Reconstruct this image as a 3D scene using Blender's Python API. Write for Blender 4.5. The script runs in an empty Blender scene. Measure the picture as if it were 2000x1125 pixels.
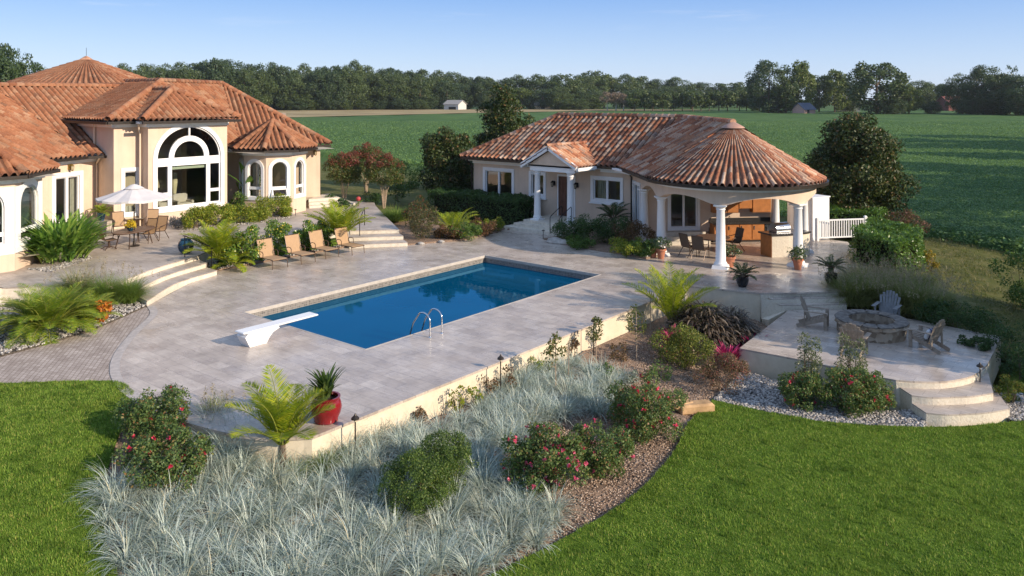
import bpy, bmesh, math, random
import numpy as np
from mathutils import Vector, Matrix, geometry
random.seed(11)
RNG = np.random.default_rng(11)
PI = math.pi
sc = bpy.context.scene
COL = sc.collection
# ------------------------------------------------------------------ camera and layout
# The estate stands on one square grid (pool, both houses): world x/y follow that grid.
FPX, CAMH, HOR = 1555.0, 7.2, 188.0
CT, ST = 0.7754, 0.6315
def cw(X, Y):
    """metres to the right of / ahead of the drone -> grid x, y"""
    return (X * CT - Y * ST, X * ST + Y * CT)
def at(u, v, z=0.0):
    Y = FPX * (CAMH - z) / (v - HOR)
    return cw((u - 1000) * Y / FPX, Y)
def at3(u, v, z=0.0):
    p = at(u, v, z); return (p[0], p[1], z)
def dist(x, y):
    return -x * ST + y * CT
cam_d = bpy.data.cameras.new('camera'); cam = bpy.data.objects.new('camera', cam_d); COL.objects.link(cam)
cam.location = (0, 0, CAMH); cam.rotation_euler = (PI / 2, 0, math.atan2(ST, CT))
cam_d.sensor_width = 36; cam_d.lens = FPX * 36 / 2000; cam_d.shift_y = -(562.5 - HOR) / 2000
cam_d.clip_start = 0.1; cam_d.clip_end = 8000
sc.camera = cam

# ------------------------------------------------------------------ object helpers
def tag(o, label=None, cat=None, group=None, kind=None):
    if label: o['label'] = label
    if cat: o['category'] = cat
    if group: o['group'] = group
    if kind: o['kind'] = kind
    return o
def thing(name, label, cat, loc=(0, 0, 0), rz=0.0, group=None, kind=None):
    o = bpy.data.objects.new(name, None); COL.objects.link(o)
    o.empty_display_size = 0.2
    o.location = loc; o.rotation_euler = (0, 0, rz)
    return tag(o, label, cat, group, kind)
def link_mesh(name, me, mat, parent=None):
    o = bpy.data.objects.new(name, me); COL.objects.link(o)
    if mat is not None: me.materials.append(mat)
    if parent is not None: o.parent = parent
    return o
def kids(o):
    return [c for c in COL.objects if c.parent == o]
KID = {}
def dup(root, loc, rz=None, label=None, scale=None, group=None):
    """copy a thing, its parts and their sub-parts"""
    if root.name not in KID:
        KID[root.name] = [(c, kids(c)) for c in kids(root)]
    r = root.copy(); COL.objects.link(r); r.location = loc
    if rz is not None: r.rotation_euler = (0, 0, rz)
    if scale is not None: r.scale = scale if isinstance(scale, (tuple, list)) else (scale,) * 3
    if label: r['label'] = label
    if group: r['group'] = group
    for c, sub in KID[root.name]:
        cc = c.copy(); COL.objects.link(cc); cc.parent = r
        for s in sub:
            ss = s.copy(); COL.objects.link(ss); ss.parent = cc
    return r

class MB:
    """collects shapes, builds them as one mesh object"""
    def __init__(self, org=(0, 0, 0)):
        self.v = []; self.f = []; self.uv = {}; self.sm = False; self.org = Vector(org)
    def add(self, vs, fs, M=None):
        b = len(self.v)
        for p in vs:
            p = Vector(p)
            if M is not None: p = M @ p
            self.v.append(p - self.org)
        for f in fs: self.f.append(tuple(b + i for i in f))
        return self
    def box(self, c, s, rz=0.0, rx=0.0, ry=0.0, taper=1.0, bev=0.0):
        x, y, z = s[0] / 2, s[1] / 2, s[2] / 2
        M = Matrix.Translation(Vector(c)) @ Matrix.Rotation(rz, 4, 'Z') @ Matrix.Rotation(ry, 4, 'Y') @ Matrix.Rotation(rx, 4, 'X')
        if bev <= 0:
            vs = [(-x, -y, -z), (x, -y, -z), (x, y, -z), (-x, y, -z)] + [(a * taper, b * taper, z) for a, b in ((-x, -y), (x, -y), (x, y), (-x, y))]
            fs = [(0, 3, 2, 1), (4, 5, 6, 7), (0, 1, 5, 4), (1, 2, 6, 5), (2, 3, 7, 6), (3, 0, 4, 7)]
        else:
            e = min(bev, x * .9, y * .9, z * .9); vs = []; fs = []
            for zz, k in ((-z, e), (-z + e, 0), (z - e, 0), (z, e)):
                a, b = x - k, y - k; q = e * (0.6 if k == 0 else 0.9)
                vs += [(-a + q, -b, zz), (a - q, -b, zz), (a, -b + q, zz), (a, b - q, zz), (a - q, b, zz), (-a + q, b, zz), (-a, b - q, zz), (-a, -b + q, zz)]
            for r in range(3):
                for i in range(8):
                    j = (i + 1) % 8; fs.append((r * 8 + i, r * 8 + j, r * 8 + 8 + j, r * 8 + 8 + i))
            fs += [tuple(range(7, -1, -1)), tuple(range(24, 32))]
        return self.add(vs, fs, M)
    def beam(self, p0, p1, w, h=None, up=(0, 0, 1)):
        p0, p1 = Vector(p0), Vector(p1); h = h or w
        d = (p1 - p0).normalized(); up = Vector(up)
        if abs(d.dot(up)) > .98: up = Vector((1, 0, 0))
        s = d.cross(up).normalized(); t = s.cross(d)
        vs = []
        for p in (p0, p1):
            for a, b in ((-1, -1), (1, -1), (1, 1), (-1, 1)): vs.append(p + s * (a * w / 2) + t * (b * h / 2))
        return self.add(vs, [(0, 1, 2, 3), (7, 6, 5, 4), (0, 4, 5, 1), (1, 5, 6, 2), (2, 6, 7, 3), (3, 7, 4, 0)])
    def tube(self, pts, r, n=8, cap=True):
        pts = [Vector(p) for p in pts]; m = len(pts)
        rs = r if isinstance(r, (list, tuple)) else [r] * m
        vs = []; fs = []; ref = None
        for i, p in enumerate(pts):
            d = (pts[min(i + 1, m - 1)] - pts[max(i - 1, 0)]).normalized()
            if ref is None: ref = d.orthogonal().normalized()
            ref = (ref - d * ref.dot(d)).normalized(); b = d.cross(ref)
            for k in range(n):
                a = 2 * PI * k / n; vs.append(p + (ref * math.cos(a) + b * math.sin(a)) * rs[i])
        for i in range(m - 1):
            for k in range(n):
                j = (k + 1) % n; fs.append((i * n + k, i * n + j, i * n + n + j, i * n + n + k))
        if cap: fs += [tuple(range(n - 1, -1, -1)), tuple(range((m - 1) * n, m * n))]
        return self.add(vs, fs)
    def lathe(self, prof, c=(0, 0, 0), n=20, cap=True):
        vs = []; fs = []; m = len(prof); c = Vector(c)
        for r, z in prof:
            for k in range(n):
                a = 2 * PI * k / n; vs.append(c + Vector((r * math.cos(a), r * math.sin(a), z)))
        for i in range(m - 1):
            for k in range(n):
                j = (k + 1) % n; fs.append((i * n + k, i * n + j, i * n + n + j, i * n + n + k))
        if cap: fs += [tuple(range(n - 1, -1, -1)), tuple(range((m - 1) * n, m * n))]
        return self.add(vs, fs)
    def slab(self, outer, z0, z1, holes=(), sides=True, bottom=False):
        """flat plate: outline (x, y) with holes between two heights"""
        loops = [list(outer)] + [list(h) for h in holes]
        flat = [p for l in loops for p in l]
        tris = geometry.tessellate_polygon([[Vector((p[0], p[1], 0)) for p in l] for l in loops])
        vs = [(p[0], p[1], z1) for p in flat]; fs = [tuple(t) for t in tris]
        self.add(vs, fs)
        if bottom: self.add([(p[0], p[1], z0) for p in flat], [tuple(reversed(t)) for t in tris])
        if sides:
            for l in loops:
                for i, p in enumerate(l):
                    q = l[(i + 1) % len(l)]
                    self.add([(p[0], p[1], z0), (q[0], q[1], z0), (q[0], q[1], z1), (p[0], p[1], z1)], [(0, 1, 2, 3)])
        return self
    def build(self, name, mat, parent=None, smooth=None, flat_org=None):
        me = bpy.data.meshes.new(name)
        me.from_pydata([tuple(p) for p in self.v], [], self.f); me.update()
        if smooth or (smooth is None and self.sm):
            try:
                me.shade_smooth()
                me.set_sharp_from_angle(angle=math.radians(40))
            except Exception: pass
        return link_mesh(name, me, mat, parent)

def npmesh(name, V, F, mat, parent=None):
    V = np.asarray(V, dtype=np.float32); F = np.asarray(F, dtype=np.int32); k = F.shape[1]
    me = bpy.data.meshes.new(name)
    me.vertices.add(len(V)); me.vertices.foreach_set('co', V.ravel())
    me.loops.add(F.size); me.loops.foreach_set('vertex_index', F.ravel())
    me.polygons.add(len(F)); me.polygons.foreach_set('loop_start', np.arange(len(F), dtype=np.int32) * k)
    me.update(calc_edges=True); me.validate()
    return link_mesh(name, me, mat, parent)

def unit(a):
    return a / np.maximum(np.linalg.norm(a, axis=1, keepdims=True), 1e-9)
def rdir(n):
    return unit(RNG.normal(size=(n, 3)))
def leaves(P, D, N, L, W, fold=0.18):
    """one folded rhombic leaf per row -> verts, quads"""
    n = len(P); D = unit(D); S = unit(np.cross(D, N)); N2 = np.cross(S, D)
    L = np.broadcast_to(np.asarray(L, float), (n,))[:, None]; W = np.broadcast_to(np.asarray(W, float), (n,))[:, None]
    mid = P + D * L * .45
    V = np.stack([P, mid + S * W * .5 + N2 * W * fold, P + D * L, mid - S * W * .5 + N2 * W * fold], 1).reshape(-1, 3)
    F = np.arange(4 * n).reshape(n, 4)
    return V, F
def join(parts):
    Vs = []; Fs = []; b = 0
    for V, F in parts:
        Vs.append(V); Fs.append(F + b); b += len(V)
    return np.concatenate(Vs), np.concatenate(Fs)
def blades(R, az, L, lean, W, k=4, droop=0.6, twist=0.3):
    """curved grass blades: roots R (n,3); lean = angle from vertical at the root"""
    n = len(R); az = np.asarray(az); L = np.broadcast_to(L, (n,)); lean = np.broadcast_to(lean, (n,)); W = np.broadcast_to(W, (n,)); droop = np.broadcast_to(droop, (n,))
    out = np.stack([np.cos(az), np.sin(az), np.zeros(n)], 1); sd = az + PI / 2 + RNG.normal(0, twist, n)
    side = np.stack([np.cos(sd), np.sin(sd), np.zeros(n)], 1)
    pts = [R]; p = R.copy()
    for i in range(k):
        a = lean + droop * (i + .5) / k * 1.6
        p = p + (np.sin(a)[:, None] * out + np.cos(a)[:, None] * np.array([0, 0, 1.0])) * (L / k)[:, None]
        pts.append(p.copy())
    V = []
    for i, q in enumerate(pts):
        w = W * (1 - (i / k) ** 1.6 * .92) * (.75 if i == 0 else 1)
        V.append(q - side * w[:, None] / 2); V.append(q + side * w[:, None] / 2)
    V = np.stack(V, 1).reshape(-1, 3); m = 2 * (k + 1); b = (np.arange(n) * m)[:, None]
    F = np.concatenate([b + np.array([[2 * i, 2 * i + 1, 2 * i + 3, 2 * i + 2]]) for i in range(k)], 0)
    return V, F
def crown_leaves(n, rad, nclump, cr, L, W, seed=0, flat=0.0, inner=.5, up=.25, shape=None):
    """leaf clumps spread through an uneven crown centred on 0"""
    rs = np.random.default_rng(seed); rad = np.asarray(rad, float)
    d = rs.normal(size=(nclump, 3)); d /= np.linalg.norm(d, axis=1, keepdims=True)
    r = inner + (1 - inner) * rs.random(nclump) ** .6
    c = d * r[:, None]
    if flat > 0: c[:, 2] = np.where(c[:, 2] < -flat, -flat + .15 * rs.random(nclump), c[:, 2])
    if shape is not None:
        k = shape((c[:, 2] + 1) / 2); c[:, 0] *= k; c[:, 1] *= k
    c = c * rad
    sz = cr * (.6 + .8 * rs.random(nclump))
    wgt = sz ** 2; idx = rs.choice(nclump, n, p=wgt / wgt.sum())
    e = rs.normal(size=(n, 3)); e[:, 2] += up; e += .55 * c[idx] / np.max(rad); e /= np.linalg.norm(e, axis=1, keepdims=True)
    P = c[idx] + e * (sz[idx] * (.55 + .5 * rs.random(n)))[:, None]
    N = e + .55 * rs.normal(size=(n, 3)); N /= np.linalg.norm(N, axis=1, keepdims=True)
    D = np.cross(N, rs.normal(size=(n, 3))); D /= np.maximum(np.linalg.norm(D, axis=1, keepdims=True), 1e-6)
    D = D + .35 * e
    s = .65 + .7 * rs.random(n)
    return P, D, N, L * s, W * s, c, sz
# ------------------------------------------------------------------ materials
def nt_new(name):
    m = bpy.data.materials.new(name); m.use_nodes = True; nt = m.node_tree; nt.nodes.clear()
    out = nt.nodes.new('ShaderNodeOutputMaterial')
    return m, nt, out
def nd(nt, typ, **kw):
    n = nt.nodes.new(typ)
    for k, v in kw.items():
        if k.startswith('i_'):
            key = k[2:]; key = int(key) if key.isdigit() else key
            n.inputs[key].default_value = v
        else: setattr(n, k, v)
    return n
def ramp(nt, cols, interp='LINEAR'):
    r = nt.nodes.new('ShaderNodeValToRGB'); cr = r.color_ramp; cr.interpolation = interp
    while len(cr.elements) < len(cols): cr.elements.new(.5)
    n = len(cols)
    for i, c in enumerate(cols):
        if len(c) == 4 and isinstance(c[3], str): pass
        p, col = (c[0], c[1]) if isinstance(c[1], (tuple, list)) else (i / (n if interp == 'CONSTANT' else max(1, n - 1)), c)
        cr.elements[i].position = p; cr.elements[i].color = (*col, 1)
    return r
def mixc(nt, a, b, fac, mode='MIX'):
    m = nt.nodes.new('ShaderNodeMix'); m.data_type = 'RGBA'; m.blend_type = mode
    for s, x in ((6, a), (7, b)):
        if isinstance(x, (tuple, list)): m.inputs[s].default_value = (*x, 1)
        else: nt.links.new(x, m.inputs[s])
    if isinstance(fac, (int, float)): m.inputs[0].default_value = fac
    else: nt.links.new(fac, m.inputs[0])
    return m.outputs[2]
def pos(nt):
    return nt.nodes.new('ShaderNodeNewGeometry').outputs['Position']
def noise(nt, scale, detail=4, rough=.6, vec=None):
    n = nd(nt, 'ShaderNodeTexNoise'); n.inputs['Scale'].default_value = scale; n.inputs['Detail'].default_value = detail; n.inputs['Roughness'].default_value = rough
    nt.links.new(vec if vec is not None else pos(nt), n.inputs['Vector'])
    return n.outputs['Fac']
def finish(nt, out, color, rough=.6, spec=.3, metal=0.0, bump=None, bstr=.3, bdist=.02):
    p = nd(nt, 'ShaderNodeBsdfPrincipled'); p.inputs['Metallic'].default_value = metal; p.inputs['Specular IOR Level'].default_value = spec
    if isinstance(color, (tuple, list)): p.inputs['Base Color'].default_value = (*color, 1)
    else: nt.links.new(color, p.inputs['Base Color'])
    if isinstance(rough, (int, float)): p.inputs['Roughness'].default_value = rough
    else: nt.links.new(rough, p.inputs['Roughness'])
    if bump is not None:
        b = nd(nt, 'ShaderNodeBump'); b.inputs['Strength'].default_value = bstr; b.inputs['Distance'].default_value = bdist
        nt.links.new(bump, b.inputs['Height']); nt.links.new(b.outputs[0], p.inputs['Normal'])
    nt.links.new(p.outputs[0], out.inputs[0])
    return p
def mat(name, col, rough=.6, spec=.3, metal=0.0, var=.12, vscale=3.0, bscale=None, bstr=.2):
    m, nt, out = nt_new(name)
    d = tuple(max(0, c * (1 - var * 1.6)) for c in col); l = tuple(min(1, c * (1 + var)) for c in col)
    r = ramp(nt, [(.3, d), (.7, l)]); nt.links.new(noise(nt, vscale, 5), r.inputs[0])
    bump = noise(nt, bscale, 4) if bscale else None
    finish(nt, out, r.outputs[0], rough, spec, metal, bump, bstr)
    return m
def leafmat(name, cols, rough=.5, spec=.35, trans=.3, tcol=None, patch=None):
    """leaf colours drawn per leaf, with some light passing through"""
    m, nt, out = nt_new(name)
    g = nd(nt, 'ShaderNodeNewGeometry'); r = ramp(nt, cols); nt.links.new(g.outputs['Random Per Island'], r.inputs[0])
    col = r.outputs[0]
    for pc in ([patch] if patch and not isinstance(patch, list) else (patch or [])):
        col = mixc(nt, col, pc[0], mathn(nt, 'MULTIPLY', sstep(nt, noise(nt, pc[1], 2), .45, .7), pc[2]))
    p = nd(nt, 'ShaderNodeBsdfPrincipled'); p.inputs['Roughness'].default_value = rough; p.inputs['Specular IOR Level'].default_value = spec
    nt.links.new(col, p.inputs['Base Color'])
    t = nd(nt, 'ShaderNodeBsdfTranslucent')
    tc = mixc(nt, col, tcol or (.25, .4, .05), .4); nt.links.new(tc, t.inputs[0])
    x = nd(nt, 'ShaderNodeMixShader'); x.inputs[0].default_value = trans
    nt.links.new(p.outputs[0], x.inputs[1]); nt.links.new(t.outputs[0], x.inputs[2]); nt.links.new(x.outputs[0], out.inputs[0])
    return m
def mathn(nt, op, a, b=None):
    n = nd(nt, 'ShaderNodeMath', operation=op)
    for i, x in enumerate((a, b)):
        if x is None: continue
        if isinstance(x, (int, float)): n.inputs[i].default_value = x
        else: nt.links.new(x, n.inputs[i])
    return n.outputs[0]
def sstep(nt, x, a, b):
    n = nd(nt, 'ShaderNodeMapRange', interpolation_type='SMOOTHSTEP'); n.inputs[1].default_value = a; n.inputs[2].default_value = b
    nt.links.new(x, n.inputs[0]); return n.outputs[0]
def brick(nt, vec, w, h, c1, c2, mort, ms=.008, off=.5):
    b = nd(nt, 'ShaderNodeTexBrick'); b.offset = off
    b.inputs['Scale'].default_value = 1; b.inputs['Brick Width'].default_value = w; b.inputs['Row Height'].default_value = h
    b.inputs['Mortar Size'].default_value = ms; b.inputs['Mortar Smooth'].default_value = .3; b.inputs['Bias'].default_value = 0
    for k, c in (('Color1', c1), ('Color2', c2), ('Mortar', mort)): b.inputs[k].default_value = (*c, 1)
    nt.links.new(vec, b.inputs['Vector']); return b
def rotvec(nt, deg, sc=(1, 1, 1), loc=(0, 0, 0)):
    mp = nd(nt, 'ShaderNodeMapping'); mp.inputs['Rotation'].default_value = (0, 0, math.radians(deg)); mp.inputs['Scale'].default_value = sc; mp.inputs['Location'].default_value = loc
    nt.links.new(pos(nt), mp.inputs[0]); return mp.outputs[0]

def make_travertine(name, a, b, tint, rough0=.28):
    m, nt, out = nt_new(name)
    v = rotvec(nt, 0)
    b1 = brick(nt, v, .61, .406, a, b, tuple(x * .62 for x in a), .007)
    v2 = rotvec(nt, 0, (1, 1, 1), (.2, .1, 0))
    b2 = brick(nt, v2, 1.22, .812, (.95, .95, .95), (1.05, 1.04, 1.03), (.98, .98, .98), .004, .35)
    c = mixc(nt, b1.outputs[0], b2.outputs[0], .8, 'MULTIPLY')
    st = ramp(nt, [(.32, (.58, .545, .52)), (.5, (.96, .94, .92)), (.68, (1.2, 1.19, 1.17))]); nt.links.new(noise(nt, .9, 6, .7), st.inputs[0])
    c = mixc(nt, c, st.outputs[0], .8, 'MULTIPLY')
    sv = ramp(nt, [(.35, (.8, .78, .77)), (.6, (1.04, 1.04, 1.04))]); nt.links.new(noise(nt, 7, 5, .7, rotvec(nt, 8, (.35, 1.6, 1))), sv.inputs[0])
    c = mixc(nt, c, sv.outputs[0], .9, 'MULTIPLY')
    c = mixc(nt, c, tint, .12)
    rr = ramp(nt, [(.3, (rough0,) * 3), (.7, (rough0 + .22,) * 3)]); nt.links.new(noise(nt, 1.4, 4), rr.inputs[0])
    finish(nt, out, c, rr.outputs[0], .45, 0, b1.outputs['Fac'], -.25, .004)
    return m
def make_tile(name, cols):
    m, nt, out = nt_new(name)
    uv = nd(nt, 'ShaderNodeUVMap'); wn = nd(nt, 'ShaderNodeTexWhiteNoise', noise_dimensions='2D'); nt.links.new(uv.outputs[0], wn.inputs[0])
    r = ramp(nt, cols); nt.links.new(wn.outputs[0], r.inputs[0])
    st = ramp(nt, [(.3, (.6, .55, .52)), (.55, (1, 1, 1))]); nt.links.new(noise(nt, 9, 6, .75), st.inputs[0])
    c = mixc(nt, r.outputs[0], st.outputs[0], .75, 'MULTIPLY')
    lg = ramp(nt, [(.35, (.78, .72, .7)), (.65, (1.05, 1.05, 1.05))]); nt.links.new(noise(nt, .7, 3), lg.inputs[0])
    c = mixc(nt, c, lg.outputs[0], .8, 'MULTIPLY')
    su = nd(nt, 'ShaderNodeSeparateXYZ'); nt.links.new(uv.outputs[0], su.inputs[0]); pan_shade = mathn(nt, 'LESS_THAN', mathn(nt, 'FRACT', su.outputs[1]), .4)
    c = mixc(nt, c, (.10, .055, .038), mathn(nt, 'MULTIPLY', pan_shade, .72))  # pan tiles coloured darker, standing in for the shade between barrels
    finish(nt, out, c, .8, .2, 0, noise(nt, 40, 3), .25, .01)
    return m
def make_glass():
    m, nt, out = nt_new('window_glass')
    t = nd(nt, 'ShaderNodeBsdfTransparent'); t.inputs[0].default_value = (.8, .83, .8, 1)
    g = nd(nt, 'ShaderNodeBsdfGlossy'); g.inputs['Roughness'].default_value = .02; g.inputs[0].default_value = (.9, .92, .95, 1)
    lw = nd(nt, 'ShaderNodeLayerWeight'); lw.inputs[0].default_value = .35
    f = mathn(nt, 'ADD', mathn(nt, 'MULTIPLY', lw.outputs['Fresnel'], .9), .04)
    x = nd(nt, 'ShaderNodeMixShader'); nt.links.new(f, x.inputs[0]); nt.links.new(t.outputs[0], x.inputs[1]); nt.links.new(g.outputs[0], x.inputs[2])
    nt.links.new(x.outputs[0], out.inputs[0]); return m
def make_water():
    m, nt, out = nt_new('pool_water')
    c = ramp(nt, [(.3, (.0, .050, .112)), (.7, (.0, .066, .145))]); nt.links.new(noise(nt, .25, 2), c.inputs[0])
    b = nd(nt, 'ShaderNodeBump'); b.inputs['Strength'].default_value = .06; b.inputs['Distance'].default_value = .03; nt.links.new(noise(nt, 2.6, 3, .5), b.inputs['Height'])
    d = nd(nt, 'ShaderNodeBsdfDiffuse'); nt.links.new(c.outputs[0], d.inputs[0])
    g = nd(nt, 'ShaderNodeBsdfGlossy'); g.inputs[0].default_value = (.22, .62, .95, 1); g.inputs['Roughness'].default_value = .015; nt.links.new(b.outputs[0], g.inputs['Normal'])
    f = nd(nt, 'ShaderNodeFresnel'); f.inputs[0].default_value = 1.36; nt.links.new(b.outputs[0], f.inputs['Normal'])
    x = nd(nt, 'ShaderNodeMixShader'); nt.links.new(f.outputs[0], x.inputs[0]); nt.links.new(d.outputs[0], x.inputs[1]); nt.links.new(g.outputs[0], x.inputs[2]); nt.links.new(x.outputs[0], out.inputs[0])
    return m
def make_lawn():
    m, nt, out = nt_new('lawn_grass')
    a = ramp(nt, [(.3, (.065, .115, .014)), (.7, (.12, .185, .024))]); nt.links.new(noise(nt, 60, 6, .8), a.inputs[0])
    b = ramp(nt, [(.35, (.75, .85, .7)), (.7, (1.2, 1.15, 1.0))]); nt.links.new(noise(nt, .8, 5, .65), b.inputs[0])
    c = mixc(nt, a.outputs[0], b.outputs[0], .9, 'MULTIPLY')
    sx = nd(nt, 'ShaderNodeSeparateXYZ'); nt.links.new(pos(nt), sx.inputs[0])   # the rough grass to the back is drier
    dry = ramp(nt, [(.25, (.055, .075, .018)), (.5, (.10, .105, .03)), (.75, (.20, .165, .07))]); nt.links.new(noise(nt, 1.5, 6, .75), dry.inputs[0])
    c = mixc(nt, c, dry.outputs[0], sstep(nt, sx.outputs[1], 27, 31))
    far = ramp(nt, [(.3, (.045, .09, .02)), (.7, (.08, .13, .03))]); nt.links.new(noise(nt, .05, 6, .7), far.inputs[0])
    c = mixc(nt, c, far.outputs[0], sstep(nt, sx.outputs[1], 44, 60))
    finish(nt, out, c, .9, .1, 0, noise(nt, 45, 4), .6, .03); return m
def make_field():
    m, nt, out = nt_new('crop_leaves_base')
    v = rotvec(nt, 20, (.25, 1, 1))
    a = ramp(nt, [(.3, (.055, .115, .038)), (.7, (.105, .18, .055))]); nt.links.new(noise(nt, .6, 7, .75, v), a.inputs[0])
    b = ramp(nt, [(.35, (.7, .8, .8)), (.7, (1.2, 1.12, 1.0))]); nt.links.new(noise(nt, .03, 5, .65), b.inputs[0])
    c = mixc(nt, a.outputs[0], b.outputs[0], .9, 'MULTIPLY')
    finish(nt, out, c, .9, .1, 0, noise(nt, 3, 5, .7), .9, .3); return m

def make_stucco():
    m, nt, out = nt_new('cream_stucco')
    r = ramp(nt, [(.3, (.60, .47, .365)), (.7, (.69, .54, .42))]); nt.links.new(noise(nt, 1.1, 6, .65), r.inputs[0])
    sv = ramp(nt, [(.3, (.86, .84, .82)), (.55, (1, 1, 1))]); nt.links.new(noise(nt, 1.0, 5, .7, rotvec(nt, 0, (3.2, 3.2, .22))), sv.inputs[0])
    finish(nt, out, mixc(nt, r.outputs[0], sv.outputs[0], .6, 'MULTIPLY'), .88, .12, 0, noise(nt, 45, 5, .7), .3, .02); return m
STUCCO = make_stucco()
WHITE = mat('white_trim_paint', (.78, .78, .78), .45, .35, 0, .03, 2)
CREAM = mat('cream_painted_metal', (.70, .58, .44), .5, .3, 0, .04, 2)
BRONZE = mat('dark_bronze_gutter', (.035, .027, .022), .4, .4, .3, .1, 4)
BLACKM = mat('black_iron', (.015, .014, .014), .45, .4, .5, .1, 6)
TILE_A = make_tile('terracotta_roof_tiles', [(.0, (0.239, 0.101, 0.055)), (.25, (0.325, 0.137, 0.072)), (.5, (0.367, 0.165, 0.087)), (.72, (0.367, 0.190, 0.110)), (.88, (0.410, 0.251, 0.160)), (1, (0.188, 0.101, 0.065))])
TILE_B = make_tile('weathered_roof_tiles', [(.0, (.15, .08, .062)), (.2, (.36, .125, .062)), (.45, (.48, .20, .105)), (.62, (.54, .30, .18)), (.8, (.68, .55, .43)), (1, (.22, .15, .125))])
CAPTILE = mat('ridge_cap_terracotta', (.50, .27, .17), .8, .2, 0, .25, 3.5, 30, .2)
GLASS = make_glass()
WATER = make_water()
TRAV = make_travertine('travertine_paving', (.42, .36, .31), (.55, .485, .42), (.52, .45, .39), .19)
TRAV2 = make_travertine('terrace_travertine', (.41, .355, .305), (.49, .43, .375), (.47, .42, .37), .4)
STEPST = mat('pale_stone_edging', (.66, .60, .50), .7, .25, 0, .12, 5, 25, .35)
LAWN = make_lawn(); FIELD = make_field()
def make_paver():
    m, nt, out = nt_new('grey_brown_pavers'); v = rotvec(nt, 35)
    b = brick(nt, v, .17, .115, (.36, .30, .255), (.50, .43, .375), (.26, .21, .175), .012)
    st = ramp(nt, [(.3, (.75, .72, .7)), (.7, (1.1, 1.1, 1.1))]); nt.links.new(noise(nt, 2, 5), st.inputs[0])
    finish(nt, out, mixc(nt, b.outputs[0], st.outputs[0], .9, 'MULTIPLY'), .75, .25, 0, b.outputs['Fac'], -.5, .01); return m
PAVER = make_paver()
MULCH = mat('brown_bark_mulch', (.29, .205, .15), .95, .05, 0, .5, 30, 60, .8)
PEBBLEBED = mat('dark_soil_under_pebbles', (.10, .085, .07), .95, .05, 0, .4, 20)
def leafy(name, cols, **k): return leafmat(name, cols, **k)
PEBBLE = leafmat('river_pebbles', [(.0, (.12, .11, .105)), (.35, (.23, .215, .2)), (.7, (.36, .335, .31)), (1, (.55, .52, .48))], .7, .25, 0.0)
CHIP = leafmat('bark_chips', [(.0, (.15, .10, .07)), (.5, (.35, .25, .185)), (1, (.54, .43, .34))], .9, .1, 0.0)
def make_concrete_wall():
    m, nt, out = nt_new('rendered_retaining_wall')
    r = ramp(nt, [(.3, (.56, .48, .36)), (.7, (.68, .60, .47))]); nt.links.new(noise(nt, 3, 6, .7), r.inputs[0])
    finish(nt, out, r.outputs[0], .85, .15, 0, noise(nt, 50, 3), .2); return m
RENDERWALL = make_concrete_wall()
def make_splitface():
    m, nt, out = nt_new('split_face_travertine')
    r = ramp(nt, [(.25, (.30, .24, .17)), (.4, (.62, .55, .44)), (.7, (.74, .68, .57))]); nt.links.new(noise(nt, 14, 6, .75), r.inputs[0])
    finish(nt, out, r.outputs[0], .85, .15, 0, noise(nt, 22, 5, .7), .7, .03); return m
SPLIT = make_splitface()
def make_fieldstone():
    m, nt, out = nt_new('fire_pit_stone')
    vo = nd(nt, 'ShaderNodeTexVoronoi'); vo.inputs['Scale'].default_value = 5.5; nt.links.new(pos(nt), vo.inputs['Vector'])
    r = ramp(nt, [(.0, (.14, .105, .075)), (.5, (.30, .23, .165)), (1, (.42, .35, .27))]); nt.links.new(vo.outputs['Color'], r.inputs[0])
    finish(nt, out, r.outputs[0], .85, .15, 0, vo.outputs['Distance'], .8, .05); return m
FSTONE = make_fieldstone()
SLING = mat('tan_sling_fabric', (.40, .265, .155), .75, .2, 0, .05, 8)
SLING_D = mat('dark_sling_fabric', (.12, .09, .065), .75, .2, 0, .05, 8)
BROWNM = mat('brown_aluminium', (.085, .052, .036), .4, .4, .3, .1, 6)
TABLET = mat('brown_table_top', (.15, .092, .065), .45, .35, 0, .15, 6)
CANVAS = mat('pale_grey_canvas', (.62, .59, .58), .85, .1, 0, .04, 3)
WOODGREY = mat('weathered_teak', (.31, .25, .195), .8, .2, 0, .2, 9)
WOODBLUE = mat('grey_painted_wood', (.20, .205, .21), .8, .2, 0, .15, 9)
CHROME = mat('polished_steel', (.65, .65, .66), .18, .5, 1.0, .03, 4)
CABWOOD = mat('orange_maple_cabinet', (.42, .165, .05), .45, .35, 0, .12, 5)
COUNTER = mat('dark_granite', (.045, .042, .04), .2, .5, 0, .3, 40)
TERRA = mat('terracotta_clay', (.42, .17, .10), .8, .2, 0, .12, 7)
REDGLAZE = mat('red_glazed_ceramic', (.20, .012, .014), .12, .6, 0, .15, 5)
BLUEGLAZE = mat('blue_glazed_ceramic', (.012, .055, .10), .15, .6, 0, .35, 7)
DARKGLAZE = mat('dark_glazed_ceramic', (.02, .018, .02), .2, .5, 0, .2, 7)
BARK = mat('grey_brown_bark', (.17, .125, .09), .9, .1, 0, .3, 12)
PALEBARK = mat('pale_smooth_bark', (.42, .32, .23), .8, .15, 0, .2, 10)
ROOM = mat('room_walls', (.46, .40, .31), .9, .1, 0, .05, 2)
FURN = mat('cream_upholstery', (.55, .52, .46), .9, .1, 0, .05, 4)
CURTAIN = mat('pale_curtain', (.55, .55, .48), .9, .1, 0, .08, 6)
BLIND = mat('pale_green_blind', (.48, .56, .44), .9, .1, 0, .04, 6)
DOORWOOD = mat('red_brown_door', (.14, .062, .045), .45, .35, 0, .15, 5)
LAMPGL = mat('frosted_lamp_glass', (.55, .48, .34), .4, .4, 0, .05, 5)
SOIL = mat('dark_potting_soil', (.05, .035, .025), .95, .05, 0, .3, 20)
POOLTILE = None
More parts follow.
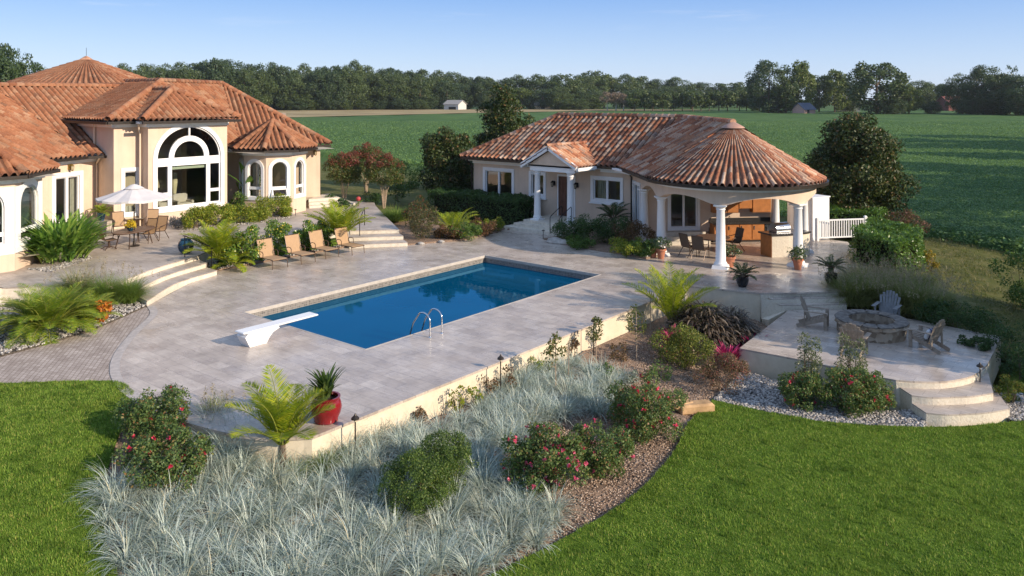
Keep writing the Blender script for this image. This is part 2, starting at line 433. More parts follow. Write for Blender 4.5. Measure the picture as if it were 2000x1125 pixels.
def make_pooltile():
    m, nt, out = nt_new('pool_waterline_tile')
    sx = nd(nt, 'ShaderNodeSeparateXYZ'); nt.links.new(pos(nt), sx.inputs[0])
    cb = nd(nt, 'ShaderNodeCombineXYZ'); nt.links.new(mathn(nt, 'ADD', sx.outputs[0], sx.outputs[1]), cb.inputs[0]); nt.links.new(sx.outputs[2], cb.inputs[1])
    b = brick(nt, cb.outputs[0], .075, .075, (.10, .095, .09), (.24, .22, .20), (.32, .29, .26), .008, 0)
    finish(nt, out, b.outputs[0], .3, .4); return m
POOLTILE = make_pooltile()
POOLBASE = mat('pool_plaster', (.05, .2, .3), .7, .2)
COPING = mat('pale_pool_coping', (.47, .43, .385), .6, .3, 0, .1, 6, 20, .2)
# foliage
L_ROSE = leafy('rose_leaves', [(.0, (0.048, 0.09, 0.03)), (.5, (0.096, 0.16, 0.044)), (.85, (0.17, 0.22, 0.06)), (1, (0.28, 0.12, 0.06))])
L_BLOOM = leafy('red_rose_petals', [(.0, (.42, .012, .03)), (.6, (.6, .03, .08)), (1, (.7, .10, .18))], trans=.25, tcol=(.8, .05, .1))
L_PINK = leafy('pink_rose_petals', [(.0, (.5, .03, .08)), (.6, (.66, .09, .18)), (1, (.75, .25, .33))], trans=.25, tcol=(.8, .1, .2))
L_BLUE = leafy('blue_oat_grass_blades', [(.0, (0.156, 0.220, 0.188)), (.3, (0.360, 0.439, 0.387)), (.7, (0.600, 0.683, 0.605)), (.92, (0.744, 0.781, 0.677)), (1, (0.660, 0.561, 0.339))], rough=.5, trans=.2, tcol=(.4, .45, .3), patch=[((.40, .36, .22), .9, .3), ((.15, .21, .17), 1.7, .6)])
L_PALM = leafy('yellow_green_palm_leaflets', [(.0, (0.126, 0.218, 0.015)), (.5, (0.252, 0.335, 0.02)), (1, (0.504, 0.489, 0.03))], trans=.4, tcol=(.55, .6, .03))
L_PALM2 = leafy('fresh_green_palm_leaflets', [(.0, (0.0929, 0.187, 0.0195)), (.6, (0.203, 0.296, 0.026)), (1, (0.423, 0.437, 0.039))], trans=.35, tcol=(.4, .5, .03))
L_CYCAD = leafy('dark_cycad_leaflets', [(.0, (.022, .05, .018)), (1, (.06, .105, .03))], trans=.2)
L_GINGER = leafy('broad_green_blades', [(.0, (0.078, 0.187, 0.0312)), (.6, (0.172, 0.312, 0.0468)), (1, (0.343, 0.468, 0.0936))], trans=.35)
L_LIME = leafy('yellow_green_shrub_leaves', [(.0, (0.0945, 0.162, 0.0162)), (.6, (0.216, 0.27, 0.0243)), (1, (0.405, 0.351, 0.0405))], trans=.35)
L_GREEN = leafy('mid_green_shrub_leaves', [(.0, (0.039, 0.091, 0.0182)), (.6, (0.078, 0.15, 0.0286)), (1, (0.156, 0.221, 0.039))])
L_DARK = leafy('dark_green_hedge_leaves', [(.0, (0.0189, 0.0486, 0.0162)), (.6, (0.0351, 0.081, 0.0243)), (1, (0.0675, 0.128, 0.0338))])
L_HEDGE = leafy('glossy_laurel_leaves', [(.0, (0.036, 0.096, 0.0144)), (.6, (0.078, 0.168, 0.024)), (1, (0.156, 0.264, 0.042))], rough=.35, spec=.5)
L_MAGN = leafy('magnolia_leaves', [(.0, (0.0202, 0.0397, 0.013)), (.55, (0.0397, 0.0615, 0.0159)), (.86, (0.0723, 0.0901, 0.0217)), (.94, (0.116, 0.0723, 0.0253)), (1, (0.173, 0.101, 0.0433))], rough=.5, spec=.3, trans=.12)
L_FAR1 = leafy('woodland_leaves_dark', [(.0, (0.0289, 0.0544, 0.0234)), (1, (0.0714, 0.109, 0.0396))], trans=.15)
L_FAR2 = leafy('woodland_leaves_mid', [(.0, (0.0384, 0.0675, 0.0224)), (1, (0.0992, 0.135, 0.0384))], trans=.15)
L_FAR3 = leafy('woodland_leaves_light', [(.0, (0.0625, 0.1, 0.02)), (1, (0.15, 0.181, 0.035))], trans=.2)  # lighter green leaves for some of the far trees
L_CRAPE = leafy('crape_myrtle_leaves', [(.0, (0.045, 0.075, 0.021)), (.6, (0.09, 0.128, 0.03)), (1, (0.18, 0.105, 0.045))])
L_CRAPER = leafy('red_crape_blooms', [(.0, (0.136, 0.0225, 0.0225)), (.5, (0.231, 0.0506, 0.0428)), (1, (0.126, 0.0788, 0.0338))])
L_RED = leafy('red_brown_leaves', [(.0, (.07, .03, .02)), (.6, (.14, .06, .035)), (1, (.2, .11, .04))])
L_PURP = leafy('purple_striped_strap_leaves', [(.0, (0.0308, 0.0193, 0.0179)), (.5, (0.0748, 0.0558, 0.0409)), (.8, (0.15, 0.115, 0.0818)), (1, (0.246, 0.193, 0.142))], rough=.4, trans=.12)
L_MAG = leafy('magenta_leaves', [(.0, (0.224, 0.0112, 0.056)), (.6, (0.448, 0.028, 0.14)), (1, (0.63, 0.084, 0.224))], trans=.3, tcol=(.6, .04, .15))
L_ORANGE = leafy('orange_croton_leaves', [(.0, (.4, .1, .015)), (.6, (.6, .2, .03)), (1, (.7, .4, .06))], trans=.3, tcol=(.8, .3, .03))
L_CROTON = leafy('croton_shrub_leaves', [(.0, (0.0546, 0.133, 0.0218)), (.6, (0.117, 0.218, 0.0312)), (.9, (0.25, 0.328, 0.0468)), (1, (0.624, 0.468, 0.0468))], rough=.35, spec=.5)
L_YELLOWF = leafy('yellow_petals', [(.0, (.6, .4, .02)), (1, (.75, .6, .05))])
L_BLUEF = leafy('pale_blue_petals', [(.0, (.2, .25, .5)), (1, (.4, .45, .65))])
L_FOUNT = leafy('fountain_grass_blades', [(.0, (0.103, 0.138, 0.03)), (.6, (0.207, 0.233, 0.06)), (1, (0.448, 0.397, 0.165))], trans=.3)
L_FOUNTG = leafy('green_grass_blades', [(.0, (0.091, 0.169, 0.026)), (.6, (0.169, 0.26, 0.039)), (1, (0.312, 0.364, 0.078))], trans=.35)
L_PLUME = leafy('tan_seed_plumes', [(.0, (.22, .18, .10)), (1, (.42, .36, .24))], trans=.3, tcol=(.5, .4, .25))
L_LAWN = leafy('lawn_blades', [(.0, (0.104, 0.2, 0.0268)), (.5, (0.195, 0.313, 0.0428)), (.85, (0.311, 0.413, 0.075)), (1, (0.496, 0.433, 0.133))], trans=.3, tcol=(.25, .45, .03), patch=[((.20, .25, .04), .45, .4), ((.05, .10, .012), 2.2, .6), ((.045, .095, .012), 8.0, .55)], spec=.12)
L_SOY = leafy('soybean_leaves', [(.0, (0.0837, 0.171, 0.0526)), (.55, (0.171, 0.28, 0.079)), (1, (.15, .235, .07))], trans=.25)
L_BARE = leafy('bare_twigs', [(.0, (.16, .11, .09)), (1, (.3, .22, .18))])
L_CHART = leafy('chartreuse_leaves', [(.0, (.16, .2, .015)), (1, (.36, .36, .03))], trans=.4)
# ------------------------------------------------------------------ ground levels
def ss(a, b, x):
    t = np.clip((np.asarray(x, float) - a) / (b - a), 0, 1); return t * t * (3 - 2 * t)
def gz(x, y):
    x = np.asarray(x, float); y = np.asarray(y, float)
    near = -1.13 * ss(-20, -8.5, x)
    back = -.22 - .5 * ss(-11, -3, x)
    z = near + (back - near) * ss(27.5, 35, y)
    z = z + .42 * ss(-27, -31, x) * ss(13, 20, y)
    far = ss(44, 70, y)
    return z * (1 - far) - .45 * far
def gz1(x, y): return float(gz(x, y))
def atg(u, v, dz=0.0):
    z = 0.0
    for _ in range(25): z = .5 * z + .5 * (gz1(*at(u, v, z)) + dz)
    return at(u, v, z)
def pip(poly, x, y):
    x = np.asarray(x); y = np.asarray(y); ins = np.zeros(x.shape, bool); n = len(poly)
    for i in range(n):
        x0, y0 = poly[i]; x1, y1 = poly[(i + 1) % n]
        if y0 == y1: continue
        c = ((y0 > y) != (y1 > y)) & (x < (x1 - x0) * (y - y0) / (y1 - y0) + x0); ins ^= c
    return ins
def dens(poly, step, closed=True):
    out = []; n = len(poly)
    for i in range(n if closed else n - 1):
        a = Vector(poly[i]); b = Vector(poly[(i + 1) % n]); k = max(1, int((b - a).length / step))
        out += [tuple(a.lerp(b, j / k)) for j in range(k)]
    if not closed: out.append(tuple(poly[-1]))
    return out
def curve2(pts, n=8):
    """smooth curve through 2-D points"""
    P = [Vector(p) for p in pts]; P = [P[0] * 2 - P[1]] + P + [P[-1] * 2 - P[-2]]; out = []
    for i in range(1, len(P) - 2):
        for j in range(n):
            t = j / n; a, b, c, d = P[i - 1:i + 3]
            out.append(tuple(.5 * ((2 * b) + (c - a) * t + (2 * a - 5 * b + 4 * c - d) * t * t + (3 * b - a - 3 * c + d) * t ** 3)))
    out.append(tuple(P[-2])); return out
def offs(pts, d):
    out = []
    for i, p in enumerate(pts):
        a = Vector(pts[max(i - 1, 0)]); b = Vector(pts[min(i + 1, len(pts) - 1)]); t = (b - a).normalized()
        out.append((p[0] - t.y * d, p[1] + t.x * d))
    return out
def sheet(name, poly, step, zf, m, skirt=0.0, jit=0.0):
    ol = dens(poly, step); xs = [p[0] for p in ol]; ys = [p[1] for p in ol]
    gx, gy = np.meshgrid(np.arange(min(xs), max(xs), step), np.arange(min(ys), max(ys), step))
    gx = gx.ravel() + RNG.uniform(-.2, .2, gx.size) * step; gy = gy.ravel() + RNG.uniform(-.2, .2, gy.size) * step
    ins = pip(ol, gx, gy); pts = [Vector(p) for p in ol] + [Vector((a, b)) for a, b in zip(gx[ins], gy[ins])]
    n = len(ol); r = geometry.delaunay_2d_cdt(pts, [(i, (i + 1) % n) for i in range(n)], [], 1, 1e-5)
    vs, fs = r[0], r[2]
    zz = zf(np.array([v.x for v in vs]), np.array([v.y for v in vs])) + (RNG.normal(0, jit, len(vs)) if jit else 0)
    mb = MB(); mb.add([(v.x, v.y, z) for v, z in zip(vs, zz)], [tuple(f) for f in fs])
    if skirt:
        zo = zf(np.array(xs), np.array(ys))
        for i in range(n):
            j = (i + 1) % n
            mb.add([(xs[i], ys[i], zo[i]), (xs[j], ys[j], zo[j]), (xs[j], ys[j], zo[j] - skirt), (xs[i], ys[i], zo[i] - skirt)], [(0, 1, 2, 3)])
    return mb.build(name, m)
def struct(o): o['kind'] = 'structure'; return o

# ---- outlines (grid metres)
POOL = [(-23.74, 14.9), (-17.5, 14.9), (-17.5, 27.2), (-23.74, 27.2)]
ARC = curve2([(-26.95, 13.27), (-25.75, 12.75), (-24.1, 11.3), (-22.3, 10.0), (-20.6, 9.25), (-18.8, 8.95), (-16.6, 9.1), (-14.8, 9.6), (-13.9, 10.4)], 6)
EDGE_R = [(-13.9, 10.4), (-13.88, 27.7), (-11.38, 28.35)]
STEP_TOP = [at(1485, 572), at(1560, 571.5), at(1650, 568)]
DECK = ARC + [(-13.88, 27.7)] + STEP_TOP + [(-8.9, 32.5), (-9.3, 35.2), (-10.4, 38), (-12, 41), (-15, 41.5), (-21, 37.5), (-33, 37), (-33.5, 31), (-29.9, 27.6), (-29.6, 24.6), (-30.1, 24.6), (-30.1, 17.4)]
L1 = curve2([(-28.95, 13.2), (-30.25, 15.3), (-31.2, 17.5)], 8)
L3 = curve2([(-26.95, 13.27), (-28.65, 15.2), (-29.47, 17.37)], 8)
L2 = [((a[0] + b[0]) / 2, (a[1] + b[1]) / 2) for a, b in zip(L1, L3)]
TERR = L1 + [(-31.7, 18.2), (-31.9, 22), (-31.5, 25.1), (-29.5, 27.3), (-33, 29.6), (-37, 32.3), (-38.4, 33.4), (-41, 32), (-47, 20), (-47, 12), (-38, 6), (-32.4, 8.8), (-30.6, 11)]
FIRE = [at(1444, 680, -.5), at(1562, 702, -.5), at(1690, 731, -.5), at(1750, 742, -.5)] + curve2([at(1750, 742, -.5), at(1800, 745, -.5), at(1850, 744, -.5), at(1900, 733, -.5), at(1928, 712, -.5)], 4)[1:] + \
    [at(1940, 690, -.5), at(1955, 657, -.5), at(1880, 643, -.5), at(1790, 625, -.5), at(1700, 611, -.5), at(1640, 604, -.5), at(1540, 606, -.5)]
BED_LAWN_EDGE = [atg(930, 1135), atg(1060, 1072), atg(1190, 1000), atg(1262, 945), atg(1318, 880), atg(1345, 825), atg(1392, 780)]
BED_LEFT_EDGE = [atg(262, 768), atg(238, 830), atg(215, 900), atg(200, 960), atg(205, 1040), atg(235, 1135)]
MAINBED = [p for p in curve2(BED_LAWN_EDGE, 4)] + [atg(1450, 725), (-10.3, 23.4), (-9.6, 27.6), (-11.5, 28.2), (-13.8, 27.6), (-13.8, 10.4), (-14.8, 9.6), (-16.6, 9.1), (-18.8, 8.95)] + [p for p in curve2(BED_LEFT_EDGE, 4)] + [atg(560, 1190)]
PEB_EDGE = [atg(1392, 780), atg(1500, 804), atg(1600, 822), atg(1700, 830), atg(1810, 834)]
PEBBLE_R = PEB_EDGE + [atg(1800, 800), (-5.6, 22.6), (-9.8, 23.1), (-10.4, 23.4), atg(1450, 725)]
LAWN_R = list(reversed(curve2(BED_LAWN_EDGE, 4)[:-1])) + [atg(930, 1180), (-6, 6), (12, 8), (14, 24), atg(2060, 800), atg(2000, 818), atg(1972, 824), atg(1890, 832)] + list(reversed(PEB_EDGE))
LAWN_L = [atg(262, 764), atg(240, 748), atg(222, 743), atg(100, 745), atg(0, 749), (-24.5, 6.6), (-24, 2), (-10, 2)] + [atg(235, 1200)] + list(reversed(curve2(BED_LEFT_EDGE, 4)))
PATH = [(-27.0, 13.2)] + [p for p in ARC[1:26]] + [atg(222, 743), atg(100, 745), atg(0, 749), (-24.5, 6.6), (-28.5, 4.5), atg(-60, 712), atg(0, 697), atg(100, 670), atg(180, 645), atg(250, 615)]
BED_LEFT = [atg(250, 614), atg(180, 644), atg(100, 669), atg(0, 696), atg(-80, 712), (-31, 6.5), (-32, 8.8), (-30.6, 11), (-28.95, 13.2), (-26.95, 13.27)]

# ---- the ground: one sheet out to the horizon
dx = np.concatenate([[-1500, -1000, -700, -350, -180, -110], np.arange(-80, 46, .9), [60, 90, 150, 300, 700, 1000, 1500]])
dy = np.concatenate([[-300, -80, -30], np.arange(-12, 76, .9), [90, 120, 170, 260, 420, 700, 1200, 1800]])
GX, GY = np.meshgrid(dx, dy); Z = gz(GX, GY) - .16
for poly in (DECK, TERR, FIRE):
    c = np.mean(np.array(poly), 0); Z = np.where(pip(poly, GX, GY), -3.0, Z)
nx, ny = len(dx), len(dy); idx = np.arange(nx * ny).reshape(ny, nx)
F = np.stack([idx[:-1, :-1], idx[:-1, 1:], idx[1:, 1:], idx[1:, :-1]], -1).reshape(-1, 4)
struct(npmesh('ground', np.stack([GX, GY, Z], -1).reshape(-1, 3), F, LAWN))
# rough grass behind the house and the fire terrace, over the base sheet
back_poly = [(-9.2, 31), (-3.8, 29.9), (-2, 24.5), (6, 22), (30, 30), (40, 42), (20, 44), (-10, 47), (-40, 55), (-68, 62), (-78, 40), (-48, 36), (-38.6, 33.6), (-33.4, 30.4), (-33.4, 37.2), (-33.4, 45), (-12, 45), (-11.9, 41.2), (-10.3, 38.2), (-9.1, 35)]
struct(sheet('rough_grass', back_poly, 1.0, lambda x, y: gz(x, y) - .03, LAWN, .2))
struct(sheet('lawn', LAWN_R, .5, gz, LAWN, .25))
struct(sheet('side_lawn', LAWN_L, .5, lambda x, y: gz(x, y) + .0, LAWN, .25))
struct(sheet('mulch_bed', MAINBED, .28, lambda x, y: gz(x, y) - .07, MULCH, .2, .018))
struct(sheet('pebble_bed', PEBBLE_R, .4, lambda x, y: gz(x, y) - .04, PEBBLEBED, .2))
struct(sheet('side_bed', BED_LEFT, .4, lambda x, y: gz(x, y) + .02, PEBBLEBED, .2))
struct(sheet('paver_path', PATH, .5, lambda x, y: gz(x, y) - .012, PAVER, .1))

# ---- pool deck
struct(MB().slab(DECK, -.06, 0.0, [POOL]).build('pool_deck', TRAV))
rim = offs(ARC[:40], .0); band = ARC[:44] + list(reversed(offs(ARC[:44], .24)))
struct(MB().slab(band, -.02, .004, sides=False).build('deck_border', mat('pale_border_pavers', (.46, .41, .37), .6, .3, 0, .16, 6)))
wl = ARC[26:] + [(-13.92, 10.4), (-13.92, 27.72), (-11.4, 28.38), STEP_TOP[0]]
wl = ARC[24:] + [(-13.88, 27.7), STEP_TOP[0]]
wall = MB().slab(offs(wl, .03) + list(reversed(offs(wl, .3))), -1.7, -.06)
w = wall.build('retaining_wall', RENDERWALL); struct(w)
# ---- swimming pool
pool = thing('swimming_pool', 'long rectangular pool of deep blue water set in the stone deck', 'swimming pool', (-20.62, 21.05, 0))
def inset(r, d): return [(r[0][0] + d, r[0][1] + d), (r[1][0] - d, r[1][1] + d), (r[2][0] - d, r[2][1] - d), (r[3][0] + d, r[3][1] - d)]
MB(pool.location).slab(inset(POOL, -.0), -.11, .006, [inset(POOL, .05)]).build('coping', COPING, pool)
b = MB(pool.location)
for i in range(4):
    p, q = inset(POOL, .02)[i], inset(POOL, .02)[(i + 1) % 4]
    b.add([(p[0], p[1], -.7), (q[0], q[1], -.7), (q[0], q[1], -.05), (p[0], p[1], -.05)], [(0, 1, 2, 3)])
b.build('waterline_tile', POOLTILE, pool)
MB(pool.location).slab(inset(POOL, .021), -2.2, -.71, sides=True).build('basin', POOLBASE, pool)
gx, gy = np.meshgrid(np.linspace(-23.72, -17.52, 40), np.linspace(14.92, 27.18, 80))
ii = np.arange(gx.size).reshape(gx.shape); F = np.stack([ii[:-1, :-1], ii[:-1, 1:], ii[1:, 1:], ii[1:, :-1]], -1).reshape(-1, 4)
o = npmesh('water', np.stack([gx + 20.62, gy - 21.05, np.full(gx.shape, -.31)], -1).reshape(-1, 3), F, WATER, pool)
# ---- terrace and its steps
struct(MB().slab(TERR, .5, .54).build('terrace', TRAV2))
struct(MB().slab(list(L1) + TERR[len(L1):], -.1, .5).build('terrace_edge', STEPST))
st = thing('curved_steps', 'curved pale stone steps from the pool deck up to the dining terrace', 'steps', (-29.5, 15.3, 0))
b = MB(st.location)
for nm, A, z in (('tread', L3, .18), ('tread', L2, .36)):
    inner = [(p[0] - 1.3, p[1] + .1) for p in A]
    MB(st.location).slab(list(A) + list(reversed(inner)), z - .03, z).build(nm, TRAV2, st)
    b.slab(offs(A, .015) + list(reversed(inner)), -.1, z - .03)
b.build('riser', STEPST, st)
st = thing('garden_steps', 'straight pale stone steps beside the loungers, leading up to the side path', 'steps', (-29.4, 26.2, 0))
tl, tr, bl, br = Vector((-31.5, 25.1)), Vector((-29.5, 27.3)), Vector((-29.75, 24.35)), Vector((-28.05, 26.5))
b = MB(st.location)
for k, z in ((0, .18), (.5, .36)):
    e0, e1 = bl.lerp(tl, k), br.lerp(tr, k)
    pl = [tuple(e0), tuple(e1), tuple(tr + Vector((-.6, .3))), tuple(tl + Vector((-.6, .3)))]
    MB(st.location).slab(pl, z - .03, z).build('tread', TRAV2, st); b.slab(pl, -.1, z - .032)
b.build('riser', STEPST, st)
# low stone blocks at the far left edge of the terrace
tb = thing('stone_steps', 'short pale stone steps at the left end of the terrace', 'steps', (-31.0, 9.9, 0))
b = MB(tb.location)
for k in range(3): b.box((-30.9 + .38 * k, 9.6 - .12 * k, .24 - .1 * k), (.42, 1.6, .6 - .18 * k), .75)
b.build('riser', STEPST, tb)
# ---- fire pit terrace and its steps
struct(MB().slab(FIRE, -.55, -.5).build('fire_terrace', TRAV))
struct(MB().slab(FIRE[1:4] + FIRE[4:] + [FIRE[0]], -1.4, -.55).build('fire_terrace_wall', RENDERWALL))
st = thing('entry_steps', 'three curved pale stone steps from the lawn up to the fire pit terrace', 'steps', at(1850, 790, -.9) + (-1.1,))
back = [at(1935, 705, -.69), at(1800, 715, -.69)]
b = MB(st.location)
def arcp(l, m, r, z): return curve2([at(*l, z), at((l[0] + m[0]) / 2, (l[1] + m[1]) / 2 + 2.5, z), at(*m, z), at((r[0] + m[0]) / 2, (r[1] + m[1]) / 2 + 2, z), at(*r, z)], 4)
for l, m, r, z, zb in (((1781, 772), (1862, 775), (1940, 767), -.69, -.9), ((1809, 806), (1890, 808), (1972, 798), -.90, -1.35)):
    A = arcp(l, m, r, z); pl = A + [at(1930, 715, -.5), at(1750, 738, -.5)]
    MB(st.location).slab(pl, z - .035, z).build('tread', TRAV2, st); b.slab([(p[0], p[1]) for p in A] + [at(1930, 715, -.5), at(1750, 738, -.5)], zb - .2, z - .037)
A = FIRE[3:20]; b.slab(offs(A[:17], -.02) + list(reversed(offs(A[:17], .3))), -1.2, -.56)
b.build('riser', SPLIT, st)
# ---- steps from the pavilion deck down to the fire terrace
st = thing('pavilion_steps', 'shaded stone steps from the pavilion deck down to the fire pit terrace', 'steps', at(1580, 585, -.2) + (-.5,))
b = MB(st.location); e0, e1 = Vector(STEP_TOP[0]), Vector(STEP_TOP[2]); f0, f1 = Vector(at(1540, 607, -.5)), Vector(at(1655, 606, -.5))
for k, z in ((.36, -.17), (.72, -.34)):
    a, c = e0.lerp(f0, k), e1.lerp(f1, k)
    pl = [tuple(a), tuple(c), tuple(e1 + Vector((-.15, .5))), tuple(e0 + Vector((.0, .5)))]
    MB(st.location).slab(pl, z - .03, z).build('tread', TRAV, st); b.slab(pl, -.9, z - .032)
b.slab([tuple(e0), tuple(e1), tuple(e1 + Vector((-.15, .5))), tuple(e0 + Vector((.0, .5)))], -.9, -.062)
b.build('riser', SPLIT, st)
# sloping stone slab beside those steps
mb = MB(); q = [at3(1487, 576, -.03), at3(1536, 606, -.5), at3(1500, 625, -.75), at3(1487, 622, -.9)]
mb.add(q + [(p[0] - .05, p[1] + .25, p[2] - .5) for p in q], [(0, 1, 2, 3), (4, 5, 1, 0), (5, 6, 2, 1), (6, 7, 3, 2), (7, 4, 0, 3)])
tag(mb.build('cheek_wall', SPLIT), 'split stone cheek wall beside the shaded pavilion steps', 'wall')

# ---- the crop field, from the garden to the wood
FB = [(30, 38.5), (18, 42.5), (-4, 46.6), (-12, 47.6), (-30, 52), (-50, 57.5), (-72, 63)]
fx = [cw(-300, 300), cw(-260, 420), cw(40, 430), cw(420, 420), cw(420, 250), cw(160, 60)]
FIELDP = list(reversed(FB)) + [(30, 38.5)] + [cw(70, 40), cw(260, 150), cw(420, 300), cw(420, 420), cw(40, 432), cw(-110, 425), cw(-300, 410), cw(-300, 250)]
xs = []
YY = np.concatenate([np.arange(38, 130, 1.0), np.arange(130, 250, 3.0), np.arange(250, 436, 8.0)])
TT = np.linspace(-1.05, 1.0, 260); U, VV = np.meshgrid(TT, YY); Xc = U * VV * .95
gx = Xc * CT - VV * ST; gy = Xc * ST + VV * CT
bx = np.array([p[0] for p in reversed(FB)]); by = np.array([p[1] for p in reversed(FB)])
lim = np.interp(gx, bx, by, left=by[0] - 0, right=36)
ok = (gy > lim)
zz = -.02 + RNG.normal(0, .07, gx.shape) * (VV < 150) + .10 * np.sin(gx * .35 + gy * .22)
zz = np.where(ok, zz, -1.2)
ii = np.arange(gx.size).reshape(gx.shape); F = np.stack([ii[:-1, :-1], ii[:-1, 1:], ii[1:, 1:], ii[1:, :-1]], -1).reshape(-1, 4)
keep = ok.ravel()[F].any(1)
fld = npmesh('field', np.stack([gx, gy, zz], -1).reshape(-1, 3), F[keep], FIELD); struct(fld)
n = 420000
Yc = 38 * np.exp(RNG.random(n) * math.log(230 / 38)); Xc = RNG.uniform(-.9, .9, n) * Yc
gx = Xc * CT - Yc * ST; gy = Xc * ST + Yc * CT
lim = np.interp(gx, bx, by, left=by[0], right=36); k = gy > lim + .1
P = np.stack([gx, gy, -.05 + .1 * np.sin(gx * .35 + gy * .22) + RNG.uniform(-.05, .16, n)], 1)[k]
N = rdir(len(P)) * .75 + np.array([0, 0, 1.0]); s = .05 * (np.minimum(Yc[k], 160) / 45) ** .9 + .035
# the leafy edge of the crop towards the garden
m_ = 14000; tx = RNG.uniform(-70, 28, m_); Pe = np.stack([tx, np.interp(tx, bx, by) + RNG.uniform(-.75, .5, m_), RNG.uniform(-.75, .12, m_)], 1); P = np.concatenate([P, Pe]); N = np.concatenate([N, rdir(m_) + np.array([0, -.6, .6])]); s = np.concatenate([s, RNG.uniform(.09, .17, m_)])
V, F = leaves(P, rdir(len(P)) * np.array([1, 1, .3]), N, s * 1.3, s, .15)
tag(npmesh('soybean_leaves', V, F, L_SOY), 'leafy green crop covering the wide field', 'crop', kind='stuff')
# the dry strip along the wood
strip = [cw(-95, 236), cw(-56, 292), cw(-13, 340), cw(40, 388), cw(120, 412), cw(40, 428), cw(-60, 425), cw(-135, 405)]
struct(MB().slab(strip, 0, .16, sides=False).build('dry_field_strip', mat('dry_straw_ground', (.34, .27, .15), .95, .05, 0, .2, .05)))
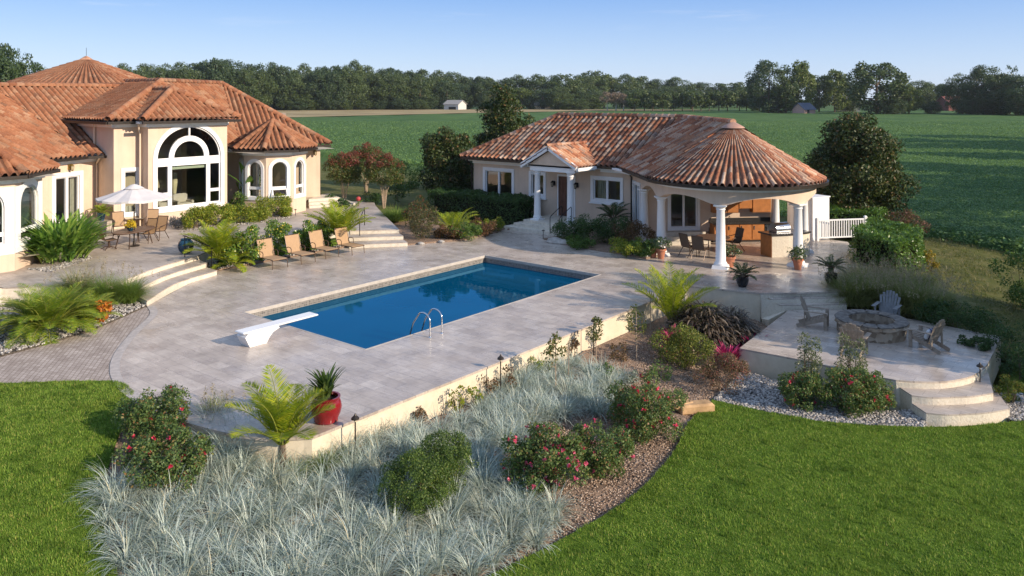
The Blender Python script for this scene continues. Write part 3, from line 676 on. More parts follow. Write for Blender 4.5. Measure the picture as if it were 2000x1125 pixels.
# ------------------------------------------------------------------ roofs of barrel tiles
class RoofMesh:
    def __init__(self, org=(0, 0, 0)):
        self.bm = bmesh.new(); self.uv = self.bm.loops.layers.uv.new('UVMap'); self.org = Vector(org); self.k = 0
    def plane(self, poly, cwid=.295, cl=.42, amp=.105, org=None):
        P = [Vector(p) for p in poly]
        n = (P[1] - P[0]).cross(P[2] - P[0]).normalized()
        if n.z < 0: n = -n
        P = [Vector((p.x, p.y, P[0].z - (n.x * (p.x - P[0].x) + n.y * (p.y - P[0].y)) / n.z)) for p in P]
        d = Vector((n.x, n.y, 0)).normalized(); es = Vector((-d.y, d.x, 0)); et = es.cross(n); 
        if et.z > 0: et = -et
        o = Vector(org) if org else P[0]
        S = [(p - o).dot(es) for p in P]; T = [(p - o).dot(et) for p in P]
        c0, c1 = math.floor(min(S) / cwid), math.ceil(max(S) / cwid); t0, t1 = math.floor(min(T) / cl), math.ceil(max(T) / cl)
        prof = []
        for i in range(9):
            f = i / 8
            prof.append((f, amp * math.sqrt(max(0, 1 - ((f - .31) / .31) ** 2)) if f < .62 else -amp * .6 * math.sin((f - .62) / .38 * PI)))
        self.k += 17
        bm = bmesh.new(); uv = bm.loops.layers.uv.new('UVMap')
        cols = [(c * cwid + f * cwid, h, c) for c in range(c0, c1) for f, h in prof[:-1]] + [(c1 * cwid, prof[-1][1], c1)]
        rows = []
        for t in range(t0, t1): rows += [(t * cl, 0.0, t), ((t + 1) * cl - .002, .034, t)]
        jt = {}
        V = [[bm.verts.new(o + es * s + et * t + n * (h + g + jt.setdefault((c, k), random.uniform(-.008, .012)))) for s, h, c in cols] for t, g, k in rows]
        for r in range(len(rows) - 1):
            for c in range(len(cols) - 1):
                f = bm.faces.new((V[r][c], V[r][c + 1], V[r + 1][c + 1], V[r + 1][c]))
                kk = (cols[c][2] + self.k * 3.17 + .5, rows[r][2] + self.k + .5)
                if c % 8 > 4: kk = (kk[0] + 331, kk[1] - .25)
                for l in f.loops: l[uv].uv = kk
        cen = sum(P, Vector()) / len(P)
        for i, p in enumerate(P):
            q = P[(i + 1) % len(P)]; e = q - p
            if e.length < .05: continue
            m = e.cross(n).normalized()
            if (cen - p).dot(m) > 0: m = -m
            bmesh.ops.bisect_plane(bm, geom=bm.verts[:] + bm.edges[:] + bm.faces[:], plane_co=p, plane_no=m, clear_outer=True)
        self.merge(bm); bm.free(); return self
    def merge(self, bm):
        uv = bm.loops.layers.uv.active; vm = {}
        for v in bm.verts: vm[v] = self.bm.verts.new(v.co - self.org)
        for f in bm.faces:
            g = self.bm.faces.new([vm[v] for v in f.verts]); g.smooth = True
            for a, b in zip(f.loops, g.loops): b[self.uv].uv = a[uv].uv
    def cone(self, c, R, ze, za, a0, a1, ncol, rmin=.35, cl=.42, amp=.105):
        self.k += 29; bm = bmesh.new(); uv = bm.loops.layers.uv.new('UVMap'); c = Vector((c[0], c[1], 0))
        sl = math.hypot(R, za - ze); nr = int(sl * (1 - rmin / R) / cl)
        rows = []
        for k in range(nr): rows += [(k / nr, 0, k), ((k + 1) / nr - .003, .034, k)]
        cols = [(j + f) for j in range(ncol) for f in (0, .1, .2, .31, .42, .52, .62, .81)] + [ncol]
        V = []
        for t, g, k in rows:
            r = rmin + (R - rmin) * t; z = za + (ze - za) * (r / R); row = []
            sc_ = amp * min(1, (r / R) * 1.25)
            for q in cols:
                f = q - math.floor(q + 1e-6); a = a0 + (a1 - a0) * q / ncol
                h = sc_ * math.sqrt(max(0, 1 - ((f - .31) / .31) ** 2)) if f < .62 else -sc_ * .6 * math.sin((f - .62) / .38 * PI)
                row.append(bm.verts.new((c.x + r * math.cos(a), c.y + r * math.sin(a), z + h + g)))
            V.append(row)
        for r in range(len(rows) - 1):
            for j in range(len(cols) - 1):
                f = bm.faces.new((V[r][j], V[r][j + 1], V[r + 1][j + 1], V[r + 1][j]))
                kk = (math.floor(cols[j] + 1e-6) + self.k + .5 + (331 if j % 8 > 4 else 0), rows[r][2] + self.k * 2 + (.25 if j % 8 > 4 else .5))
                for l in f.loops: l[uv].uv = kk
        self.merge(bm); bm.free(); return self
    def cap(self, p0, p1, r=.17, lift=.10):
        p0, p1 = Vector(p0) + Vector((0, 0, lift)), Vector(p1) + Vector((0, 0, lift)); d = p1 - p0; L = d.length; d.normalize()
        s = d.cross(Vector((0, 0, 1))).normalized(); t = s.cross(d); n = max(1, round(L / .4)); self.k += 1
        for i in range(n):
            a, b = p0 + d * (L * i / n), p0 + d * (L * (i + 1.12) / n); row = []
            for q, rr in ((a, r), (b, r * .86)):
                row.append([self.bm.verts.new(q - self.org + s * (rr * math.cos(x)) + t * (rr * (.95 * math.sin(x)))) for x in [(-.12 + 1.24 * j / 7) * PI for j in range(8)]])
            fs = [self.bm.faces.new((row[0][j], row[0][j + 1], row[1][j + 1], row[1][j])) for j in range(7)] + [self.bm.faces.new(row[0])]
            for f in fs:
                f.smooth = len(f.verts) == 4
                for l in f.loops: l[self.uv].uv = (self.k * 7.3 + .5, i + 900.5)
        return self
    def build(self, name, m, parent=None):
        me = bpy.data.meshes.new(name); self.bm.to_mesh(me); self.bm.free()
        return link_mesh(name, me, m, parent)
# ------------------------------------------------------------------ walls with real openings
class Wall:
    """a stretch of wall from p0 to p1, outside on the right-hand side"""
    def __init__(self, p0, p1):
        self.p0 = Vector(p0); d = Vector(p1) - self.p0; self.L = d.length; self.d = d.normalized(); self.n = Vector((self.d.y, -self.d.x))
    def pt(self, s, z, o=0.0):
        q = self.p0 + self.d * s + self.n * o; return Vector((q.x, q.y, z))
    def face(self, mb, z0, z1, holes=(), depth=.16, s0=0.0, s1=None):
        s1 = self.L if s1 is None else s1
        loops = [[(s0, z0), (s1, z0), (s1, z1), (s0, z1)]] + [list(h) for h in holes]
        tr = geometry.tessellate_polygon([[Vector((p[0], p[1], 0)) for p in l] for l in loops])
        mb.add([self.pt(p[0], p[1]) for l in loops for p in l], [tuple(t) for t in tr])
        for h in holes:
            for i, p in enumerate(h):
                q = h[(i + 1) % len(h)]
                mb.add([self.pt(*p), self.pt(*q), self.pt(*q, -depth), self.pt(*p, -depth)], [(0, 1, 2, 3)])
    def s_at(self, u):
        """distance along the wall of the sight line through picture column u"""
        r = (u - 1000) / FPX; den = (self.d.x * CT + self.d.y * ST) - r * (-self.d.x * ST + self.d.y * CT)
        return (r * dist(*self.p0) - (self.p0.x * CT + self.p0.y * ST)) / den
    def z_at(self, s, v):
        q = self.pt(s, 0); return CAMH - (v - HOR) * dist(q.x, q.y) / FPX
def rectp(s0, s1, z0, z1): return [(s0, z0), (s1, z0), (s1, z1), (s0, z1)]
def archp(s0, s1, z0, zs, rz=None, n=14):
    r = (s1 - s0) / 2; c = (s0 + s1) / 2; rz = rz or r
    return [(s0, z0), (s1, z0)] + [(c + r * math.cos(PI * k / n), zs + rz * math.sin(PI * k / n)) for k in range(n + 1)]
def growp(poly, d):
    """offset a convex polygon outwards by d"""
    n = len(poly); out = []; A = sum(poly[i][0] * poly[(i + 1) % n][1] - poly[(i + 1) % n][0] * poly[i][1] for i in range(n)); sg = 1 if A > 0 else -1
    pts = [Vector(p) for p in poly]; pts = [p for i, p in enumerate(pts) if (p - pts[i - 1]).length > 1e-5]; n = len(pts)
    for i in range(n):
        a, b, c = pts[i - 1], pts[i], pts[(i + 1) % n]
        e1, e2 = (b - a).normalized(), (c - b).normalized(); n1 = Vector((e1.y, -e1.x)) * sg; n2 = Vector((e2.y, -e2.x)) * sg
        m = (n1 + n2); k = d / max(.3, (1 + n1.dot(n2))); out.append((b.x + m.x * k, b.y + m.y * k))
    return out
def ring(mb, W, outer, inner, o0, o1):
    tr = geometry.tessellate_polygon([[Vector((p[0], p[1], 0)) for p in outer], [Vector((p[0], p[1], 0)) for p in inner]])
    al = list(outer) + list(inner); mb.add([W.pt(*p, o1) for p in al], [tuple(t) for t in tr])
    for l in (outer, inner):
        for i, p in enumerate(l):
            q = l[(i + 1) % len(l)]; mb.add([W.pt(*p, o0), W.pt(*q, o0), W.pt(*q, o1), W.pt(*p, o1)], [(0, 1, 2, 3)])
def window(W, poly, parent, org, trim=.16, fr=.06, bars=(), name='window', frmat=None, sill=False, trimmat=None, rings=(), arcbar=None):
    """frame in the opening, raised trim round it, glazing behind; bars are (s0, z0, s1, z1, width)"""
    mb = MB(org); p = growp(poly, 0)
    if trim: ring(mb, W, growp(p, trim), growp(p, -.001), -.02, .045)
    inn = growp(p, -fr); ring(mb, W, p, inn, -.13, -.04)
    for s0, z0, s1, z1, w in bars: mb.beam(W.pt(s0, z0, -.075), W.pt(s1, z1, -.075), w if abs(s1 - s0) < 1e-3 else .084, .1 if abs(s1 - s0) < 1e-3 else w, up=(W.n.x, W.n.y, 0) if abs(s1 - s0) < 1e-3 else (0, 0, 1))
    for a, b in rings: ring(mb, W, a, b, -.13, -.03)
    o = mb.build(name, frmat or WHITE, parent)
    g = MB(org); tr = geometry.tessellate_polygon([[Vector((q[0], q[1], 0)) for q in growp(p, -fr * .5)]])
    g.add([W.pt(*q, -.10) for q in growp(p, -fr * .5)], [tuple(t) for t in tr]); g.build('pane', GLASS, o)
    if sill:
        s = [q[0] for q in p]; z = min(q[1] for q in p) - trim
        k = MB(org); k.beam(W.pt(min(s) - trim - .05, z - .03, .06), W.pt(max(s) + trim + .05, z - .03, .06), .14, .07); k.build('sill', WHITE, o)
    return o
def curtain(W, s0, s1, z0, z1, m, parent, org, off=-.45, name='curtain', waves=9):
    mb = MB(org); n = waves * 6; vs = []
    for i in range(n + 1):
        s = s0 + (s1 - s0) * i / n; o = off + .05 * math.sin(i / 6 * 2 * PI) * (1 if waves else 0)
        vs += [W.pt(s, z0, o), W.pt(s, z1, o)]
    mb.add(vs, [(2 * i, 2 * i + 2, 2 * i + 3, 2 * i + 1) for i in range(n)]); return mb.build(name, m, parent)
def gutter(pts, r, m, org, parent, name='gutter', drop=.06):
    mb = MB(org)
    for a, b in zip(pts[:-1], pts[1:]): mb.beam((a[0], a[1], a[2] - drop), (b[0], b[1], b[2] - drop), .13, .13)
    return mb.build(name, m, parent)
def wall_lamp(c, n2, parent, org, name='wall_lamp', m=None):
    n = Vector((n2[0], n2[1], 0)); c = Vector(c); mb = MB(org)
    mb.box(c + n * .03, (.12, .12, .26), math.atan2(n.y, n.x)); mb.tube([c + n * .03 + Vector((0, 0, .08)), c + n * .14 + Vector((0, 0, .16)), c + n * .2 + Vector((0, 0, .12))], .014, 6)
    q = c + n * .2; mb.lathe([(.02, .14), (.1, .06), (.09, .05)], q, 8); mb.lathe([(.05, -.18), (.06, -.16), (.02, -.2)], q, 8)
    for k in range(6): a = k * PI / 3; mb.beam(q + Vector((.085 * math.cos(a), .085 * math.sin(a), .05)), q + Vector((.055 * math.cos(a), .055 * math.sin(a), -.17)), .014)
    o = mb.build(name, m or BLACKM, parent)
    MB(org).lathe([(.045, -.15), (.075, .04)], q, 8).build('lamp_glass', LAMPGL, o); return o
def downpipe(pts, parent, org, m, r=.045):
    MB(org).tube(pts, r, 8).build('downpipe', m, parent)
# ------------------------------------------------------------------ the main house
HO = (-42.0, 21.0, .54)
house = thing('villa', 'large cream stucco villa with terracotta roofs, a round tower roof and tall arched window', 'house', HO)
RA = math.radians(-22.65)
mb = MB(HO); EZ, TZ, FZ = 4.2, 5.93, 1.0
# left bay (octagonal), facets from -90 to +90 degrees
def octo(c, ap, rot, ks):
    h = ap * math.tan(PI / 8); out = []
    for k in ks:
        a = rot + k * PI / 4; n = Vector((math.cos(a), math.sin(a))); t = Vector((-n.y, n.x)); m = Vector(c) + n * ap
        out.append(Wall(m - t * h, m + t * h))
    return out
bayA = octo((-36.5, 10.5), 2.6, 0, (-2, -1, 0, 1, 2)); bayH = octo((-40.0, 27.1), 1.75, RA, (-2, -1, 0, 1, 2))
wins = []
for W in bayA:
    m = W.L / 2; big = archp(m - .72, m + .72, 1.62, 3.0, .72)
    W.face(mb, .3, EZ - .05, [big]); wins.append((W, big, 1.98))
for W in bayH:
    m = W.L / 2; big = archp(m - .43, m + .43, 1.55, 3.1, .43)
    W.face(mb, .3, EZ - .05, [big] if W.L > .5 else []); wins.append((W, big, 2.05))
B = Wall((-40.62, 14.3), (-42.45, 18.3))
sB0, sB1 = B.s_at(108), B.s_at(155)
dB = rectp(sB0, sB1, FZ + .02, 3.25); B.face(mb, .3, EZ - .05, [dB])
Wall((-37.2, 13.1), (-40.62, 14.3)).face(mb, .3, EZ - .05)
C = Wall((-47, 18.3), (-40.6, 18.3)); C.face(mb, .3, TZ)
D = Wall((-40.6, 18.3), (-40.6, 19.6)); wD = rectp(D.s_at(243), D.s_at(268.5), 1.25, 3.4); D.face(mb, .3, TZ, [wD])
E_ = Wall((-40.6, 19.6), (-39.7, 19.6)); E_.face(mb, .3, TZ)
F_ = Wall((-39.7, 19.6), (-39.7, 24.0))
c = (F_.s_at(306) + F_.s_at(431)) / 2; hw = (F_.s_at(431) - F_.s_at(306)) / 2
zb, zs = 1.42, 3.95; wF = archp(c - hw, c + hw, zb, zs, hw * .94, 24); F_.face(mb, .3, TZ, [wF])
Wall((-39.7, 24.0), (-44, 24.0)).face(mb, .3, TZ)
WW = Wall((-43.0, 24.3), (-40.35, 30.73)); WW.face(mb, .3, EZ - .05)
Wall((-40.35, 30.73), (-49, 34.3)).face(mb, .3, EZ - .05)
for W in (bayH[0],): pass
# body behind, and the drum under the round roof
mb.add([(-49, 34.3, .3), (-56, 30, .3), (-56, 30, 6), (-49, 34.3, 6)], [(0, 1, 2, 3)])
mb.lathe([(3.9, 5.5), (3.9, 7.95)], (-54, 22.6, 0), 32, False)
mb.build('wall', STUCCO, house)
# floor and rooms seen through the glass
ib = MB(HO); ib.slab([(-34, 8), (-34, 13), (-38, 13.3), (-42.4, 18.4), (-40.5, 18.4), (-39.8, 20), (-39.8, 24), (-42.9, 24.4), (-38.6, 25), (-38.6, 28), (-40.6, 30.5), (-50, 34), (-50, 8)], .9, FZ, sides=False)
ib.add([(-44.6, 18.5, FZ), (-44.6, 24, FZ), (-44.6, 24, 5.9), (-44.6, 18.5, 5.9), (-39.9, 18.5, 5.9), (-39.9, 24, 5.9), (-39.9, 24, 1), (-39.9, 19.7, 1), (-39.9, 19.7, 5.9)], [(0, 1, 2, 3), (3, 2, 5, 4), (1, 2, 5, 6)])
ib.add([(-46.5, 12, FZ), (-45.5, 18.2, FZ), (-45.5, 18.2, 4.1), (-46.5, 12, 4.1), (-40, 12, 4.1), (-42, 18.2, 4.1)], [(0, 1, 2, 3), (3, 2, 5, 4)])
ib.add([(-45, 24.4, FZ), (-43.3, 31.5, FZ), (-43.3, 31.5, 4.1), (-45, 24.4, 4.1), (-38, 24.5, 4.1), (-38, 30, 4.1)], [(0, 1, 2, 3), (3, 2, 5, 4)])
ib.add([(-38.9, 8, FZ), (-38.9, 13, FZ), (-38.9, 13, 4.1), (-38.9, 8, 4.1), (-33.5, 8, 4.1), (-33.5, 13, 4.1)], [(0, 1, 2, 3), (3, 2, 5, 4)])
ib.build('room', ROOM, house)
# windows
for i, (W, p, zt) in enumerate(wins):
    if W.L < .5: continue
    s0, s1 = p[0][0], p[1][0]
    w = window(W, p, house, HO, trim=.24 if i < 5 else .17, fr=.05, bars=[(s0, zt, s1, zt, .16)], name='window', sill=False)
    if i in (2, 3):
        k = MB(HO); k.add([W.pt(s0 + .05, zt, -.3), W.pt(s1 - .05, zt, -.3), W.pt(s1 - .05, 3.7, -.3), W.pt(s0 + .05, 3.7, -.3)], [(0, 1, 2, 3)]); k.build('blind', BLIND, w)
    if i in (6, 8): curtain(W, s0 + .05, s0 + .45, 1.5, 3.5, CURTAIN, w, HO, -.35, waves=3)
    if i == 7:   # the lower sash of the middle bay window is tilted open
        k = MB(HO); z0, z1 = 1.62, 1.98
        for a, b in (((s0 + .04, z0), (s1 - .04, z0)), ((s0 + .04, z1), (s1 - .04, z1)), ((s0 + .04, z0), (s0 + .04, z1)), ((s1 - .04, z0), (s1 - .04, z1))):
            k.beam(W.pt(a[0], a[1], .05 + (.22 if a[1] == z0 else 0)), W.pt(b[0], b[1], .05 + (.22 if b[1] == z0 else 0)), .06)
        k.build('open_sash', WHITE, w)
# white panels round the bay windows
pb = MB(HO)
for W in bayA:
    m = W.L / 2; q = archp(m - .72, m + .72, 1.62, 3.0, .72); ring(pb, W, rectp(.02, W.L - .02, 1.2, EZ - .45), growp(q, .24), 0, .02)
pb.build('window_panel', WHITE, house)
bw = [(c - hw * .40 - .09, zb, c - hw * .40 - .09, zs, .20)]
ro, ri = hw * .63, hw * .47
bars = [(c - hw, zs - .16, c + hw, zs - .16, .42), (c - hw * .60, zb, c - hw * .60, zs, .22), (c + hw * .60, zb, c + hw * .60, zs, .22),
        (c, zs + ro, c, zs + hw * .94, .09), (c - hw, 2.15, c - hw * .6, 2.15, .16), (c + hw * .6, 2.15, c + hw, 2.15, .16), (c - hw, zb + .02, c + hw, zb + .02, .16)]
w = window(F_, wF, house, HO, trim=.2, fr=.07, bars=bars, rings=[(archp(c - ro, c + ro, zs, zs + .05, ro, 20), archp(c - ri, c + ri, zs + .01, zs + .05, ri, 20))])
k = MB(HO); k.beam(F_.pt(c - hw * .56, zs - .42, -.25), F_.pt(c + hw * .56, zs - .42, -.25), .1, .3); k.build('roller_blind', BLIND, w)
w = window(D, wD, house, HO, trim=.17, bars=[(wD[0][0], 2.08, wD[1][0], 2.08, .16)])
curtain(D, wD[0][0], wD[1][0], 1.25, 1.6, CURTAIN, w, HO, -.3, waves=4)
dm = (sB0 + sB1) / 2
w = window(B, dB, house, HO, trim=.22, bars=[(dm, 1, dm, 3.25, .16)], name='terrace_door')
curtain(B, sB1 - .3, sB1, 1.0, 3.2, CURTAIN, w, HO, -.3, waves=3)
MB(HO).lathe([(.35, 0), (.36, .5), (.3, .52)], B.pt(sB0 + .35, 1.0, -1.0), 14).build('armchair', FURN, house)
# furniture behind the great window
fm = MB(HO)
for s, o in ((c + .3, -1.3), (c - .3, -2.2)):
    q = F_.pt(s, 1.0, -abs(o)); fm.box((q.x, q.y, 1.28), (.8, .85, .4), 0, bev=.08); fm.box((q.x - .32, q.y, 1.62), (.22, .85, .62), 0, bev=.08)
    for dy in (-.4, .4): fm.box((q.x, q.y + dy, 1.45), (.75, .14, .3), 0, bev=.05)
fm.build('armchair', FURN, house)
fm = MB(HO); q = F_.pt(c + .15, 1, -1.9); fm.lathe([(.12, 0), (.16, .3), (.10, .9), (.17, 1.5), (.14, 2.0), (.05, 2.1)], q, 12); fm.build('statue', mat('cream_stone_figure', (.6, .56, .36), .8), house)
# cornices, gutters
cb = MB(HO)
def cornice(mbx, pts, z, w=.5, h=.12):
    for a, b in zip(pts[:-1], pts[1:]):
        W = Wall(a, b); mbx.beam(W.pt(-.02, z - h / 2, w / 2 - .02), W.pt(W.L + w * .0, z - h / 2, w / 2 - .02), w, h); mbx.beam(W.pt(0, z - h - .1, .05), W.pt(W.L, z - h - .1, .05), .1, .16)
cornice(cb, [(-47, 18.3), (-40.6, 18.3), (-40.6, 19.6)], TZ); cornice(cb, [(-40.6, 19.6), (-39.7, 19.6), (-39.7, 24.0), (-42, 24)], TZ)
cb.build('cornice', WHITE, house); cb = MB(HO)
cornice(cb, [(-40.62, 14.3), (-42.45, 18.3)], EZ - .03); cb.build('cornice', WHITE, house); cb = MB(HO); cornice(cb, [(-43.0, 24.3), (-40.35, 30.73)], EZ - .03); cb.build('cornice', WHITE, house)
for bay in (bayA, bayH):
    cb = MB(HO)
    for W in bay: cb.beam(W.pt(-.15, EZ - .09, .2), W.pt(W.L + .15, EZ - .09, .2), .42, .12); cb.beam(W.pt(-.04, EZ - .24, .05), W.pt(W.L + .04, EZ - .24, .05), .1, .16)
    cb.build('cornice', WHITE, house)
# roofs
RO = (-42, 21, 4)
rm = RoofMesh(HO); P = .45
E0 = Vector((-40.15, 14.5)); ed = Vector((-.42, .908)); nB = Vector((.908, .42))
V0 = (-41.5, 17.42, EZ + .02); V1 = (-49.3, 15.7, EZ + .02 + P * 7.8)
z1 = lambda x: EZ + .02 + P * (-41.5 - x)
o1 = (-41.5, 17.42, EZ + .02)
rm.plane([(-41.5, 17.42, z1(-41.5)), (-41.5, 18.62, z1(-41.5)), (-49.3, 18.62, z1(-49.3)), (-49.3, 15.7, z1(-49.3))], org=o1)
rm.plane([(-45.0, 18.6, z1(-45)), (-49.3, 22.5, z1(-49.3)), (-49.3, 18.6, z1(-49.3))], org=o1)
far_e = Vector((-41.5, 17.42)) - ed * 11.5; far_r = Vector((-49.3, 15.7)) - ed * 11.5
rm.plane([V0, V1, (far_r.x, far_r.y, V1[2]), (far_e.x, far_e.y, EZ + .02)])
rm.plane([(-49.3, 15.7, V1[2]), (-49.3, 22.5, V1[2]), (-56, 22.5, 4.8), (-56, 12, 4.8)])
TE = TZ + .05
pk = (-45.6, 23.3, 8.04)
rm.plane([(-40.1, 17.8, TE), (-53, 17.8, TE), (-51, 23.3, 8.04), pk]); 
rm.plane([(-40.1, 17.8, TE), pk, (-40.1, 24.55, TE)])
rm.plane([pk, (-51, 23.3, 8.04), (-53, 28.8, TE), (-46, 28.8, TE)])
pf = (-42.15, 22.15, 7.55)
rm.plane([(-39.2, 19.1, TE), pf, (-39.2, 24.5, TE)]); rm.plane([(-39.2, 19.1, TE), (-44.5, 19.1, TE), (-44.5, 22.15, 7.55), pf]); rm.plane([(-39.2, 24.5, TE), (-44.5, 24.5, TE), (-44.5, 22.15, 7.55), pf])
Q = (-48, 28.6, 7.98); VB = (-41.7, 26.1, EZ + .02); T = (-39.7, 31.0, EZ + .02)
rm.plane([pk, Q, VB, (-41.35, 23.6, EZ + .25)]); rm.plane([VB, T, Q]); rm.plane([T, (-50, 35.4, EZ), Q]); rm.plane([Q, (-50, 35.4, EZ), (-57, 30, EZ)]); rm.plane([Q, (-57, 30, EZ), (-51, 23.3, 7.9)]); rm.plane([Q, (-51, 23.3, 7.9), pk])
for cc, ap, rot, za in (((-36.5, 10.5), 3.12, 0, 6.15), ((-40.0, 27.1), 2.3, RA, 5.72)):
    R = ap / math.cos(PI / 8); vs = [(cc[0] + R * math.cos(rot + (k + .5) * PI / 4), cc[1] + R * math.sin(rot + (k + .5) * PI / 4), EZ + .02) for k in range(-4, 4)]
    for i in range(8):
        rm.plane([vs[i], vs[(i + 1) % 8], (cc[0], cc[1], za)]); rm.cap((cc[0], cc[1], za), vs[i], .15)
for a, b in ((pk, (-40.1, 17.8, TE)), (pf, (-39.2, 19.1, TE)), (pf, (-39.2, 24.5, TE)), (pk, (-51, 23.3, 8.04)), ((-44.5, 22.15, 7.55), pf), (pk, Q), (Q, T), (V1, (far_r.x, far_r.y, V1[2])), ((-49.3, 15.7, V1[2]), (-49.3, 22.5, V1[2]))): rm.cap(a, b)
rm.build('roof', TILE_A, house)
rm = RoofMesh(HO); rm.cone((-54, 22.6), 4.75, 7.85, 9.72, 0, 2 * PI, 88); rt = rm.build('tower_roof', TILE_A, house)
MB(HO).lathe([(.5, 9.5), (.3, 9.66), (.08, 9.8), (.0, 9.82)], (-54, 22.6, 0), 14, False).build('roof_cap', CAPTILE, rt)
MB(HO).tube([(-54, 22.6, 9.75), (-54, 22.6, 10.35)], .012, 5).build('lightning_rod', BLACKM, rt)
# closed soffits under the roofs
sb = MB(HO)
sb.slab([(-41.6, 14.3), (-41.9, 18.6), (-47, 18.6), (-47, 12)], EZ - .04, EZ - .02, sides=False)
sb.build('soffit', WHITE, house)
gb = [((-41.42, 18.65, EZ), (-41.45, 17.42, EZ)), ((V0[0] + .03, V0[1], EZ), (far_e.x + .03, far_e.y, EZ)), ((-40.08, 17.75, TZ), (-47.5, 17.75, TZ)), ((-40.05, 17.75, TZ), (-40.05, 19.1, TZ)), ((-39.15, 19.05, TZ), (-39.15, 24.5, TZ)), ((VB[0] - .2, VB[1] - .8, EZ), (T[0] + .03, T[1], EZ))]
for a, b in gb: gutter([a, b], .07, BRONZE, HO, house)
for cc, ap, rot in (((-36.5, 10.5), 3.12, 0), ((-40.0, 27.1), 2.3, RA)):
    R = ap / math.cos(PI / 8) + .03; gutter([(cc[0] + R * math.cos(rot + (k + .5) * PI / 4), cc[1] + R * math.sin(rot + (k + .5) * PI / 4), EZ) for k in range(-3, 3)], .07, BRONZE, HO, house)
downpipe([(-40.08, 19.3, 5.75), (-40.3, 19.42, 5.45), (-40.3, 19.48, 5.3), (-40.3, 19.48, .6)], house, HO, CREAM)
downpipe([(-41.55, 18.05, 4.1), (-42.3, 18.2, 3.75), (-42.32, 18.22, 3.6), (-42.32, 18.22, .9)], house, HO, CREAM)
downpipe([(-42.6, 18.22, 5.8), (-42.6, 18.22, 4.4)], house, HO, CREAM, .06)
downpipe([(-41.5, 25.2, 4.05), (-42.3, 25.0, 3.7), (-42.4, 25.0, .6)], house, HO, CREAM)
wall_lamp(B.pt(B.s_at(134), 3.72, .02), B.n, house, HO, m=mat('brass_lamp', (.25, .17, .05), .4, .4, .5)); wall_lamp(WW.pt(WW.L - .35, 3.75, .02), WW.n, house, HO, m=bpy.data.materials['brass_lamp'])
# door landing and steps to the side door
db = MB(HO); q = [B.pt(-.3, 0, 0), B.pt(B.L, 0, 0), (-40.65, 18.28, 0), B.pt(1.2, 0, 1.5)]
db.slab([(p[0], p[1]) for p in q], .5, .99); db.build('door_landing', TRAV2, house)
sd = Wall((-40.35, 30.73), (-49, 34.3)); db = MB(HO)
for k, z in enumerate((.995, .84, .69)):
    a = Vector((-40.0, 29.6)); e = Vector((.38, .92)); nn = Vector((.92, -.38)); o = .25 + .38 * k
    pl = [a + nn * -1.0, a + nn * o - e * o * .2, a + nn * o + e * (1.6 + o), a - nn * 2.0 + e * (1.6 + o)]
    db.slab([tuple(p) for p in pl], .4, z)
db.build('side_steps', STEPST, house)

# ------------------------------------------------------------------ the guest house with its round pavilion
GO = (-27.0, 40.0, 0)
gh = thing('guest_house', 'low pink-cream guest house with a weathered tile roof and round columned pavilion', 'house', GO)
PC = Vector((-15.17, 34.67)); GE = 3.48; dg = Vector((.7071, -.7071)); dp = Vector((.7071, .7071))
FY = 36.36
mb = MB(GO)
FW = Wall((-32.65, FY), (-21.55, FY))
def fs(u): return FW.s_at(u)
w1 = rectp(fs(948), fs(1000), .95, 2.75); w2 = rectp(fs(1038), fs(1062), 1.55, 2.72); w3 = rectp(fs(1159), fs(1212), 1.62, 2.72); dr = rectp(fs(1091), fs(1108), .5, 2.72); dl = rectp(fs(1110), fs(1121), .5, 2.72)
FW.face(mb, -.5, GE - .1, [w1, w2, w3, dr, dl])
DW = Wall((-21.55, FY), (-19.87, 34.68)); wd = rectp(.55, 1.75, .5, 2.7); DW.face(mb, -.5, GE - .1, [wd])
BW = Wall((-19.87, 34.63), (-15.13, 39.37)); sl = rectp(BW.s_at(1309), BW.s_at(1362), .66, 2.75); BW.face(mb, -.5, GE - .15, [sl])
for a, b in (((-15.13, 39.37), (-17.5, 43.8)), ((-17.5, 43.8), (-32.65, 43.8)), ((-32.65, 43.8), (-32.65, FY))): Wall(a, b).face(mb, -.5, GE - .1)
mb.build('wall', STUCCO, gh)
ib = MB(GO); ib.slab([(-32.5, 36.5), (-21.6, 36.5), (-20, 34.9), (-15.3, 39.4), (-17.6, 43.6), (-32.5, 43.6)], .4, .5, sides=False); ib.slab([(-32.5, 36.5), (-21.6, 36.5), (-20, 34.9), (-15.3, 39.4), (-17.6, 43.6), (-32.5, 43.6)], 3.2, 3.22, sides=False); ib.add([(-32, 40, .5), (-18, 40, .5), (-18, 40, 3.2), (-32, 40, 3.2)], [(0, 1, 2, 3)]); ib.build('room', ROOM, gh)
for q in (w1, w3):
    m = (q[0][0] + q[1][0]) / 2; w = window(FW, q, gh, GO, trim=.17, bars=[(m, q[0][1], m, q[2][1], .12)], sill=True)
    if q is w3: curtain(FW, q[0][0] + .1, q[0][0] + .8, 1.6, 2.7, CURTAIN, w, GO, -.3, waves=5)
window(FW, w2, gh, GO, trim=.17, sill=True); window(DW, wd, gh, GO, trim=.15, bars=[(1.15, .5, 1.15, 2.7, .1)], name='glass_door'); window(BW, sl, gh, GO, trim=.13, bars=[((sl[0][0] + sl[1][0]) / 2, .66, (sl[0][0] + sl[1][0]) / 2, 2.75, .1)], name='sliding_door')
window(FW, dl, gh, GO, trim=.06, name='sidelight')
k = MB(GO); s0, s1 = dr[0][0], dr[1][0]; k.beam(FW.pt((s0 + s1) / 2, .5, -.08), FW.pt((s0 + s1) / 2, 2.72, -.08), .05, s1 - s0, up=(0, 1, 0)) if False else None
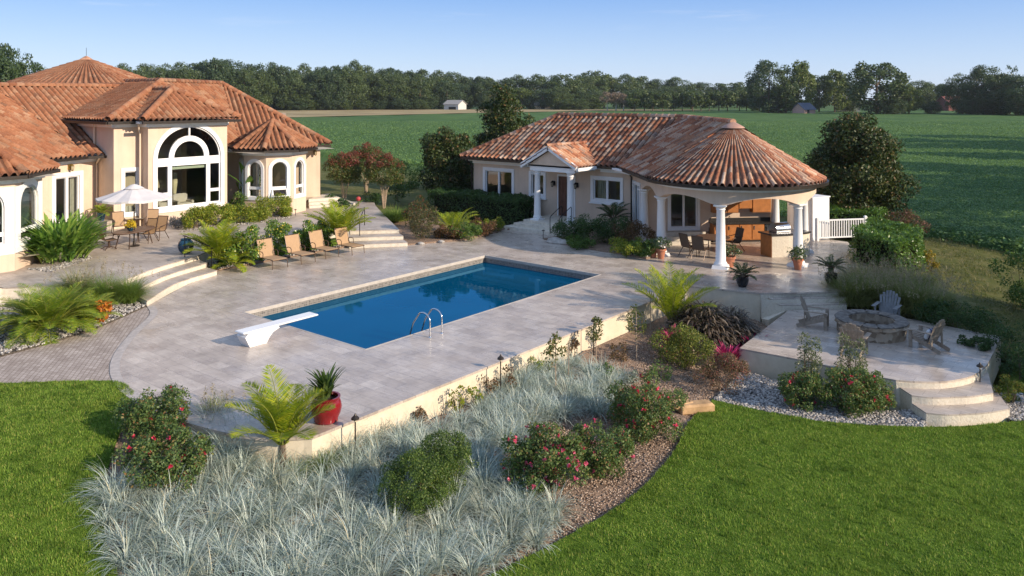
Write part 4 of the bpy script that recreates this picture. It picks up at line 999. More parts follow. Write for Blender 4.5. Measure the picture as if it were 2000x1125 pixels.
k.add([FW.pt(s0, .5, -.06), FW.pt(s1, .5, -.06), FW.pt(s1, 2.72, -.06), FW.pt(s0, 2.72, -.06)], [(0, 1, 2, 3)])
for za, zb2 in ((.65, 1.35), (1.5, 2.55)):
    for sa, sbb in ((s0 + .08, (s0 + s1) / 2 - .04), ((s0 + s1) / 2 + .04, s1 - .08)):
        k.add([FW.pt(a, z, o) for o in (-.06, -.035) for a, z in ((sa, za), (sbb, za), (sbb, zb2), (sa, zb2))], [(4, 5, 6, 7), (0, 1, 5, 4), (1, 2, 6, 5), (2, 3, 7, 6), (3, 0, 4, 7)])
o = k.build('front_door', DOORWOOD, gh); MB(GO).tube([FW.pt(s1 - .06, 1.45, -.05), FW.pt(s1 - .06, 1.45, .02), FW.pt(s1 - .06, 1.7, .02), FW.pt(s1 - .06, 1.7, -.05)], .015, 6).build('handle', BLACKM, o)
k = MB(GO); ring(k, FW, rectp(fs(1089), fs(1124), .5, 2.84), rectp(fs(1091), fs(1122), .5, 2.72), -.02, .04); k.build('door_casing', WHITE, gh)
for u in (1083, 1128): wall_lamp(FW.pt(fs(u), 2.3, .02), FW.n, gh, GO)
# portico
pc = MB(GO); px = (-26.2, -24.02)
prof = [(.25, 0), (.25, .1), (.22, .12), (.235, .2), (.19, .25), (.175, .9), (.15, 2.45), (.19, 2.5), (.16, 2.53), (.2, 2.62), (.24, 2.68)]
for x in px:
    c_ = MB(GO); c_.lathe(prof, (x, 34.35, .5), 20); c_.box((x, 34.35, .54), (.56, .56, .08)); c_.build('portico_column', WHITE, gh, smooth=True)
pb = MB(GO); pb.box((-25.11, 34.35, 3.30), (2.95, .34, .24)); pb.box((-25.11, 34.2, 3.45), (3.35, .1, .12))
for x in (-26.35, -23.87): pb.box((x, 35.3, 3.30), (.3, 1.95, .235))
ap = (-25.2, 33.95, 4.42); gl, gr = (-27.0, 33.95, 3.42), (-23.4, 33.95, 3.42)
for e in (gl, gr): pb.beam(Vector(e) + Vector((0, .04, .05)), Vector(ap) + Vector((0, .04, .05)), .12, .24)
pb.beam(Vector(gl) + Vector((-.05, .06, -.03)), Vector(gl) + Vector((-.05, 2.0, -.03)), .14, .16); pb.beam(Vector(gr) + Vector((.05, .06, -.03)), Vector(gr) + Vector((.05, 2.0, -.03)), .14, .16)
pb.build('portico_beam', WHITE, gh)
pb = MB(GO); pb.add([(-26.75, 34.15, 3.42), (-23.65, 34.15, 3.42), (-25.2, 34.15, 4.32)], [(0, 1, 2)]); pb.build('pediment', STUCCO, gh)
pb = MB(GO)
for k_, (e, z) in enumerate(((0, .5), (.38, .34), (.76, .17))): pb.slab([(-26.85 - e, 33.95 - e), (-23.5, 33.95 - e), (-23.5, 36.4), (-26.85 - e, 36.4)], -.2, z - .002 * k_)
pb.build('porch_steps', STEPST, gh)
for x in (-23.75, -24.35):
    MB(GO).tube([(x, 33.0, .12), (x, 33.0, .95), (x, 33.1, 1.05), (x, 34.0, 1.45), (x, 34.05, 1.4), (x, 34.05, .5)], .02, 6).build('porch_rail', BLACKM, gh)
# roof
rm = RoofMesh(GO); eL, eR, rL, rR = (-33.2, 35.8, GE), (-21.96, 35.8, GE), (-28.9, 40.1, 5.98), (-20.5, 40.1, 5.98)
za = 5.93; fl = (PC.x - 2.83, PC.y - 2.83, GE); cp = (PC.x, PC.y, za)
rm.plane([eL, eR, rR, rL], cwid=.335); rm.plane([eL, rL, (-33.2, 44.4, GE)]); rm.plane([rL, rR, (-18.6, 44.4, GE), (-33.2, 44.4, GE)])
rm.plane([eR, fl, cp, rR], cwid=.325); rm.plane([rR, cp, (PC.x + 2.83, PC.y + 2.83, GE), (-16.5, 42.2, GE)])
rm.plane([(-25.2, 33.9, 4.5), (-25.2, 37.65, 4.5), (-23.38, 35.9, 3.47), (-23.38, 33.9, 3.47)]); rm.plane([(-25.2, 33.9, 4.5), (-25.2, 37.65, 4.5), (-27.02, 35.9, 3.47), (-27.02, 33.9, 3.47)])
rm.cap((-25.2, 37.6, 4.5), (-25.2, 33.85, 4.5), .11)
for a, b in ((rR, rL), (rL, eL), (rL, (-33.2, 44.4, GE)), (cp, rR)): rm.cap(a, b, .15)
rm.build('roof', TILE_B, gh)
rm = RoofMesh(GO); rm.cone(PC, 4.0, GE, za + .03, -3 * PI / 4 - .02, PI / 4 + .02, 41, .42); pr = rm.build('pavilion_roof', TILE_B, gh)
MB(GO).lathe([(.52, za - .25), (.5, za - .21), (.36, za - .13), (.12, za + .0), (.02, za + .03)], (PC.x, PC.y, .07), 18, False).build('roof_cap', mat('pale_metal_cap', (.42, .25, .19), .6, .3), pr, smooth=True)
# pavilion beam with arched undersides, cornice, ceiling and columns
cols = [(PC - dp * 3.35 - dg * 3.0, 'e')] + [(PC + Vector((math.cos(a), math.sin(a))) * 3.38, 'c') for a in (-3 * PI / 4, -3 * PI / 4 + PI / 3, -3 * PI / 4 + 2 * PI / 3, PI / 4)] + [(PC + dp * 3.35 - dg * 3.0, 'e')]
prof = [(.30, 0), (.30, .10), (.27, .13), (.28, .2), (.215, .3), (.205, .9), (.17, 2.42), (.2, 2.46), (.175, 2.5), (.22, 2.56), (.26, 2.6)]
for p_, _ in cols:
    c_ = MB(GO); c_.lathe(prof, (p_.x, p_.y, 0), 24); c_.box((p_.x, p_.y, .07), (.66, .66, .14), math.atan2(p_.y - PC.y, p_.x - PC.x), taper=.9); c_.box((p_.x, p_.y, 2.63), (.52, .52, .06), math.atan2(p_.y - PC.y, p_.x - PC.x)); c_.build('pavilion_column', WHITE, gh, smooth=True)
path = []; n = 16
for k in range(n): t = k / n; path.append((cols[0][0].lerp(cols[1][0], t), t))
for seg in range(3):
    for k in range(n): t = k / n; a = -3 * PI / 4 + (seg + t) * PI / 3; path.append((PC + Vector((math.cos(a), math.sin(a))) * 3.38, t))
for k in range(n + 1): t = k / n; path.append((cols[4][0].lerp(cols[5][0], t), t if k < n else 0))
pts = [(q.x, q.y) for q, _ in path]; oo, ii_ = offs(pts, -.17), offs(pts, .17); bm_ = MB(GO); vs = []
for (q, t), a, b in zip(path, oo, ii_):
    zb_ = 2.66 + (.30 * math.sin(PI * min(1, max(0, (t - .1) / .8))) ** .7 if .1 < t < .9 else 0)
    vs += [(a[0], a[1], zb_), (a[0], a[1], 3.36), (b[0], b[1], 3.36), (b[0], b[1], zb_)]
bm_.add(vs, [(4 * i + j, 4 * i + 4 + j, 4 * i + 4 + (j + 1) % 4, 4 * i + (j + 1) % 4) for i in range(len(path) - 1) for j in range(4)])
bm_.build('pavilion_beam', STUCCO, gh)
edge = [(-22.3, 35.95)] + [tuple(PC - dp * 3.55 - dg * 3.2)] + [tuple(PC + Vector((math.cos(a), math.sin(a))) * 3.58) for a in np.linspace(-3 * PI / 4, PI / 4, 36)] + [tuple(PC + dp * 3.55 - dg * 3.4)]
cb = MB(GO)
cb.slab(offs(edge, -.02) + list(reversed(offs(edge, .3))), 3.22, 3.34, bottom=True); cb.slab(offs(edge, -.2) + list(reversed(offs(edge, .1))), 3.34, 3.44, bottom=True)
cb.build('cornice', WHITE, gh); cb = MB(GO); cornice(cb, [(-32.65, FY), (-27.0, FY)], GE - .08, .5, .1); cb.build('cornice', WHITE, gh); cb = MB(GO); cornice(cb, [(-23.4, FY), (-21.7, FY)], GE - .08, .5, .1); cb.build('cornice', WHITE, gh)
cl_ = [tuple(PC - dp * 3.5 - dg * 3.3)] + [tuple(PC + Vector((math.cos(a), math.sin(a))) * 3.5) for a in np.linspace(-3 * PI / 4, PI / 4, 30)] + [tuple(PC + dp * 3.5 - dg * 3.3)]
MB(GO).slab(cl_, 3.30, 3.31, sides=False).build('ceiling', STUCCO, gh)
eg = [eL, (-27.05, 35.8, GE)]; gutter(eg, .06, BRONZE, GO, gh)
gutter([(-23.35, 35.8, GE), eR, fl] + [(PC.x + 4.02 * math.cos(a), PC.y + 4.02 * math.sin(a), GE) for a in np.linspace(-3 * PI / 4, PI / 4, 40)], .06, BRONZE, GO, gh)
downpipe([(-21.7, 35.75, 3.35), (-21.5, 36.1, 3.15), (-21.35, 36.05, 3.0), (-21.35, 36.05, .1)], gh, GO, BRONZE); downpipe([(-32.9, 36.0, 3.3), (-32.7, 36.25, 3.0), (-32.7, 36.25, 0)], gh, GO, BRONZE)
# step under the sliding door
k = MB(GO); a, b = sl[0][0] - .9, sl[1][0] + .3
for o1_, z in ((.38, .5), (.72, .33), (1.06, .17)): k.slab([tuple(BW.pt(s, 0, o).xy) for s, o in ((a, 0), (b, 0), (b, o1_), (a, o1_))], 0, z)
k.build('door_steps', STEPST, gh)
# ------------------------------------------------------------------ outdoor kitchen
ang45 = PI / 4
def bwp(s, z, o): p = BW.pt(s, z, o); return p
kc = thing('kitchen_counter', 'orange wood kitchen counter with dark top along the pavilion back wall', 'kitchen counter', BW.pt(5.0, 0, .3))
s0, s1 = BW.s_at(1382) + .1, 6.55
def bbox(mb, a, b, o0, o1, z0, z1):
    c = BW.pt((a + b) / 2, (z0 + z1) / 2, (o0 + o1) / 2); mb.box(c, (b - a, o1 - o0, z1 - z0), ang45)
k = MB(kc.location); bbox(k, s0, s1 - .55, .03, .6, .1, .9); k.build('cabinet', CABWOOD, kc)
k = MB(kc.location); bbox(k, s0 - .05, s1, .0, .68, .9, .95); bbox(k, s0, s1, .02, .55, 0, .1); bbox(k, s0, s1, .01, .05, .95, 1.12); k.build('worktop', COUNTER, kc)
for i in range(4):
    a = s0 + i * (s1 - .55 - s0) / 4; k = MB(kc.location); bbox(k, a + .03, a + (s1 - .55 - s0) / 4 - .03, .601, .625, .14, .86); o = k.build('cabinet_door', CABWOOD, kc); k = MB(kc.location); bbox(k, a + .1, a + .14, .626, .65, .62, .8); k.build('handle', CHROME, o)
k = MB(kc.location); k.tube([BW.pt(4.3, .95, .3), BW.pt(4.3, 1.2, .3), BW.pt(4.3, 1.27, .38), BW.pt(4.3, 1.2, .46)], .015, 6); k.build('tap', CHROME, kc)
fr = thing('fridge', 'small steel fronted fridge at the end of the kitchen counter', 'fridge', BW.pt(s1 - .28, 0, .3))
k = MB(fr.location); bbox(k, s1 - .53, s1 - .02, .05, .58, .1, .88); k.build('body', BLACKM, fr)
k = MB(fr.location); bbox(k, s1 - .5, s1 - .05, .585, .62, .12, .86); o = k.build('door', CHROME, fr); k = MB(fr.location); bbox(k, s1 - .46, s1 - .44, .63, .66, .3, .75); k.build('handle', BLACKM, o)
wc = thing('wall_cabinets', 'row of orange wood cabinets hung on the pavilion back wall', 'cabinet', BW.pt(5.2, 1.4, .2))
for a, b, z0 in ((s0 + .05, s0 + .75, 1.42), (s0 + .77, s0 + 1.35, 1.42), (s0 + 1.37, s0 + 2.05, 1.62), (s0 + 2.07, s1 - .1, 1.42)):
    k = MB(wc.location); bbox(k, a, b, .01, .36, z0, 2.35); o = k.build('cabinet_box', CABWOOD, wc); k = MB(wc.location); bbox(k, a + .03, b - .03, .361, .38, z0 + .03, 2.32); k.build('cabinet_door', CABWOOD, o)
# grill island
gi = Vector(at(1508, 503)); gd = Vector((.5, .866)); gn = Vector((.866, -.5))
isl = thing('grill_island', 'stone faced grill island with a dark counter between pavilion columns', 'kitchen island', (gi.x + .4, gi.y + .8, 0))
ft = [gi + gd * (2.1 * t) + gn * (.16 * math.sin(PI * t)) for t in np.linspace(0, 1, 9)]; bk = [p - gn * .78 for p in ft]
MB(isl.location).slab([tuple(p) for p in ft] + [tuple(p) for p in reversed(bk)], 0, .98).build('stone_face', SPLIT, isl)
k = MB(isl.location); a, b = ft[0] - gd * .012, bk[0] - gd * .012; k.beam((a.x * .5 + b.x * .5, a.y * .5 + b.y * .5, 0), (a.x * .5 + b.x * .5, a.y * .5 + b.y * .5, .97), .03, .74, up=(gn.x, gn.y, 0)); k.build('wood_end_panel', CABWOOD, isl)
t_ = [p + gn * .08 for p in ft]; tb_ = [p - gn * .08 for p in bk]; t_[0] -= gd * .1; tb_[0] -= gd * .1
MB(isl.location).slab([tuple(p) for p in t_] + [tuple(p) for p in reversed(tb_)], .98, 1.05, bottom=True).build('counter', COUNTER, isl)
q = gi + gd * .75 - gn * .4
gr_ = thing('barbecue_grill', 'domed steel barbecue grill set on the stone island', 'grill', (q.x, q.y, 1.05), math.atan2(gd.y, gd.x))
k = MB(); k.box((0, 0, .06), (.8, .55, .12), bev=.02); k.build('firebox', CHROME, gr_)
k = MB(); vs = []; 
for i in range(17):
    a = PI * i / 16; vs += [(-.38, .27 * math.cos(a), .12 + .30 * math.sin(a)), (.38, .27 * math.cos(a), .12 + .30 * math.sin(a))]
k.add(vs, [(2 * i, 2 * i + 1, 2 * i + 3, 2 * i + 2) for i in range(16)] + [tuple(range(0, 34, 2)), tuple(range(33, 0, -2))]); o = k.build('hood', CHROME, gr_, smooth=True); k = MB(); k.tube([(-.28, -.27, .28), (-.28, -.33, .28), (.28, -.33, .28), (.28, -.27, .28)], .014, 6); k.build('handle', BLACKM, o)

# ------------------------------------------------------------------ chairs and tables
def sling_chair(name, label, cat, swivel=False, sling=SLING, group=None):
    """tall backed sling dining chair, seat facing local -y"""
    t = thing(name, label, cat, group=group)
    s = MB(); n = 7
    pr = [(-.24, .43)] + [(-.22, .44), (-.1, .42), (.05, .40), (.18, .41), (.25, .46), (.30, .62), (.36, .85), (.42, 1.04)]
    vs = []
    for y, z in pr: vs += [(-.24, y, z), (.24, y, z)]
    m = len(pr); vs += [(x, y, z - .015) for (x, y, z) in vs]
    s.add(vs, [(2 * i, 2 * i + 1, 2 * i + 3, 2 * i + 2) for i in range(m - 1)] + [(2 * m + 2 * i + 2, 2 * m + 2 * i + 3, 2 * m + 2 * i + 1, 2 * m + 2 * i) for i in range(m - 1)])
    s.build('sling', sling, t)
    f = MB()
    for x in (-.26, .26): f.tube([(x, y, z) for y, z in pr], .017, 6)
    f.tube([(-.26, .42, 1.04), (.26, .42, 1.04)], .017, 6); f.tube([(-.26, -.24, .43), (.26, -.24, .43)], .017, 6); f.build('frame', BROWNM, t)
    for x in (-.29, .29):
        a = MB(); a.tube([(x, -.25, .30), (x, -.27, .58), (x, -.22, .65), (x, .1, .66), (x, .33, .70)], .016, 6); a.build('arm', BROWNM, t)
    if swivel:
        b = MB(); b.lathe([(.05, .08), (.04, .4)], (0, 0, 0), 10); b.build('pedestal', BROWNM, t)
        for i in range(4): a = PI / 4 + i * PI / 2; b = MB(); b.tube([(0, 0, .12), (.2 * math.cos(a), .2 * math.sin(a), .1), (.34 * math.cos(a), .34 * math.sin(a), .02)], .02, 6); b.build('leg', BROWNM, t)
    else:
        for x in (-.29, .29):
            b = MB(); b.tube([(x, -.25, .4), (x, -.30, .01)], .016, 6); b.build('leg', BROWNM, t)
            b = MB(); b.tube([(x, .1, .42), (x, .42, .01)], .016, 6); b.build('leg', BROWNM, t)
    return t
def face(px, py, cx, cy): return math.atan2(cy - py, cx - px) + PI / 2
TZ0 = .54
tp = Vector(at(262, 449, 1.26)); TD = Vector((-.45, .89)).normalized(); TN = Vector((TD.y, -TD.x))
def oval(mb, a, b, z0, z1, n=28): mb.slab([(a * math.cos(2 * PI * k / n), b * math.sin(2 * PI * k / n)) for k in range(n)], z0, z1, bottom=True)
tab = thing('dining_table', 'long oval brown dining table under the grey parasol on the terrace', 'table', (tp.x, tp.y, TZ0), math.atan2(TD.y, TD.x))
k = MB(); oval(k, 1.15, .6, .70, .735); k.build('table_top', TABLET, tab); k = MB(); oval(k, 1.05, .52, .66, .70); k.build('apron', BROWNM, tab)
for x, y in ((-.7, -.3), (.7, -.3), (-.7, .3), (.7, .3)): k = MB(); k.tube([(x * .85, y * .8, .68), (x * .95, y, .4), (x * 1.1, y * 1.15, .01)], .025, 6); k.build('leg', BROWNM, tab)
CH = [((213, 487), 1, 'tan swivel chair at the near end of the oval table, back to the pool'), ((188, 478), 1, 'tan chair beside the tall ginger clump, behind the nearest swivel chair'), ((233, 458), 0, 'tan chair across the oval table, before the dark wall recess'),
      ((287, 474), 0, 'tan sling chair at the right of the oval table, its back to the blue urn'), ((308, 468), 0, 'rightmost tan sling chair of the oval terrace table, its side to the camera'), ((296, 452), 0, 'tall tan sling chair behind the oval table under the great arched window')]
proto = {}
G1 = 'sling chairs around the oval terrace table'
for (u, v), sw, lab in CH:
    p = at(u, v, TZ0); rz = face(p[0], p[1], tp.x, tp.y)
    if sw not in proto:
        proto[sw] = sling_chair('dining_chair', lab, 'chair', bool(sw), group=G1); o = proto[sw]; o.location = (*p, TZ0); o.rotation_euler = (0, 0, rz)
    else: dup(proto[sw], (*p, TZ0), rz, lab)
# parasol
um = thing('parasol', 'pale grey parasol open over the oval terrace table', 'parasol', (tp.x, tp.y, TZ0))
k = MB(); k.tube([(0, 0, 0), (0, 0, 2.72)], .022, 8); k.tube([(0, 0, 0), (0, 0, 1.5)], .03, 8); k.build('pole', BRONZE, um)
k = MB(); k.lathe([(.22, 0), (.23, .04), (.07, .07), (.05, .22)], (0, 0, 0), 18); k.build('base', BRONZE, um)
k = MB(); R, n = 1.55, 8; rings = [(.0, 2.70), (.28, 2.60), (.7, 2.45), (1.1, 2.31), (R, 2.18)]
vs = []; fs = []
for r, z in rings:
    for j in range(n * 4):
        a = 2 * PI * j / (n * 4) + .2; e = abs(((j / 4) % 1) - .5) * 2; rr = r * (.94 + .06 * e); vs.append((rr * math.cos(a), rr * math.sin(a), z - .035 * (1 - e) * r))
for i in range(len(rings) - 1):
    for j in range(n * 4): jj = (j + 1) % (n * 4); fs.append((i * n * 4 + j, i * n * 4 + jj, (i + 1) * n * 4 + jj, (i + 1) * n * 4 + j))
b0 = (len(rings) - 1) * n * 4; b1 = len(vs)
for j in range(n * 4): x, y, z = vs[b0 + j]; vs.append((x * 1.003, y * 1.003, z - .09))
for j in range(n * 4): jj = (j + 1) % (n * 4); fs.append((b0 + j, b0 + jj, b1 + jj, b1 + j))
k.add(vs, fs); cp_ = k.build('canopy', CANVAS, um)
k = MB(); k.lathe([(.42, 2.57), (.2, 2.70), (.03, 2.76)], (0, 0, 0), 16, False); k.build('vent', CANVAS, cp_)
for j in range(8): a = .2 + j * PI / 4 + PI / 8 * 0; k = MB(); k.beam((0, 0, 2.6), (R * .98 * math.cos(a), R * .98 * math.sin(a), 2.14), .02); k.build('rib', BRONZE, um)
# bowl of flowers on the table
bw_ = thing('flower_bowl', 'blue bowl of yellow flowers on the oval terrace table', 'flower bowl', (tp.x + .2, tp.y - .25, TZ0 + .735))
k = MB(); k.lathe([(.08, 0), (.15, .1), (.16, .16), (.14, .16), (.1, .1)], n=16); k.build('bowl', BLUEGLAZE, bw_)
P, D, N, L, W_, *_ = crown_leaves(420, (.24, .24, .12), 14, .07, .08, .05, 3); V, F = leaves(P + [0, 0, .26], D, N, L, W_); npmesh('flowers', V, F, L_YELLOWF, bw_)
# pavilion table and chairs
tq = at(1392, 463, .72)
tab2 = thing('round_table', 'round brown table standing under the pavilion roof', 'table', (*tq, 0))
k = MB(); oval(k, .78, .78, .70, .735); k.build('table_top', TABLET, tab2); k = MB(); k.lathe([(.7, .66), (.72, .70)]); k.build('apron', BROWNM, tab2)
for i in range(4): a = PI / 4 + i * PI / 2; k = MB(); k.tube([(.5 * math.cos(a), .5 * math.sin(a), .68), (.55 * math.cos(a), .55 * math.sin(a), .3), (.62 * math.cos(a), .62 * math.sin(a), .01)], .024, 6); k.build('leg', BROWNM, tab2)
CH2 = [((1347, 500), 'brown chair nearest the front left column, at the pavilion table'), ((1368, 505), 'brown chair on the pool side of the pavilion table, right of the nearest one'), ((1372, 468), 'pale backed chair in front of the sliding door, behind the pavilion table'), ((1432, 490), 'brown chair right of the middle column at the pavilion table'), ((1418, 468), 'pale chair in front of the kitchen cabinets, behind the middle column')]
pr = None
for (u, v), lab in CH2:
    p = at(u, v); rz = face(p[0], p[1], tq[0], tq[1])
    if pr is None: pr = sling_chair('patio_chair', lab, 'chair', False, SLING_D, 'chairs around the pavilion table'); pr.location = (*p, 0); pr.rotation_euler = (0, 0, rz)
    else: dup(pr, (*p, 0), rz, lab)
# ------------------------------------------------------------------ loungers
lo = thing('sun_lounger', 'tan sling lounger nearest the curved steps, first of four', 'sun lounger', group='tan loungers in a row beside the pool')
k = MB(); w = .33
def slingstrip(mb, prof, w, th=.02):
    vs = []; m = len(prof)
    for y, z in prof: vs += [(-w, y, z), (w, y, z)]
    vs += [(x, y, z - th) for x, y, z in vs]
    mb.add(vs, [(2 * i, 2 * i + 1, 2 * i + 3, 2 * i + 2) for i in range(m - 1)] + [(2 * m + 2 * i + 2, 2 * m + 2 * i + 3, 2 * m + 2 * i + 1, 2 * m + 2 * i) for i in range(m - 1)] + [(0, 1, 2 * m + 1, 2 * m), (2 * m - 2, 2 * m - 1, 4 * m - 1, 4 * m - 2)])
slingstrip(k, [(-1.0, .385), (-.9, .40), (-.4, .385), (.02, .38)], w); k.build('seat', SLING, lo)
k = MB(); slingstrip(k, [(.0, .39), (.06, .5), (.16, .82), (.24, 1.08)], w); k.build('backrest', SLING, lo)
k = MB()
for x in (-.35, .35): k.tube([(x, -1.02, .36), (x, -.9, .385), (x, .75, .365)], .018, 6); k.tube([(x, .0, .385), (x, .06, .5), (x, .25, 1.09)], .018, 6)
for y, z in ((-1.02, .36), (.75, .365), (.25, 1.09)): k.tube([(-.35, y, z), (.35, y, z)], .018, 6)
k.build('frame', BROWNM, lo)
for x in (-.355, .355):
    for y in (-.98, .72): b = MB(); b.tube([(x, y, .37), (x, y - .04 * (1 if y < 0 else -1), .01)], .018, 6); b.build('leg', BROWNM, lo)
    b = MB(); b.tube([(x, -.25, .38), (x, -.27, .55), (x, -.2, .62), (x, -.02, .63), (x, .08, .58), (x, .08, .5)], .017, 6); b.build('arm', BROWNM, lo)
LL = ['second tan sling lounger from the curved steps', 'third tan sling lounger from the curved steps, next to the last', 'tan sling lounger beside the straight garden steps, last of four']
lp = [at(549, 524), at(603, 514), at(649, 504), at(699, 497)]
for i, p in enumerate(lp):
    loc = (p[0] - 1.0, p[1] + .0, 0); rz = PI / 2 - .05 + .02 * i
    if i == 0: lo.location = loc; lo.rotation_euler = (0, 0, rz)
    else: dup(lo, loc, rz, LL[i - 1])
# ------------------------------------------------------------------ diving board and pool ladder rails
db = thing('diving_board', 'white diving board on a moulded stand at the near end of the pool', 'diving board', (-20.45, 13.4, 0))
k = MB(); k.box((0, .64, .43), (.46, 2.6, .05), bev=.02); k.build('board', WHITE, db)
k = MB(); pr_ = [(-.45, 0), (-.6, .30), (-.5, .40), (.5, .40), (.55, .35), (.32, .27), (.2, .15), (.1, 0)]
for x0, x1, sgn in ((-.22, .22, 1),): k.add([(x, y, z) for x in (x0, x1) for y, z in pr_], [tuple(range(8)), tuple(range(15, 7, -1))] + [(i, i + 8, (i + 1) % 8 + 8, (i + 1) % 8) for i in range(8)])
k.build('stand', mat('white_fibreglass', (.74, .74, .75), .4, .4, 0, .03, 3), db)
for i, (u, v, lab) in enumerate(((840, 659, 'steel pool ladder rail at the pool edge, nearer the diving board'), (863, 651, 'steel pool ladder rail at the pool edge, farther from the diving board'))):
    p = at(u, v); 
    if i == 0:
        lr = thing('ladder_rail', lab, 'pool rail', (*p, 0), group='steel ladder rails on the pool edge'); k = MB(); a = [(0, 0, 0), (0, 0, .45)] + [(-.28 + .28 * math.cos(t), 0, .45 + .24 * math.sin(t)) for t in np.linspace(.3, 2.2, 7)] + [(-.72, 0, .3), (-.86, 0, -.05), (-.9, 0, -.6)]
        k.tube(a, .024, 10); k.build('rail', CHROME, lr, smooth=True); k = MB(); k.lathe([(.055, 0), (.05, .02), (.03, .03)], n=12); k.build('flange', CHROME, lr)
    else: dup(lr, (*p, 0), None, lab)
# ------------------------------------------------------------------ fire pit and garden chairs
fpx = at(1702, 652, -.5)
fp = thing('fire_pit', 'round fire pit of rough stone in the middle of the lower terrace', 'fire pit', (*fpx, -.5))
k = MB(); n = 30; vs = []; R0 = 1.03
prof = [(R0, 0), (R0 + .02, .36), (R0 + .08, .37), (R0 + .07, .46), (R0 - .36, .46), (R0 - .36, .1)]
for i, (r, z) in enumerate(prof):
    for j in range(n): a = 2 * PI * j / n; q = r * (1 + random.uniform(-.03, .03)); vs.append((q * math.cos(a), q * math.sin(a), z + (random.uniform(-.02, .02) if i in (2, 3, 4) else 0)))
k.add(vs, [(i * n + j, i * n + (j + 1) % n, (i + 1) * n + (j + 1) % n, (i + 1) * n + j) for i in range(len(prof) - 1) for j in range(n)]); k.build('stone_ring', FSTONE, fp)
k = MB(); k.lathe([(.02, .12), (.8, .12)], n=24, cap=False); k.build('ash_bed', SOIL, fp)
k = MB()
for j in range(14): a = 2 * PI * j / 14; k.box(((R0 - .14) * math.cos(a), (R0 - .14) * math.sin(a), .485), (.40 + random.uniform(-.03, .03), .43, .05), a, bev=.015)
k.build('cap_stones', mat('grey_cap_stone', (.19, .17, .15), .8, .15, 0, .3, 6, 18, .4), fp)
def adirondack(label, m, group):
    """slatted garden chair facing local -y"""
    t = thing('garden_chair', label, 'garden chair', group=group)
    k = MB()
    for i in range(7): a = i / 6; k.box((0, -.38 + .54 * a, .40 - .17 * a), (.52, .075, .02), rx=-.3)
    k.build('seat', m, t)
    k = MB()
    for i in range(7):
        x = (i - 3) * .085; h = .82 - .022 * (i - 3) ** 2; f = (i - 3) * .032
        p0, p1 = Vector((x * .82, .14, .22)), Vector((x * 1.12 + f * .2, .14 + h * .36, .22 + h * .94)); k.beam(p0, p1, .078, .02, up=(0, 1, -.4))
        k.lathe([(.0395, -.01), (.0395, .01)], p1, 10) if False else None
    k.beam((-.27, .24, .45), (.27, .24, .45), .03, .06); k.beam((-.28, .36, .80), (.28, .36, .80), .03, .05); k.build('backrest', m, t)
    for s in (-1, 1):
        a = MB(); a.box((s * .34, -.08, .565), (.14, .74, .022), bev=.01); a.build('arm', m, t)
        a = MB(); a.box((s * .29, -.38, .28), (.035, .11, .56)); a.build('leg', m, t)
        a = MB(); a.beam((s * .265, -.42, .37), (s * .265, .52, .04), .03, .12); a.beam((s * .30, .28, .12), (s * .30, .26, .56), .03, .08); a.build('leg', m, t)
    return t
CG = 'weathered garden chairs around the fire pit'
a0 = None
for (u, v, rot, m, lab) in ((1590, 638, None, WOODGREY, 'weathered wooden garden chair nearest the pavilion steps, facing the fire pit'), (1733, 628, None, WOODBLUE, 'grey garden chair behind the fire pit, in front of the tall grasses'), (1668, 690, None, WOODGREY, 'wooden garden chair nearest the camera at the fire pit, behind the roses'), (1812, 681, None, WOODGREY, 'wooden garden chair right of the fire pit with a striped cushion')):
    p = at(u, v, -.5); rz = face(p[0], p[1], *fpx)
    if m is WOODGREY and a0 is not None: dup(a0, (*p, -.5), rz, lab)
    else:
        o = adirondack(lab, m, CG); o.location = (*p, -.5); o.rotation_euler = (0, 0, rz)
        if m is WOODGREY: a0 = o
p = at(1812, 681, -.5); rz = face(p[0], p[1], *fpx)
def make_stripe():
    m, nt, out = nt_new('blue_striped_cotton'); tc = nd(nt, 'ShaderNodeTexCoord'); sx = nd(nt, 'ShaderNodeSeparateXYZ'); nt.links.new(tc.outputs['Object'], sx.inputs[0])
    f = mathn(nt, 'FRACT', mathn(nt, 'MULTIPLY', sx.outputs[0], 7)); finish(nt, out, mixc(nt, (.65, .65, .66), (.02, .06, .28), mathn(nt, 'GREATER_THAN', f, .5)), .9, .1); return m
cu = thing('cushion', 'blue and white striped cushion on the right hand garden chair', 'cushion', (p[0], p[1], -.5), rz)
k = MB(); k.box((0, .07, .47), (.40, .12, .36), rx=-.38, bev=.05); k.build('cover', make_stripe(), cu)
# ------------------------------------------------------------------ path lights, rails, fence, sheds
def pathlight(p, z, h, label):
    t = thing('path_light', label, 'garden light', (p[0], p[1], z), group='slim mushroom topped path lights')
    k = MB(); k.tube([(0, 0, -.05), (0, 0, h)], .016, 6); k.build('post', BRONZE, t)
    k = MB(); k.lathe([(.09, h - .02), (.085, h + .01), (.03, h + .06), (.012, h + .10)], n=14); k.build('shade', BRONZE, t); k = MB(); k.lathe([(.03, h - .07), (.03, h - .01)], n=8); k.build('lamp', LAMPGL, t); return t
PLS = [((-13.55, 11.25), .93, 'path light nearest the red pot at the deck corner'), ((-13.5, 16.1), .98, 'path light by the deck wall right of the pool ladder rails'), ((-13.5, 20.55), 1.0, 'path light by the deck wall between the two saplings'), (at(1914, 768, -1.0), .9, 'path light at the right end of the fire terrace steps'), (at(1061, 467, 0), .45, 'short path light beside the guest house porch steps'), (at(577, 421, .54), .35, 'short path light by the side door steps of the villa')]
t0 = None
